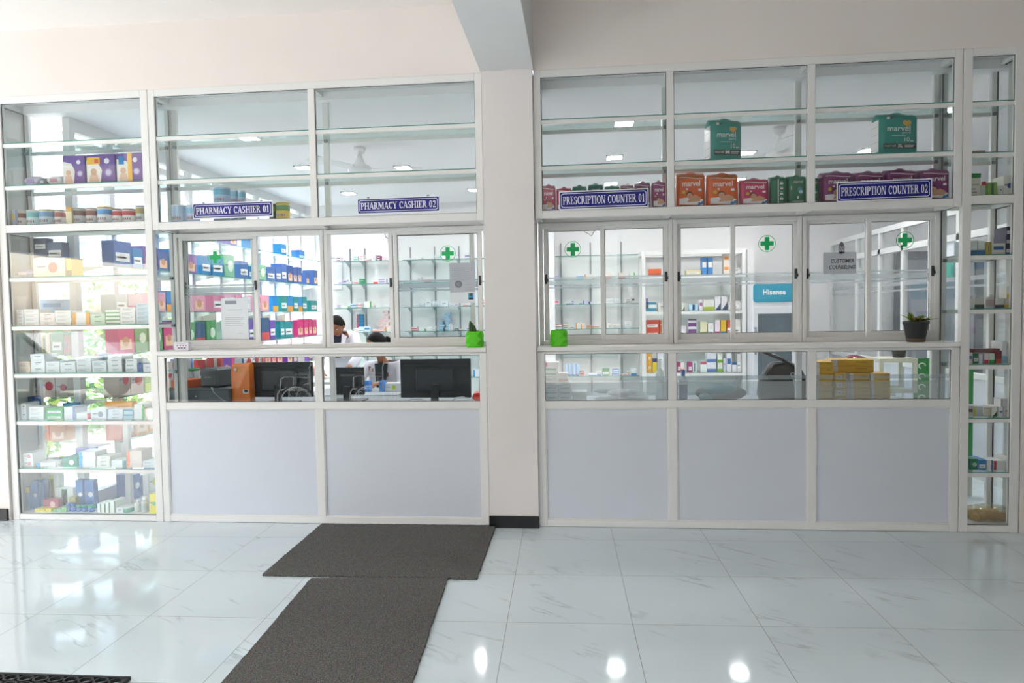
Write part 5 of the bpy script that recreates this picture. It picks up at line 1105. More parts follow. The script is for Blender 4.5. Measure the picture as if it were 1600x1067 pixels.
for rk in ('left', 'middle', 'right'):
    for si, spans in enumerate(SP[rk]): fill(rk, si, HZS[si], spans, RK[rk][2])
# leaning towers of pink and blue cartons and tubes on the racks
for (rk, px, si, n, c, a, wd) in [('left', 598, 3, 7, '#ecd8d8', '#d88a8a', 'pink and white'), ('left', 589, 3, 4, '#e8d0d0', '#c87878', 'pale pink'), ('middle', 694, 3, 6, '#a8cbe4', '#e4eef6', 'light blue'), ('middle', 688, 3, 3, '#8fc4e4', '#e4eef6', 'sky blue'), ('left', 556, 3, 4, '#2f7fb0', '#d8503a', 'blue and red')]:
    Yf = RK[rk][2]; x = at(px, 480, Y=Yf).x; 
    for i in range(n):
        carton(x+(.012 if i % 2 else -.012)*(0 if wd == 'blue and red' else 1), Yf+.16, HZS[si]+.0006+i*.042+(.08 if wd == 'blue and red' else 0)*(1 if i else 0), .085, .07, .041 if not (wd == 'blue and red' and i == 0) else .12, c, a, 'l' if wd == 'blue and red' else 's', f'{wd} carton, {ORD[i+1]} from bottom of staggered tower on {rk} back rack', f'{wd} cartons stacked as a tower', 'rack_medicine_box')
rt = random.Random(5)
for i in range(7):
    Yf = RK['right'][2]; x = at(884+i*3.0, 480, Y=Yf).x
    o = MB(); o.lathe([(.017, 0), (.017, .02), (.015, .022)], PM('#2f6fb0'), n=12); o.lathe([(.015, .022), (.018, .03), (.018, .13), (.016, .165), (.018, .168)], PM('#c4d8ec' if i % 2 else '#9cc0e4'), n=12, sy=.6)
    ob = o.build('ointment_tube'); ob.location = (x, Yf+.03+.03*(i % 2), HZS[5]+.0006); tag(ob, 'blue and white tube standing on its cap on the lowest right back shelf', 'tube', 'blue and white tubes on the lowest right back shelf')

# ---- free-standing aluminium cabinet with goods
CX0, CX1 = at(1003, 480, Y=4.42).x, at(1166, 480, Y=4.42).x; CYF, CYB = 4.42, 4.86; CT = at(1040, 391, Y=4.42).z
CZS = [at(1100, 429, Y=4.42).z, at(1100, 485, Y=4.42).z, at(1100, 525, Y=4.42).z-.02, at(1100, 582, Y=4.42).z, .35]
t = thing('stock_cabinet', ((CX0+CX1)/2, 4.64, 0), 'white framed open cabinet full of medicine cartons against the back wall', 'cabinet'); before = set(bpy.data.objects)
f = MB()
for x in (CX0, CX1-.05, (CX0+CX1)/2-.02):
    for y in (CYF, CYB-.04):
        if x > CX0 and x < CX1-.06 and y > CYF: continue
        if x == (CX0+CX1)/2-.02: continue
        f.box(x, x+.05, y, y+.04, 0, CT, ALU, ch=.003)
for y in (CYF, CYB-.04): f.box(CX0+.05, CX1-.05, y, y+.04, CT-.06, CT, ALU); f.box(CX0+.05, CX1-.05, y, y+.04, .02, .08, ALU)
for x in (CX0, CX1-.05): f.box(x, x+.04, CYF+.04, CYB-.04, CT-.06, CT, ALU); f.box(x, x+.04, CYF+.04, CYB-.04, .02, .08, ALU)
f.build('frame', t)
for z in CZS:
    s = MB(); s.box(CX0+.051, CX1-.051, CYF+.04, CYB-.045, z-.008, z, GLASS_SH); s.box(CX0+.05, CX1-.05, CYF+.005, CYF+.035, z-.045, z-.0085, ALU); s.build('shelf', t)
fix(t, before)
CN = ['top', 'second', 'third', 'fourth']
def cab(px0, px1, pyt, si, base, acc, st, desc, n=1, dy=0.0):  # ordinary medicine boxes like those in the front cabinets
    Y = CYF+.06+dy; x0, x1 = at(px0, 500, Y=Y).x, at(px1, 500, Y=Y).x; x0 = max(x0, CX0+.055); x1 = min(x1, CX1-.055); z = CZS[si]+.0006; h_ = max(.02, (at((px0+px1)/2, pyt, Y=Y).z - z)/n); k = place_name('cab%d' % si)
    for i in range(n):
        carton((x0+x1)/2, Y, z+i*h_, (x1-x0)*.97, .12, h_-.0008, base, acc, st, f'{desc}, {ORD[k]} from left' + (', ' + lvl(i, n) if n > 1 else '') + f', {CN[si]} shelf of framed cabinet', f'cartons in the framed back cabinet, {CN[si]} shelf', 'cabinet_medicine_box')
for r in [(1014,1034,420,0,'#d8602e','#b84a1e','b','orange carton'),(1072,1096,422,0,'#e0cfa0','#6a5a3a','w','cream and tan carton'),(1097,1105,402,0,'#3f86c8','#e4dcd0','m','tall blue and white carton'),(1106,1114,402,0,'#3f86c8','#e4dcd0','m','tall blue and white carton'),(1131,1140,396,0,'#e8dcd0','#e08a3a','m','white and orange carton',2),(1142,1158,418,0,'#dcdcdc','#a0a0a8','p','white carton'),
 (1006,1013,458,1,'#e4e0e8','#6a5ab0','m','white and violet carton'),(1007,1026,472,1,'#e4e8ea','#2f8aa8','tb','white carton with teal and blue ends'),(1028,1042,474,1,'#dcd8d4','#a8a4a0','p','pale carton'),(1058,1064,473,1,'#e2e2d8','#3a6a2e','x','white carton with green foot'),(1065,1070,473,1,'#e2e2d8','#3a6a2e','x','white carton with green foot'),(1077,1091,475,1,'#bfe0ec','#2f7ab8','v','light blue carton'),(1093,1098,468,1,'#e0dce0','#a8487a','m','white carton with purple mark'),(1099,1116,468,1,'#dfe0d8','#a8b83a','b','white and lime carton'),(1117,1126,463,1,'#e2e0e4','#3a4a68','x','white carton with dark corner'),(1127,1136,463,1,'#e2e0e4','#3a4a68','x','white carton with dark corner'),(1138,1158,470,1,'#dcd8d8','#c85a5a','w','white carton with red print'),
 (1006,1030,500,2,'#c8452e','#e8e0dc','w','red and white carton',2),(1031,1034,500,2,'#dc5a2a','#f0e0d0','o','orange carton',2),(1058,1072,508,2,'#e0d4e0','#9a5a9a','w','white and mauve carton'),(1075,1088,498,2,'#e0dce4','#6a3a78','tb','white and purple carton',3),(1094,1105,502,2,'#e0dcb8','#7aa04a','b','cream and green carton'),(1106,1115,505,2,'#e4e0e0','#c8808a','w','white and pink carton'),(1117,1125,500,2,'#e8dce8','#c03a8a','b','white carton with magenta base'),(1126,1135,500,2,'#e0b82a','#2f7a9a','b','yellow carton with blue base'),(1136,1142,500,2,'#c8503a','#e8c8c0','w','red carton'),(1144,1160,498,2,'#e6e0dc','#c8303a','w','white carton with red bars'),
 (1008,1018,552,3,'#e8a81e','#f0e4c8','o','orange and yellow carton',2),(1019,1026,560,3,'#e0c81e','#2a3a7a','t','yellow carton with navy top'),(1027,1036,552,3,'#dcdce4','#8a90a0','w','white carton',2),(1058,1063,566,3,'#a83a6a','#e8d0dc','w','plum carton'),(1063,1069,566,3,'#e4dcd8','#d85a2a','b','white carton with orange base'),(1075,1081,566,3,'#a8347a','#e8d0e0','w','magenta carton'),(1082,1088,566,3,'#e4e4e4','#2f9aa8','v','white carton with teal stripe'),(1094,1104,565,3,'#dfe8e4','#c05a7a','t','white carton with pink lid print'),(1104,1119,551,3,'#dcdfe6','#5a78b0','b','white carton with brown rings',2),(1121,1129,552,3,'#dfe2dc','#7ab03a','b','white and lime carton',2),(1130,1134,560,3,'#c8ccd8','#6a7aa8','p','narrow grey carton'),(1135,1143,552,3,'#e2e4e8','#2f66a8','m','white carton with blue swirl'),(1144,1151,566,3,'#e2e2e6','#2f66a8','t','white carton with blue top'),(1152,1158,553,3,'#dcdcdc','#6a6a6e','w','white carton with grey print')]:
    cab(r[0], r[1], r[2], r[3], r[4], r[5], r[6], r[7], r[8] if len(r) > 8 else 1)

# ---- fridge
fx0, fx1 = at(1176, 480, Y=4.15).x, at(1246, 480, Y=4.15).x; fz = at(1210, 441, Y=4.15).z; fs_ = at(1210, 475, Y=4.15).z
t = thing('display_fridge', ((fx0+fx1)/2, 4.15, 0), 'tall white glass door fridge with a teal header reading Hisense', 'fridge'); W2 = (fx1-fx0)/2
FW = M('#dcdde2', .35, var=.02)
o = MB(); o.box(-W2, W2, .03, .6, .02, fz, FW, ch=.01); o.build('body', t)
o = MB(); o.poly(rrect(0, (fz+fs_)/2+.005, W2-.012, (fz-fs_)/2-.02, .04), .02, M('#2f9dbb', .3, var=.25, scale=6), .01); o.build('header_sign', t)
o = MB(); o.text('Hisense', -W2*.52, W2*.5, (fz+fs_)/2-.02, (fz+fs_)/2+.05, .018, M('#e8eef2', .4), bold=.035); o.build('header_lettering', t)
o = MB(); zt = fs_-.03
for bx in ((-W2+.01, W2-.01, zt-.09, zt), (-W2+.01, W2-.01, .1, .18), (-W2+.01, -W2+.065, .18, zt-.09), (W2-.065, W2-.01, .18, zt-.09)): o.box(bx[0], bx[1], 0, .028, bx[2], bx[3], FW, ch=.003)
dr = o.build('door', t); o = MB(); o.box(-W2+.066, W2-.066, .008, .014, .181, zt-.091, M('#5d6b74', .08, spec=.7, var=.35, scale=7)); o.build('glass', dr)
o = MB(); o.box(-W2+.02, -W2+.04, -.03, 0, .9, 1.25, CHROME, ch=.004); o.build('handle', dr)
# wall pier left of the fridge, hook and small boxes on the walls
o = MB(); x0, x1 = at(1167, 480, Y=4.5).x, at(1176, 480, Y=4.5).x; o.box(x0+.01, x1+.02, 4.5, BY, 0, 2.25, INWALL); struct(o.build('trim_1'))
o = MB(); o.tube([(-.02, 0, .04), (-.02, -.01, 0), (0, -.015, -.02), (.02, -.01, 0), (.02, 0, .03)], .004, GASKET, 6); ob = o.build('wall_hook'); ob.location = at(1172, 462, Y=4.485); tag(ob, 'small dark hook on the white pier left of the fridge', 'hook')
# electric box and conduits
a = at(462, 432, Y=BY-.1); b = at(484, 471, Y=BY-.1)
t = thing('electric_box', ((a.x+b.x)/2, BY-.001, b.z), 'white wall box with conduits on the back wall right of the blue packets', 'electric box'); hw = (b.x-a.x)/2; hh = a.z-b.z
o = MB(); o.box(-hw, hw, -.1, 0, 0, hh, M('#e2e4ea', .4, var=.02), ch=.004); o.build('housing', t); o = MB(); o.box(-hw+.01, hw-.01, -.106, -.101, .01, hh-.01, M('#dadde4', .35, var=.02)); d_ = o.build('door', t); o = MB(); o.lathe([(.008, 0), (.008, .01)], GASKET, n=10); o.xform(Matrix.Translation((hw-.03, -.107, hh*.55)) @ Matrix.Rotation(PI/2, 4, 'X')); o.build('knob', d_)
def conduit(pts, r, label, mt=WHITE, nm='conduit', cat='conduit'):
    o = MB(); o.tube(pts, r, mt, 8); ob = o.build(nm); return tag(ob, label, cat)
conduit([tuple(at(491, 366, Y=BY-.012)), tuple(at(492, 402, Y=BY-.012)), tuple(at(520, 403, Y=BY-.012))], .011, 'white cable duct on the back wall above the electric box')
conduit([tuple(at(480, 500, Y=BY-.012)), tuple(at(520, 501, Y=BY-.012))], .010, 'white horizontal cable duct on the back wall beside the standing man')
conduit([tuple(at(500, 402, Y=BY-.012)), tuple(at(535, 403, Y=BY-.012)), tuple(at(535, 452, Y=BY-.012)), tuple(at(520, 452, Y=BY-.012))], .008, 'thin grey white conduit loop behind the left back rack', M('#cfd1d8', .5))
conduit([tuple(at(601, 364, Y=BY-.02)), tuple(at(602, 370, Y=BY-.03)), tuple(at(607, 373, Y=BY-.03)), tuple(at(611, 371, Y=BY-.03)), tuple(at(618, 364, Y=BY-.03)), tuple(at(613, 367, Y=BY-.03)), tuple(at(606, 377, Y=BY-.03)), tuple(at(609, 378, Y=BY-.03)), tuple(at(611, 371, Y=BY-.03))], .0045, 'black cable looped on the back wall above the left rack', GASKET, 'cable', 'cable')
conduit([tuple(at(913, 362, Y=BY-.02)), tuple(at(921, 366, Y=BY-.03)), tuple(at(924, 369, Y=BY-.03)), tuple(at(928, 362, Y=BY-.03)), tuple(at(932, 358, Y=BY-.03))], .0045, 'black cable looped on the back wall above the right rack', M('#55585e', .5), 'cable', 'cable')
conduit([tuple(at(476, 404, Y=BY-.02)), tuple(at(473, 418, Y=BY-.03)), tuple(at(478, 413, Y=BY-.03)), tuple(at(483, 414, Y=BY-.03))], .004, 'thin wires hanging from a wall outlet above the electric box', M('#8a5a50', .5), 'cable', 'cable')
c = at(532, 299, Y=BY-.06)
t = thing('emergency_light', tuple(c), 'grey and white wall lamp with one round head under the left ceiling fan', 'wall lamp')
o = MB(); o.box(-.09, -.03, 0, .055, -.08, .08, M('#b4b6ba', .5), ch=.004); o.build('housing', t); o = MB(); o.lathe([(.05, 0), (.058, .02), (.045, .06)], WHITE, n=22); o.xform(Matrix.Translation((.03, -.01, .0)) @ Matrix.Rotation(-PI/2, 4, 'X')); o.build('lamp_head', t)
o = MB(); o.disc(0, 0, .026, 0, M('#7a7c80', .4)); o.xform(Matrix.Translation((.03, -.012, 0))); o.build('lens', t)

# ================================================================== DESKS AND WHAT STANDS ON THEM
DT = 0.80
def desk(x0, x1, y0, y1, z, label, top=ALU2):
    t = thing('desk', ((x0+x1)/2, (y0+y1)/2, 0), label, 'desk'); hx, hy = (x1-x0)/2, (y1-y0)/2
    o = MB(); o.box(-hx, hx, -hy, hy, z-.03, z, top, ch=.003); o.build('desktop', t)
    for sx in (-1, 1):
        for sy in (-1, 1): o = MB(); o.box(sx*(hx-.03)-.02, sx*(hx-.03)+.02, sy*(hy-.03)-.02, sy*(hy-.03)+.02, 0.001, z-.0305, ALU2); o.build('leg', t)
    return t
desk(-3.58, -.68, .315, .94, DT, 'long pale desk behind the cashier counter', M('#8e959a', .4, var=.1))
desk(-.26, 2.40, .315, .90, DT, 'long pale desk behind the prescription counter', M('#c8ccd2', .4, var=.05))
desk(-2.55, -1.65, 1.35, 1.95, .76, 'small grey work table where the woman in white sits', M('#a8adb2', .5, var=.08))
def deskitem(px0, px1, pyt, Y): x0, x1 = xat(px0, DT+.12, Y), xat(px1, DT+.12, Y); return x0, x1, at((px0+px1)/2, pyt, Y=Y).z
def monitor(px0, px1, pyt, Y, label, rz=0.0, zb=None):
    x0, x1, zt = deskitem(px0, px1, pyt, Y); hw = (x1-x0)/2; t = thing('monitor', ((x0+x1)/2, Y, DT+.0005), label, 'monitor', 'computer monitors seen from behind', rz); H_ = zt-DT
    MT = M('#23282c', .22, spec=.6, var=.08)
    o = MB(); o.box(-hw, hw, 0, .02, .05, H_, MT, ch=.004); o.box(-hw*.55, hw*.55, -.028, 0, .10, H_*.80, M('#2b3136', .35, var=.06), ch=.012); o.box(-hw*.9, hw*.9, -.006, 0, H_*.86, H_*.88, M('#15181b', .4)); o.build('housing', t)
    o = MB(); o.box(-.02, .02, -.030, -.028, H_*.44, H_*.46, CHROME); o.build('badge', t)
    o = MB(); o.box(-.03, .03, -.045, -.029, .012, H_*.45, BLACKP, ch=.004); o.box(-.13, .13, -.09, .11, 0, .012, BLACKP, ch=.004); o.build('stand', t); return t
monitor(626, 736, 561, .42, 'large dark monitor seen from behind, right of the seated woman')
monitor(387, 489, 566, .50, 'large dark monitor seen from behind, right of the orange bag')
monitor(520, 569, 574, .62, 'smaller dark grey monitor seen from behind in front of the standing man')
def bottombox(px0, px1, pyt, Y, d_, c, name, label, cat, ch=.008, z=DT, extra=None):
    x0, x1, zt = deskitem(px0, px1, pyt, Y); hw = (x1-x0)/2; t = thing(name, ((x0+x1)/2, Y, z+.0005), label, cat)
    o = MB(); o.box(-hw, hw, 0, d_, 0, zt-z, c, ch=ch); o.build('housing', t)
    if extra: extra(t, hw, zt-z, d_)
    return t, hw, zt-z
CASE = M('#4d565c', .4, var=.12)
t, hw, hh = bottombox(255, 358, 607, .36, .34, CASE, 'cash_drawer', 'wide dark grey cash drawer on the desk at the left', 'cash drawer')
o = MB(); o.box(-hw+.01, hw-.01, -.003, 0, hh*.2, hh*.85, M('#5a646a', .35, var=.08)); dr = o.build('drawer', t); o = MB(); o.lathe([(.01, 0), (.01, .006)], CHROME, n=12); o.xform(Matrix.Translation((0, -.004, hh*.55)) @ Matrix.Rotation(PI/2, 4, 'X')); o.build('keyhole', dr)
zt0 = DT+hh+.001
x0, x1 = xat(305, zt0+.1, .42), xat(338, zt0+.1, .42); ztp = at(322, 576, Y=.42).z
t = thing('receipt_printer', ((x0+x1)/2+.02, .42, zt0), 'dark grey receipt printer standing on the cash drawer', 'printer', rz=math.radians(-14)); hw2 = (x1-x0)/2; hp = ztp-zt0
o = MB(); o.box(-hw2, hw2, 0, .2, 0, hp, M('#454b50', .35, var=.08), ch=.014); o.build('housing', t); o = MB(); o.box(-hw2+.01, hw2-.01, -.004, 0, hp*.62, hp*.92, M('#34393d', .3), ch=.002); o.build('paper_cover', t)
o = MB(); o.text('EPSON', -.03, .03, hp*.52, hp*.57, -.0045, M('#c8ccd0', .4), bold=.02); o.build('maker_lettering', t)
conduit([(x0+.14, .40, zt0+.006), (x0+.17, .352, zt0+.004), (x0+.19, .345, zt0-.03), (x0+.26, .345, DT+.05), (x0+.33, .345, DT+.012)], .005, 'grey cable running down from the receipt printer', M('#9aa0a4', .4), 'cable', 'cable')
x0, x1 = xat(264, zt0+.03, .40), xat(290, zt0+.03, .40); h3 = at(277, 594, Y=.40).z-zt0
t = thing('parcel_box', ((x0+x1)/2, .40, zt0), 'low orange cardboard box with a white label on the cash drawer', 'box', rz=math.radians(-20)); OR = M('#e8641e', .5, var=.05); hb = (x1-x0)/2
o = MB(); o.box(-hb, hb+.01, 0, .19, 0, h3, OR, ch=.002); o.build('carton', t); o = MB(); o.box(hb*.1, hb*.9, -.0008, 0, .004, h3*.3, WHITE); o.build('label', t)
# small tub with green lid
x0, x1 = xat(289, 1.0, .55), xat(304, 1.0, .55)
t = thing('plastic_tub', ((x0+x1)/2, .62, zt0), 'clear tub with green lid standing behind the orange box', 'tub'); o = MB(); r = (x1-x0)/2; o.lathe([(r*.85, 0), (r, .12)], glass_mat('clear_tub', '#e8eef0', 1, 1.4, haze=.25), n=20); o.build('tub', t); o = MB(); o.lathe([(r*1.1, .12), (r*1.1, .135)], M('#1f8a4a', .4), n=20); o.build('lid', t)
# orange bag
x0, x1, zt = deskitem(359, 388, 567, .40); hw = (x1-x0)/2; t = thing('paper_bag', ((x0+x1)/2+.012, .40, DT+.0005), 'glossy orange bag standing upright beside the dark monitor', 'bag'); H_ = zt-DT
OB = M('#ef7d10', .25, spec=.7, var=.12, scale=9)
o = MB(); v = [(-hw, 0, 0), (hw, .0, 0), (hw, .09, 0), (-hw, .09, 0), (-hw, .01, H_*.9), (hw*.98, .0, H_*.93), (hw*.98, .08, H_*.93), (-hw, .08, H_*.9), (-hw*.98, .035, H_*.965), (hw, .035, H_*1.0), (hw, .045, H_*1.0), (-hw*.98, .045, H_*.965)]
o.add(v, [(0, 3, 2, 1), (0, 1, 5, 4), (1, 2, 6, 5), (2, 3, 7, 6), (3, 0, 4, 7), (4, 5, 9, 8), (5, 6, 10, 9), (6, 7, 11, 10), (7, 4, 8, 11), (8, 9, 10, 11)], OB); o.build('bag_body', t)
o = MB(); o.box(hw*.25, hw*.85, -.0012, 0, H_*.28, H_*.38, WHITE); o.box(hw*.4, hw*.8, -.0018, -.0012, H_*.30, H_*.37, DARKG); o.build('label', t)
o = MB(); o.disc(-hw*.5, H_*.84, .012, -.001, M('#f0d0c0', .5), 14); o.disc(-hw*.1, H_*.82, .014, -.001, M('#f0b030', .5), 14); o.build('printed_mark', t)
# hanging packets above the printer : rack of leaflets
for i, (a, b, t_, c, ac, st, lab) in enumerate([(302, 320, 562, '#e6e4e8', '#c8343e', 't', 'white leaflet with red head'), (322, 332, 560, '#c8403a', '#e8b0a8', 'p', 'red curved leaflet'), (333, 338, 560, '#d8d0c8', '#b0a890', 'p', 'beige leaflet'), (338, 344, 560, '#c84a44', '#e8b0a8', 'p', 'dark red leaflet'), (287, 300, 560, '#c8c4c8', '#6a8ac8', 'r', 'grey leaflet with blue edge'), (366, 380, 560, '#dce4ea', '#2f8ad0', 'r', 'white carton with blue edge')]):
    x0, x1 = xat(a, 1.1, .78), xat(b, 1.1, .78); zt = at((a+b)/2, t_, Y=.78).z
    ob = carton_mb((x1-x0), .04, zt-DT-.001, c, ac, st).build('leaflet_box'); ob.location = ((x0+x1)/2, .79, DT+.0006); tag(ob, lab + ' standing at the back of the cashier desk', 'leaflet box')
# red cloth and blue cartons at the right end of the cashier desk
soft_pack(737, 756, 613, DT, .36, .14, '#d82a22', '#e84a3a', 'red_bag', 'crumpled red plastic bag at the right end of the cashier desk', 'bag')
# white carton with green corner and brown tray beside the seated woman
# cables before the right monitor
conduit([(xat(628, .84, .30)+.0, .305, DT+.02), (xat(640, .84, .3), .33, DT+.05), (xat(655, .84, .3), .33, DT+.055), (xat(672, .84, .3), .33, DT+.03), (xat(680, .84, .3), .33, DT+.01)], .005, 'grey white cable arching under the large monitor, left loop', M('#c8ccd0', .35), 'cable', 'cable')
conduit([(xat(699, .84, .3), .33, DT+.02), (xat(712, .84, .3), .33, DT+.06), (xat(722, .84, .3), .33, DT+.065), (xat(738, .84, .3), .33, DT+.045), (xat(745, .84, .3), .33, DT+.02)], .005, 'grey white cable arching under the large monitor, right loop', M('#c8ccd0', .35), 'cable', 'cable')

# ---- prescription desk: stacks of cartons, bags, yellow boxes, handbag
def dstack(px0, px1, pyb, pyt, Y, n, base, acc, st, desc, place, d_=.14, rz=0.0, jit=.004):
    x0, x1 = xat(px0, 1.0, Y), xat(px1, 1.0, Y); zb_ = DT+.0006 if pyb is None else at((px0+px1)/2, pyb, Y=Y).z; zt = at((px0+px1)/2, pyt, Y=Y).z; h_ = (zt-zb_)/n
    for i in range(n):
        carton((x0+x1)/2+rnd.uniform(-jit, jit), Y+rnd.uniform(0, jit), zb_+i*h_, (x1-x0)*.98, d_, h_-.0008, base, acc, st, f'{desc}' + (', ' + lvl(i, n) if n > 1 else '') + f', {place}', desc.split(',')[0] + ' stack ' + place, rz=rz)
dstack(849, 872, None, 574, .36, 8, '#dfe6e4', '#1f9a78', 'm', 'white carton with green oval, left pile', 'behind the first frosted glass pane')
dstack(873, 893, None, 596, .35, 5, '#dfe6e4', '#1f9a78', 'm', 'white carton with green oval, right pile', 'behind the first frosted glass pane')
dstack(873, 888, 596, 583, .37, 1, '#e4e0dc', '#c8382e', 'b', 'white carton with red base', 'on the right pile of green oval cartons')
dstack(894, 918, None, 612, .33, 1, '#e4e8dc', '#7ab82a', 'b', 'white carton with lime stripe', 'beside the piles of green oval cartons')
dstack(850, 873, 574, 566, .40, 1, '#e6dfe4', '#d83a7a', 'l', 'white carton with pink edge', 'on the left pile of green oval cartons')
FILM = glass_mat('clear_wrap', '#e6ecee', 1.0, 1.5, haze=.45)
def film_pack(px0, px1, zoff, Y, label, h_=.05):
    x0, x1 = xat(px0, DT+.05, Y), xat(px1, DT+.05, Y); L_ = x1-x0; t = thing('wrapped_pack', ((x0+x1)/2, Y, DT+zoff), label, 'wrapped pack', 'clear wrapped packs on the prescription desk')
    rr = random.Random(int(px0)); o = MB(); n = 14; m_ = 10; v = []; f = []
    for i in range(n+1):
        u = -1+2*i/n; k = max(.12, (1-abs(u)**5))
        for j in range(m_): a = 2*PI*j/m_; v.append((u*L_/2, .07+.07*math.cos(a), h_/2+h_/2*k*math.sin(a)+rr.uniform(-.004, .004)))
    for i in range(n):
        for j in range(m_): q = (j+1) % m_; f.append((i*m_+j, (i+1)*m_+j, (i+1)*m_+q, i*m_+q))
    o.add(v, f, FILM, True); o.build('plastic_wrap', t)
    o = MB(); o.box(-L_*.36, L_*.36, .02, .12, h_*.22, h_*.55, M('#c4cfd0', .6, var=.2)); o.box(-L_*.2, L_*.33, .016, .022, h_*.35, h_*.6, M('#2f4f8a', .5)); o.build('contents', t)
film_pack(930, 986, .0005, .36, 'clear wrapped flat pack with blue strip, bottom one of the heap'); film_pack(950, 1008, .052, .38, 'clear wrapped flat pack with blue strip, top right of the heap'); film_pack(928, 975, .055, .52, 'clear wrapped flat pack at the back left of the heap'); film_pack(955, 1014, .0005, .53, 'clear wrapped flat pack at the back right, lying on the desk')
bottle(1024, 1038, 563, DT, .45, '#dfe3e2', '#e8eceb', 'pump_bottle', 'pale translucent bottle right of the wrapped packs', 'bottle', neck=.3, hcap=.2)
b_ = bottle(1061, 1074, 578, DT, .40, '#d8dde4', '#1f5fae', 'hand_rub_bottle', 'clear bottle with blue cap and violet label behind the frosted glass', 'bottle', neck=.42, hcap=.18, band='#4a4c78')
# folded teal and black bag
t = thing('shoulder_bag', (xat(1130, .85, .45), .45, DT+.0005), 'dark bag with teal fold lying behind the frosted glass', 'bag')
o = MB(); o.ball((0, .09, .06), (.19, .09, .06), M('#2b2e30', .5, var=.15), 20, 12); o.build('bag_body', t); o = MB(); o.ball((-.01, .06, .085), (.13, .07, .045), M('#1f7f8a', .5, var=.15), 18, 10); o.ball((-.12, .04, .035), (.05, .05, .035), M('#1f7f8a', .5, var=.15), 14, 8); o.build('fabric_fold', t)
# black handbag
t = thing('handbag', (xat(1228, .95, .48), .48, DT+.0005), 'black leather handbag with silver ring clips on the prescription desk', 'handbag')
LB = M('#141517', .32, spec=.6, var=.2, scale=30); o = MB(); v = []; f = []; nc = 24
for z, wx, wy, cx in ((0, .17, .07, 0), (.05, .185, .085, 0), (.14, .175, .08, .0), (.22, .14, .065, .0), (.27, .10, .04, -.005), (.29, .06, .02, -.01)):
    for i in range(nc):
        a = 2*PI*i/nc; ca, sa = math.cos(a), math.sin(a); q = (abs(ca)**3+abs(sa)**3)**(-1/3); v.append((cx+ca*q*wx, .08+sa*q*wy, z))
for j in range(5):
    for i in range(nc): l = (i+1) % nc; f.append((j*nc+i, j*nc+l, (j+1)*nc+l, (j+1)*nc+i))
f += [tuple(range(nc))[::-1], tuple(5*nc+i for i in range(nc))]; o.add(v, f, LB, True); o.build('bag_body', t)
o = MB(); o.tube([(.12, .02, .18), (.06, .02, .26), (-.02, .03, .31), (-.10, .05, .345), (-.15, .06, .365)], [.009, .011, .013, .013, .010], LB, 8); o.tube([(-.13, .03, .08), (-.13, .02, .2), (-.08, .03, .27), (0, .03, .28)], .008, LB, 8); o.build('strap', t)
o = MB(); pts = [(.045+.016*math.cos(2*PI*k/12), -.012, .20+.016*math.sin(2*PI*k/12)) for k in range(12)]; o.tube(pts, .0035, CHROME, 6, True); o.tube([(.045, -.012, .185), (.05, -.014, .15), (.055, -.014, .12)], .004, CHROME, 6); o.build('ring_clip', t)
o = MB(); o.tube([(.07, -.010, .25), (.085, -.012, .20), (.09, -.012, .14), (.088, -.010, .10)], .003, CHROME, 6); o.tube([(.15, .02, .19), (.165, .02, .13)], .003, CHROME, 6); o.build('zip', t)
# stacks of yellow boxes
YB = '#d8a814'
def ybox(px0, px1, pyb, pyt, Y, n, desc, rz=0.0, wlab=False):
    x0, x1 = xat(px0, .95, Y), xat(px1, .95, Y); zb_ = DT+.0006 if pyb is None else at((px0+px1)/2, pyb, Y=Y).z; zt = at((px0+px1)/2, pyt, Y=Y).z; h_ = (zt-zb_)/n
    for i in range(n):
        w_ = (x1-x0)*.98; o = MB(); o.box(-w_/2, w_/2, 0, .17, .0008, h_-.0008, M(YB, .38, var=.08, scale=10), ch=.003)
        if wlab: o.box(-w_*.35, w_*.1, -.0008, .001, h_*.2, h_*.75, WHITE); o.box(-w_*.25, w_*.0, -.0012, 0, h_*.4, h_*.55, DARKG)
        else: o.box(-w_/2-.0006, -w_*.34, -.0006, .1706, h_*.04, h_*.96, M('#d9d5d0', .5)); o.box(w_*.08, w_*.34, -.0008, 0, h_*.55, h_*.68, M('#9a7410', .5))
        ob = o.build('yellow_box'); ob.location = ((x0+x1)/2+rnd.uniform(-.004, .004), Y+rnd.uniform(0, .005), zb_+i*h_); ob.rotation_euler = (0, 0, rz+rnd.uniform(-.03, .03))
        tag(ob, f'yellow carton, {desc}' + (', ' + lvl(i, n) if n > 1 else ''), 'box', 'yellow cartons on the prescription desk')
ybox(1276, 1302, None, 565, .36, 7, 'leftmost pile behind the rightmost lower pane'); ybox(1305, 1323, None, 583, .34, 4, 'short pile with white labels behind the rightmost lower pane', wlab=True)
ybox(1329, 1360, None, 583, .38, 4, 'third pile behind the rightmost lower pane'); ybox(1361, 1392, None, 583, .38, 4, 'rightmost pile behind the rightmost lower pane')
ybox(1298, 1365, 582, 562, .42, 2, 'lying across the middle piles', rz=-.06)
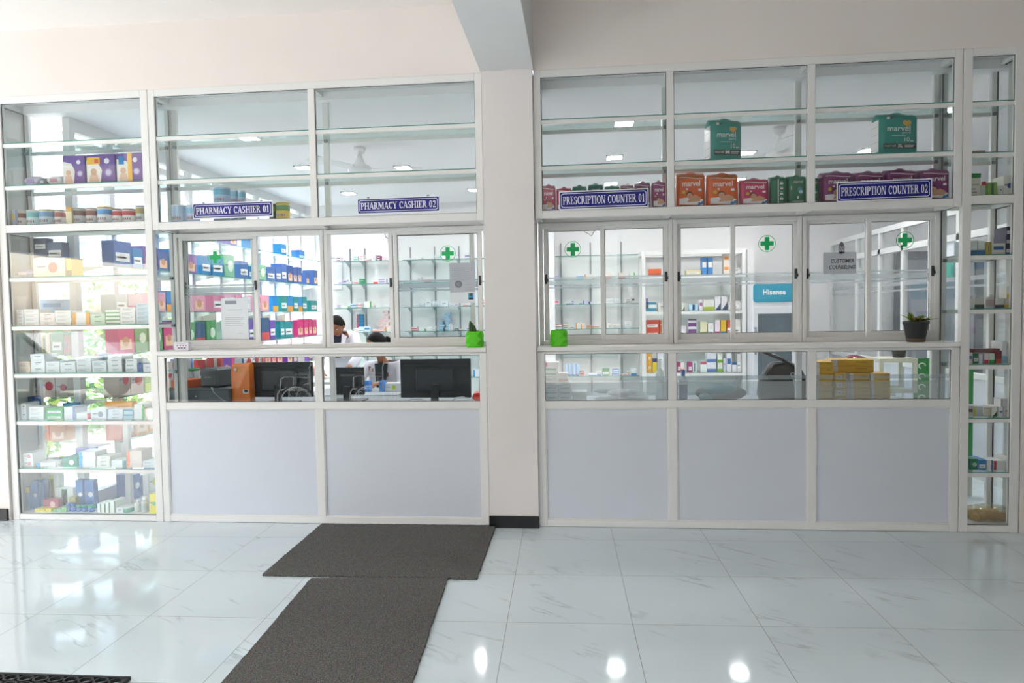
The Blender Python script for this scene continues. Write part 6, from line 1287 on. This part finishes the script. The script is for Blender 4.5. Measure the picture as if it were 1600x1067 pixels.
# behind: white framed case, helmet, pot, green boards
desk(1.95, 2.75, 1.55, 2.15, .72, 'small side table with a white framed glass case in the right corner')
t = thing('glass_case', (xat(1404, .95, 1.6), 1.60, .7208), 'small white framed glass case behind the yellow cartons', 'glass case')
CWm = M('#dcdcc8', .45); hw = .16; o = MB()
for bx in ((-hw, hw, 0, .035), (-hw, hw, .27, .305), (-hw, -hw+.035, .035, .27), (hw-.035, hw, .035, .27)): o.box(bx[0], bx[1], 0, .02, bx[2], bx[3], CWm); o.box(bx[0], bx[1], .28, .30, bx[2], bx[3], CWm)
o.box(-hw, hw, .02, .28, .285, .305, CWm); o.box(-hw, hw, .02, .28, 0, .02, CWm); o.build('frame', t); o = MB(); o.box(-hw+.036, hw-.036, .006, .010, .036, .269, GLASS); o.build('glass', t)
t = thing('helmet', (xat(1350, 1.0, 1.7)-.05, 1.78, .7208), 'dark red and black riding helmet left of the white framed glass case', 'helmet')
o = MB(); o.ball((0, .0, .20), (.15, .14, .13), M('#7a2440', .25, spec=.6), 22, 14); o.lathe([(.12, .0), (.14, .10), (.148, .2)], M('#3a2a34', .35), n=22); o.build('shell', t); o = MB(); o.ball((-.03, -.03, .24), (.13, .125, .07), M('#16181c', .12, spec=.8), 20, 12); o.build('visor', t)
for i, (px0, px1, pt, pb, Y, lab) in enumerate([(1428, 1452, 560, 640, 2.0, 'green poster board with white curls leaning in the right corner'), (1488, 1521, 566, 700, .9, 'tall green poster board behind the narrow right cabinet')]):
    x0, x1 = at(px0, 600, Y=Y).x, at(px1, 600, Y=Y).x; zt = at(px0, pt, Y=Y).z
    o = MB(); o.box(x0, x1, Y, Y+.012, .0, zt, M('#1f8a3a', .5, var=.1)); o.box(x0, x1, Y-.001, Y, .0, zt*.30, M('#c8c4bc', .6))
    for k in range(4): zz = zt*(.93-.1*k); pts = [(x0+(x1-x0)*.5+.03*math.cos(a_), Y-.003, zz+.025*math.sin(a_)) for a_ in [2*PI*q/10 for q in range(8)]]; o.tube(pts, .006, WHITE, 5)
    ob = o.build('poster_board'); tag(ob, lab, 'poster board')
t = thing('potted_plant', (xat(1432, 1.05, 1.75), 1.75, 1.0265), 'dark pot with drooping green leaves on the white framed glass case', 'potted plant')
t.location.x = xat(1404, .95, 1.6)+.07
o = MB(); o.lathe([(.05, 0), (.07, .12), (.072, .125)], M('#2b2c2e', .5), n=22); o.build('pot', t)
for i in range(7): leaf(t, (0, 0, .12), i*.9, .16, .7, .018, LG[i % 2], .5)
# ceiling-high goods hinted behind the right cabinet: pale wall notices
for px0, px1, py0, py1, Y, c, lab in [(1478, 1492, 379, 399, 2.2, '#dfe3ea', 'white ruled sheet on the right glass partition'), (1476, 1490, 410, 432, 2.2, '#3f9a8a', 'teal and orange picture on the right glass partition')]:
    a = at(px0, py0, X=RX-.006); b = at(px1, py1, X=RX-.006); o = MB(); o.box(RX-.008, RX-.006, min(a.y, b.y), max(a.y, b.y), b.z, a.z, M(c, .6, var=.15)); ob = o.build('poster'); tag(ob, lab, 'poster')

# ================================================================== PEOPLE
def skin(name, nodes, edges, mat, root, parent=None, sub=1):
    ks = list(nodes); me = bpy.data.meshes.new(name); me.from_pydata([nodes[k][0] for k in ks], [(ks.index(a), ks.index(b)) for a, b in edges], [])
    me.materials.append(mat); ob = bpy.data.objects.new(name, me); col.objects.link(ob)
    sk = ob.modifiers.new('skin', 'SKIN'); sk.use_smooth_shade = True
    for i, k in enumerate(ks):
        r = nodes[k][1]; r = r if isinstance(r, tuple) else (r, r); me.skin_vertices[0].data[i].radius = r; me.skin_vertices[0].data[i].use_root = (k == root)
    sb = ob.modifiers.new('subdivision', 'SUBSURF'); sb.levels = sub; sb.render_levels = sub + 1
    if parent is not None: ob.parent = parent
    return ob
def chain(*k): return [(k[i], k[i+1]) for i in range(len(k)-1)]
SKIN1 = M('#9c6a4c', .5, spec=.35, var=.08, scale=12); SKIN2 = M('#a06a4a', .5, spec=.35, var=.08, scale=12)
COAT = M('#dddbe6', .7, spec=.2, var=.05, scale=9); HAIRM = M('#0d0b0a', .65, spec=.2, var=.3, scale=40)
def hand(nodes, edges, wrist, d, side, curl, up=Vector((0, 0, 1))):
    """palm and five fingers: d finger direction, side to the thumb"""
    w = Vector(nodes[wrist][0]); d = d.normalized(); s_ = side.normalized(); p = wrist
    nodes[p+'_palm'] = (tuple(w+d*.055), (.030, .016)); edges.append((p, p+'_palm'))
    for i, (off, L_) in enumerate(((.026, .070), (.009, .080), (-.009, .074), (-.026, .058))):
        a = w+d*.085+s_*off; b = a+d*L_*.5-up*curl*.4; c = b+d*L_*.4*(1-curl*4)-up*curl*.9
        for q, (pt, r) in enumerate(((a, .0095), (b, .0085), (c, .007))): nodes[f'{p}_f{i}{q}'] = (tuple(pt), r)
        edges += [(p+'_palm', f'{p}_f{i}0'), (f'{p}_f{i}0', f'{p}_f{i}1'), (f'{p}_f{i}1', f'{p}_f{i}2')]
    a = w+d*.03+s_*.034; b = a+d*.03+s_*.02-up*curl*.3; nodes[p+'_t0'] = (tuple(a), .011); nodes[p+'_t1'] = (tuple(b), .008); edges += [(p, p+'_t0'), (p+'_t0', p+'_t1')]
def head_parts(t, c, fwd, sk, hair, bun=False):
    """head turned to fwd; the face looks along fwd"""
    fwd = fwd.normalized(); r_ = fwd.cross(Vector((0, 0, 1))).normalized(); u = r_.cross(fwd).normalized()
    def L(a, b, d): return c + r_*a + fwd*b + u*d
    Mx = Matrix((( *r_, ), ( *fwd, ), ( *u, ))).transposed().to_4x4(); Mx.translation = c
    o = MB(); o.ball((0, 0, .018), (.076, .092, .098), sk, 24, 16); o.ball((0, .028, -.055), (.052, .058, .062), sk, 20, 12)
    o.ball((0, .094, -.012), (.012, .018, .024), sk, 10, 8)
    for s_ in (-1, 1): o.ball((s_*.076, -.005, -.01), (.010, .020, .030), sk, 10, 8)
    o.xform(Mx); o.build('head', t)
    o = MB(); o.box(-.024, .024, .081, .086, -.058, -.050, M('#8a3a3a', .5), ch=.002); o.xform(Mx); o.build('mouth', t)
    for s_ in (-1, 1):
        o = MB(); o.ball((s_*.030, .079, .012), (.012, .008, .006), M('#efe8e4', .3), 10, 6); o.ball((s_*.030, .086, .012), (.005, .003, .005), HAIRM, 8, 6); o.xform(Mx); o.build('eye', t)
        o = MB(); o.box(s_*.030-.016, s_*.030+.016, .080, .088, .030, .035, HAIRM, ch=.001); o.xform(Mx); o.build('eyebrow', t)
    o = MB(); n, K = 24, 12; v = []; f = []                     # hair cap, open over the face
    for j in range(K+1):
        th = PI*.62*j/K
        for i in range(n):
            a = 2*PI*i/n; front = max(0, math.sin(a)); t2 = min(th, PI*(.62-.34*front**1.2))
            v.append((.084*math.sin(t2)*math.cos(a), -.006+.100*math.sin(t2)*math.sin(a), .022+.106*math.cos(t2)))
    for j in range(K):
        for i in range(n): l = (i+1) % n; f.append((j*n+i, (j+1)*n+i, (j+1)*n+l, j*n+l))
    o.add(v, f, HAIRM, True)
    o.ball((0, -.045, -.005), (.078, .062, .085), HAIRM, 20, 12)
    if bun: o.ball((0, -.125, -.02), (.045, .042, .048), HAIRM, 16, 10)
    o.xform(Mx); o.build('hair', t)
# standing man bending over his work
H = at(526.5, 509, Y=2.95)
t = thing('person', (H.x, 3.1, 0), 'person in white coat and dark shirt bending over work behind the open window frame', 'person'); O = Vector((H.x, 3.1, 0)); hc = H-O
def V3(*a): return tuple(a)
N = {'pelvis': (V3(0, .12, .90), (.14, .11)), 'waist': (V3(0, .10, 1.02), (.135, .10)), 'chest': (V3(0, 0.02, 1.16), (.15, .10)), 'neckb': (V3(0, -.07, 1.27), (.055, .055)), 'neck': (V3(hc.x, hc.y+.045, hc.z-.075), .05),
     'shL': (V3(-.155, -.01, 1.235), .056), 'elL': (V3(-.22, -.16, .99), .042), 'wrL': (V3(-.10, -.38, .825), .028), 'shR': (V3(.155, -.01, 1.235), .056), 'elR': (V3(.23, -.15, .98), .042), 'wrR': (V3(.13, -.38, .825), .028),
     'hipL': (V3(-.09, .12, .86), .09), 'knL': (V3(-.10, .12, .48), .06), 'anL': (V3(-.10, .16, .09), .042), 'toL': (V3(-.11, .02, .05), .04), 'hipR': (V3(.09, .12, .86), .09), 'knR': (V3(.10, .12, .48), .06), 'anR': (V3(.10, .16, .09), .042), 'toR': (V3(.11, .02, .05), .04)}
E_ = chain('pelvis', 'waist', 'chest', 'neckb', 'neck')+chain('chest', 'shL', 'elL', 'wrL')+chain('chest', 'shR', 'elR', 'wrR')+chain('pelvis', 'hipL', 'knL', 'anL', 'toL')+chain('pelvis', 'hipR', 'knR', 'anR', 'toR')
hand(N, E_, 'wrL', Vector((.3, -1, -.1)), Vector((1, .2, 0)), .02); hand(N, E_, 'wrR', Vector((-.3, -1, -.1)), Vector((-1, .2, 0)), .02)
skin('body', N, E_, SKIN1, 'pelvis', t)
head_parts(t, hc, Vector((-.12, -.8, -.62)), SKIN1, HAIRM)
N = {'p': (V3(0, .12, .62), (.21, .17)), 'w': (V3(0, .10, .98), (.175, .14)), 'c': (V3(0, .02, 1.15), (.19, .135)), 'n': (V3(0, -.045, 1.245), (.09, .07)), 'sL': (V3(-.165, -.01, 1.23), .078), 'eL': (V3(-.225, -.155, 1.0), .064), 'fL': (V3(-.16, -.28, .90), .052), 'sR': (V3(.165, -.01, 1.23), .078), 'eR': (V3(.235, -.145, .99), .064), 'fR': (V3(.18, -.28, .90), .052)}
skin('white_coat', N, chain('p', 'w', 'c', 'n')+chain('c', 'sL', 'eL', 'fL')+chain('c', 'sR', 'eR', 'fR'), COAT, 'p', t)
o = MB(); o.add([(-.05, -.13, 1.28), (.05, -.13, 1.28), (.035, -.165, 1.0), (-.035, -.165, 1.0), (-.05, -.10, 1.28), (.05, -.10, 1.28), (.035, -.13, 1.0), (-.035, -.13, 1.0)], [(0, 3, 2, 1), (4, 5, 6, 7), (0, 1, 5, 4), (2, 3, 7, 6), (1, 2, 6, 5), (3, 0, 4, 7)], M('#1c2238', .7)); o.build('shirt_front', t)
for s_ in (-1, 1): o = MB(); o.add([(s_*.05, -.137, 1.275), (s_*.10, -.12, 1.24), (s_*.06, -.165, 1.08), (s_*.034, -.172, 1.0), (s_*.05, -.125, 1.275), (s_*.10, -.105, 1.24), (s_*.06, -.15, 1.08), (s_*.034, -.155, 1.0)], [(0, 1, 2, 3), (7, 6, 5, 4), (0, 4, 5, 1), (1, 5, 6, 2), (2, 6, 7, 3)], M('#e6e4ee', .7)); o.build('lapel', t)
desk(H.x-.55, H.x+.45, 2.35, 2.88, .78, 'work table under the hands of the standing man')
# seated woman
H = at(589, 538, Y=2.12)
t = thing('person', (H.x, 2.3, 0), 'person with dark tied hair in white coat seated at the work table', 'person'); O = Vector((H.x, 2.3, 0)); hc = H-O; z0 = hc.z
N = {'pelvis': (V3(.03, .12, .52), (.15, .12)), 'waist': (V3(.03, .08, .68), (.12, .10)), 'chest': (V3(.03, .0, z0-.33), (.14, .10)), 'neckb': (V3(.02, -.07, z0-.19), .05), 'neck': (V3(hc.x+.01, hc.y+.035, z0-.08), .045),
     'shL': (V3(-.14, -.03, z0-.235), .05), 'elL': (V3(-.22, -.20, z0-.42), .038), 'wrL': (V3(-.06, -.43, .815), .026), 'shR': (V3(.19, -.02, z0-.235), .05), 'elR': (V3(.25, -.18, z0-.43), .038), 'wrR': (V3(.10, -.42, .815), .026),
     'hipL': (V3(-.06, .08, .50), .085), 'knL': (V3(-.08, -.32, .49), .06), 'anL': (V3(-.08, -.30, .08), .04), 'toL': (V3(-.08, -.42, .05), .035), 'hipR': (V3(.12, .08, .50), .085), 'knR': (V3(.14, -.32, .49), .06), 'anR': (V3(.14, -.30, .08), .04), 'toR': (V3(.14, -.42, .05), .035)}
E_ = chain('pelvis', 'waist', 'chest', 'neckb', 'neck')+chain('chest', 'shL', 'elL', 'wrL')+chain('chest', 'shR', 'elR', 'wrR')+chain('pelvis', 'hipL', 'knL', 'anL', 'toL')+chain('pelvis', 'hipR', 'knR', 'anR', 'toR')
hand(N, E_, 'wrL', Vector((.5, -1, -.1)), Vector((1, .3, 0)), .02); hand(N, E_, 'wrR', Vector((-.6, -1, -.1)), Vector((-1, .3, 0)), .02)
skin('body', N, E_, SKIN2, 'pelvis', t)
head_parts(t, hc, Vector((-.62, -.62, -.38)), SKIN2, HAIRM, bun=True)
N = {'p': (V3(.03, .10, .50), (.19, .16)), 'w': (V3(.03, .08, .70), (.165, .135)), 'c': (V3(.03, .0, z0-.34), (.18, .13)), 'n': (V3(.02, -.05, z0-.215), (.085, .065)), 'sL': (V3(-.15, -.03, z0-.24), .072), 'eL': (V3(-.225, -.18, z0-.41), .06), 'sR': (V3(.20, -.02, z0-.24), .072), 'eR': (V3(.255, -.16, z0-.42), .06), 'fR': (V3(.22, -.24, z0-.45), .05), 'fL': (V3(-.19, -.25, z0-.44), .05)}
skin('white_coat', N, chain('p', 'w', 'c', 'n')+chain('c', 'sL', 'eL', 'fL')+chain('c', 'sR', 'eR', 'fR'), COAT, 'p', t)
o = MB(); o.add([(-.045, -.135, z0-.20), (.085, -.135, z0-.20), (.06, -.16, z0-.48), (-.02, -.16, z0-.48), (-.045, -.10, z0-.20), (.085, -.10, z0-.20), (.06, -.12, z0-.48), (-.02, -.12, z0-.48)], [(0, 3, 2, 1), (4, 5, 6, 7), (0, 1, 5, 4), (2, 3, 7, 6), (1, 2, 6, 5), (3, 0, 4, 7)], M('#16232a', .7)); o.build('dark_top', t)
desk_t = None
t2 = thing('stool', (H.x+.03, 2.42, 0), 'round stool under the seated person', 'stool'); o = MB(); o.lathe([(.17, .34), (.18, .36), (.18, .38), (.16, .395)], BLACKP, n=24); o.build('seat', t2)
for k in range(4): a = PI/4+k*PI/2; o = MB(); o.tube([(.10*math.cos(a), .10*math.sin(a), .345), (.17*math.cos(a), .17*math.sin(a), .002)], .011, CHROME, 8); o.build('leg', t2)
x0 = xat(612, .85, 1.62)
for (x, y, w_, d_, h_, c, a, st, lab) in [(x0, 1.62, .16, .12, .075, '#e4e6ea', '#c8d83a', 'o', 'white carton with yellow ring on the work table right of the seated person'), (xat(573, .85, 1.6), 1.60, .05, .08, .10, '#3f8ad8', '#c8dcf0', 'p', 'left blue carton on the work table before the seated person'), (xat(596, .85, 1.6), 1.60, .05, .08, .10, '#3f8ad8', '#c8dcf0', 'p', 'right blue carton on the work table before the seated person')]:
    ob = carton_mb(w_, d_, h_, c, a, st).build('work_carton'); ob.location = (x, y, .7608); tag(ob, lab, 'box')

# ================================================================== OUTSIDE: WHEELCHAIRS, CAR, GREENERY
GZ = -0.2
def wheelchair(x, y, label):
    t = thing('wheelchair', (x, y, GZ), label, 'wheelchair', 'wheelchairs parked outside behind the viewer'); BK = M('#101214', .5, var=.1); RUB = M('#1a1a1b', .7); CHROME = M('#f2f3f4', .3, metal=.35, var=.02)
    def ring(cx, cy, cz, R, r, mt, n=40): return [(cx+R*math.cos(2*PI*k/n), cy, cz+R*math.sin(2*PI*k/n)) for k in range(n)]
    for s_ in (-1, 1):
        o = MB(); o.tube(ring(0, s_*.27, .30, .285, .014, RUB), .014, RUB, 8, True); w = o.build('wheel', t)
        o = MB(); o.tube(ring(0, s_*.31, .30, .255, .008, CHROME), .009, CHROME, 8, True); o.build('hand_rim', w)
        o = MB()
        for k in range(12): a = 2*PI*k/12; o.tube([(.03*math.cos(a), s_*.27, .30+.03*math.sin(a)), (.275*math.cos(a+.2), s_*.27, .30+.275*math.sin(a+.2))], .0028, CHROME, 5)
        o.lathe([(.035, -.03), (.035, .03)], CHROME, n=14) if False else None
        o.build('spokes', w)
        o = MB(); o.tube([(.20, s_*.22, .30), (.20, s_*.22, .86), (.23, s_*.22, .92), (.32, s_*.22, .93)], .011, CHROME, 8); o.tube([(.20, s_*.22, .50), (-.30, s_*.22, .50), (-.34, s_*.22, .44), (-.36, s_*.22, .16), (-.46, s_*.22, .10)], .011, CHROME, 8); o.tube([(.20, s_*.22, .24), (-.30, s_*.22, .24)], .011, CHROME, 8)
        o.tube([(.20, s_*.25, .70), (-.20, s_*.25, .72), (-.27, s_*.25, .68), (-.28, s_*.25, .50)], .011, CHROME, 8); o.tube([(-.02, s_*.25, .71), (-.02, s_*.25, .50)], .009, CHROME, 8); o.build('side_frame', t)
        o = MB(); o.box(-.22, .14, s_*.25-.025, s_*.25+.025, .722, .745, BK, ch=.006); o.build('armrest', t)
        o = MB(); o.tube([(.24, s_*.22, .925), (.34, s_*.22, .93)], .016, BK, 8); o.build('push_grip', t)
        o = MB(); o.tube(ring(-.33, s_*.22, .09, .075, .014, RUB, 20), .014, RUB, 8, True); o.tube([(-.33, s_*.22, .09), (-.30, s_*.22, .24)], .009, CHROME, 6); o.build('caster', t)
        o = MB(); o.box(-.58, -.42, s_*.12-.07, s_*.12+.07, .095, .108, DARKG); o.build('footplate', t)
    o = MB(); o.box(-.26, .20, -.21, .21, .49, .53, BK, ch=.01); o.build('seat', t); o = MB(); o.box(.185, .215, -.21, .21, .54, .90, BK, ch=.01); o.build('backrest', t)
wheelchair(-4.46, -6.0, 'black and chrome wheelchair outside mirrored in the glass under the first cashier window')
wheelchair(-3.30, -6.1, 'black and chrome wheelchair outside mirrored in the glass under the second cashier window')
t = thing('parked_car', (-11.6, -9.0, -.2), 'silver car parked outside mirrored in the left display cabinet', 'car', rz=.3); CP = M('#c8ccd0', .2, metal=.4); CG = M('#20282e', .05, spec=.9)
o = MB(); prof = [(-2.1, .35), (-2.15, .62), (-1.9, .82), (-1.1, .92), (-.45, 1.38), (.75, 1.42), (1.55, .98), (2.1, .9), (2.15, .45), (2.05, .3), (-2.0, .3)]
n = len(prof); v = []
for y, k in ((-.85, 1), (-.72, 1.0), (.72, 1.0), (.85, 1)):
    for x, z in prof: v.append((x*(1 if abs(y) < .8 else .985), y*(1 if z < .95 else .86), z))
f = [tuple(range(n))[::-1], tuple(3*n+i for i in range(n))]
for r_ in range(3):
    for i in range(n): f.append((r_*n+i, r_*n+(i+1) % n, (r_+1)*n+(i+1) % n, (r_+1)*n+i))
o.add(v, f, CP); o.build('car_body', t)
for s_ in (-1, 1): o = MB(); o.add([(-.95, s_*.742, .95), (.3, s_*.742, .95), (.3, s_*.742, 1.34), (-.42, s_*.742, 1.32)], [(0, 1, 2, 3) if s_ < 0 else (3, 2, 1, 0)], CG); o.add([(.38, s_*.742, .95), (1.42, s_*.742, .98), (.75, s_*.742, 1.35), (.38, s_*.742, 1.35)], [(0, 1, 2, 3) if s_ < 0 else (3, 2, 1, 0)], CG); o.build('side_window', t)
o = MB(); o.add([(-1.06, -.66, .95), (-1.06, .66, .95), (-.49, .6, 1.36), (-.49, -.6, 1.36)], [(0, 3, 2, 1)], CG); o.build('windscreen', t)
for x in (-1.35, 1.35):
    for s_ in (-1, 1): o = MB(); o.lathe([(.31, -.1), (.32, -.06), (.32, .06), (.31, .1)], M('#17181a', .7), n=28); o.lathe([(.19, -.105), (.19, .105)], CHROME, n=20); o.xform(Matrix.Translation((x, s_*.78, .32)) @ Matrix.Rotation(PI/2, 4, 'X')); o.build('wheel', t)
def bush(x, y, r, h_, c1, c2, label, n=420, seed=1, nm='garden_shrub'):
    rr = random.Random(seed); t = thing(nm, (x, y, -.2), label, 'shrub', 'shrubs outside the left glass wall'); o = MB(); A, B = M(c1, .6, var=.3, scale=8), M(c2, .6, var=.3, scale=8)
    for i in range(n):
        a = rr.uniform(0, 2*PI); u = rr.uniform(-.9, 1); k = (1-u*u)**.5*rr.uniform(.6, 1); p = Vector((r*k*math.cos(a), r*k*math.sin(a), h_*.55+h_*.45*u)); d = Vector((rr.uniform(-1, 1), rr.uniform(-1, 1), rr.uniform(-.3, 1))).normalized(); s_ = d.cross(Vector((rr.uniform(-1, 1), rr.uniform(-1, 1), .2))).normalized(); L_ = rr.uniform(.10, .2); w_ = L_*.24
        o.add([p, p+d*L_*.5+s_*w_, p+d*L_, p+d*L_*.5-s_*w_], [(0, 1, 2, 3)], A if rr.random() < .6 else B)
    o.build('foliage', t); o = MB(); o.tube([(0, 0, 0), (.02, .01, h_*.6)], [.03, .015], M('#5a4632', .9), 6); o.build('stem', t)
for i, (x, y, r, h_, c1, c2, lab) in enumerate([(-5.6, 1.6, .55, 1.15, '#4f7f3a', '#a8b84a', 'yellow green shrub outside nearest to the left glass wall'), (-6.4, 3.4, .7, 1.3, '#3f6f3a', '#7fa04a', 'rounded green shrub outside beyond the yellow green one'), (-7.6, 5.6, .9, 1.6, '#4a7a44', '#8fae5a', 'tall green shrub outside near the back left corner'), (-7.2, 1.0, .6, 1.2, '#5a8a4a', '#c8c85a', 'loose shrub outside left of the display cabinet'), (-9.5, 8.5, 1.4, 2.4, '#55804e', '#87a86a', 'large pale green bush far outside to the left')]): bush(x, y, r*.9, h_, c1, c2, lab, seed=i+2)
t = thing('planter', (-4.75, 2.7, -.2), 'large white round planter outside the left glass wall', 'planter'); o = MB(); o.lathe([(.22, 0), (.34, .5), (.37, .52), (.37, .56), (.33, .56)], M('#dfe4e4', .6), n=30); o.build('pot', t)
for i in range(12): leaf(t, (0, 0, .55), i*.55, .5, 1.0, .05, LG[i % 2], .4)
# light roof over the outside passage
o = MB(); CB = M('#b8d4de', .5, var=.04)
for i in range(7): y = -1.5+i*1.5; o.box(-9.5, -4.3, y, y+.09, 2.95, 3.12, CB)
o.box(-9.5, -9.4, -2, 8.4, 2.9, 3.05, CB); o.box(-6.8, -6.7, -2, 8.4, 2.9, 3.05, CB); ob = o.build('canopy_frame'); struct(ob)
o = MB()
for y in (-1.45, 7.55): o.box(-9.5, -9.38, y, y+.12, -.2, 2.9, CB)
struct(o.build('trim_2'))
# buildings across the street, and a dark backdrop added for the wheelchair reflections
for i, (x0, x1, y0, y1, h_, c, lab) in enumerate([(-30, -22, -14, 4, 5.5, '#c9c6bf', 'low pale building across the street to the left'), (-8.4, -1.2, -11.5, -8.6, 2.9, '#3c4244', 'low dark backdrop added behind the wheelchairs to set off their reflection'), (-2, 10, -27, -20, 6, '#b8b0a4', 'tan building across the street behind the viewer')]):
    t = thing('building', ((x0+x1)/2, (y0+y1)/2, -.2), lab, 'building'); o = MB(); hx, hy = (x1-x0)/2, (y1-y0)/2; o.box(-hx, hx, -hy, hy, 0, h_, M(c, .9, var=.1, scale=1)); o.build('wall', t); o = MB(); o.box(-hx-.3, hx+.3, -hy-.3, hy+.3, h_, h_+.2, M('#7a6a60', .8)); o.build('roof', t)
    for k in range(4):
        o = MB()
        if i == 0: o.box(hx, hx+.03, -hy+2+k*4.2, -hy+3.6+k*4.2, 1, 2.6, M('#38424a', .2)); 
        else: o.box(-hx+1+k*2.8, -hx+2.6+k*2.8, hy, hy+.03, 1, 2.6, M('#38424a', .2))
        o.build('window', t)
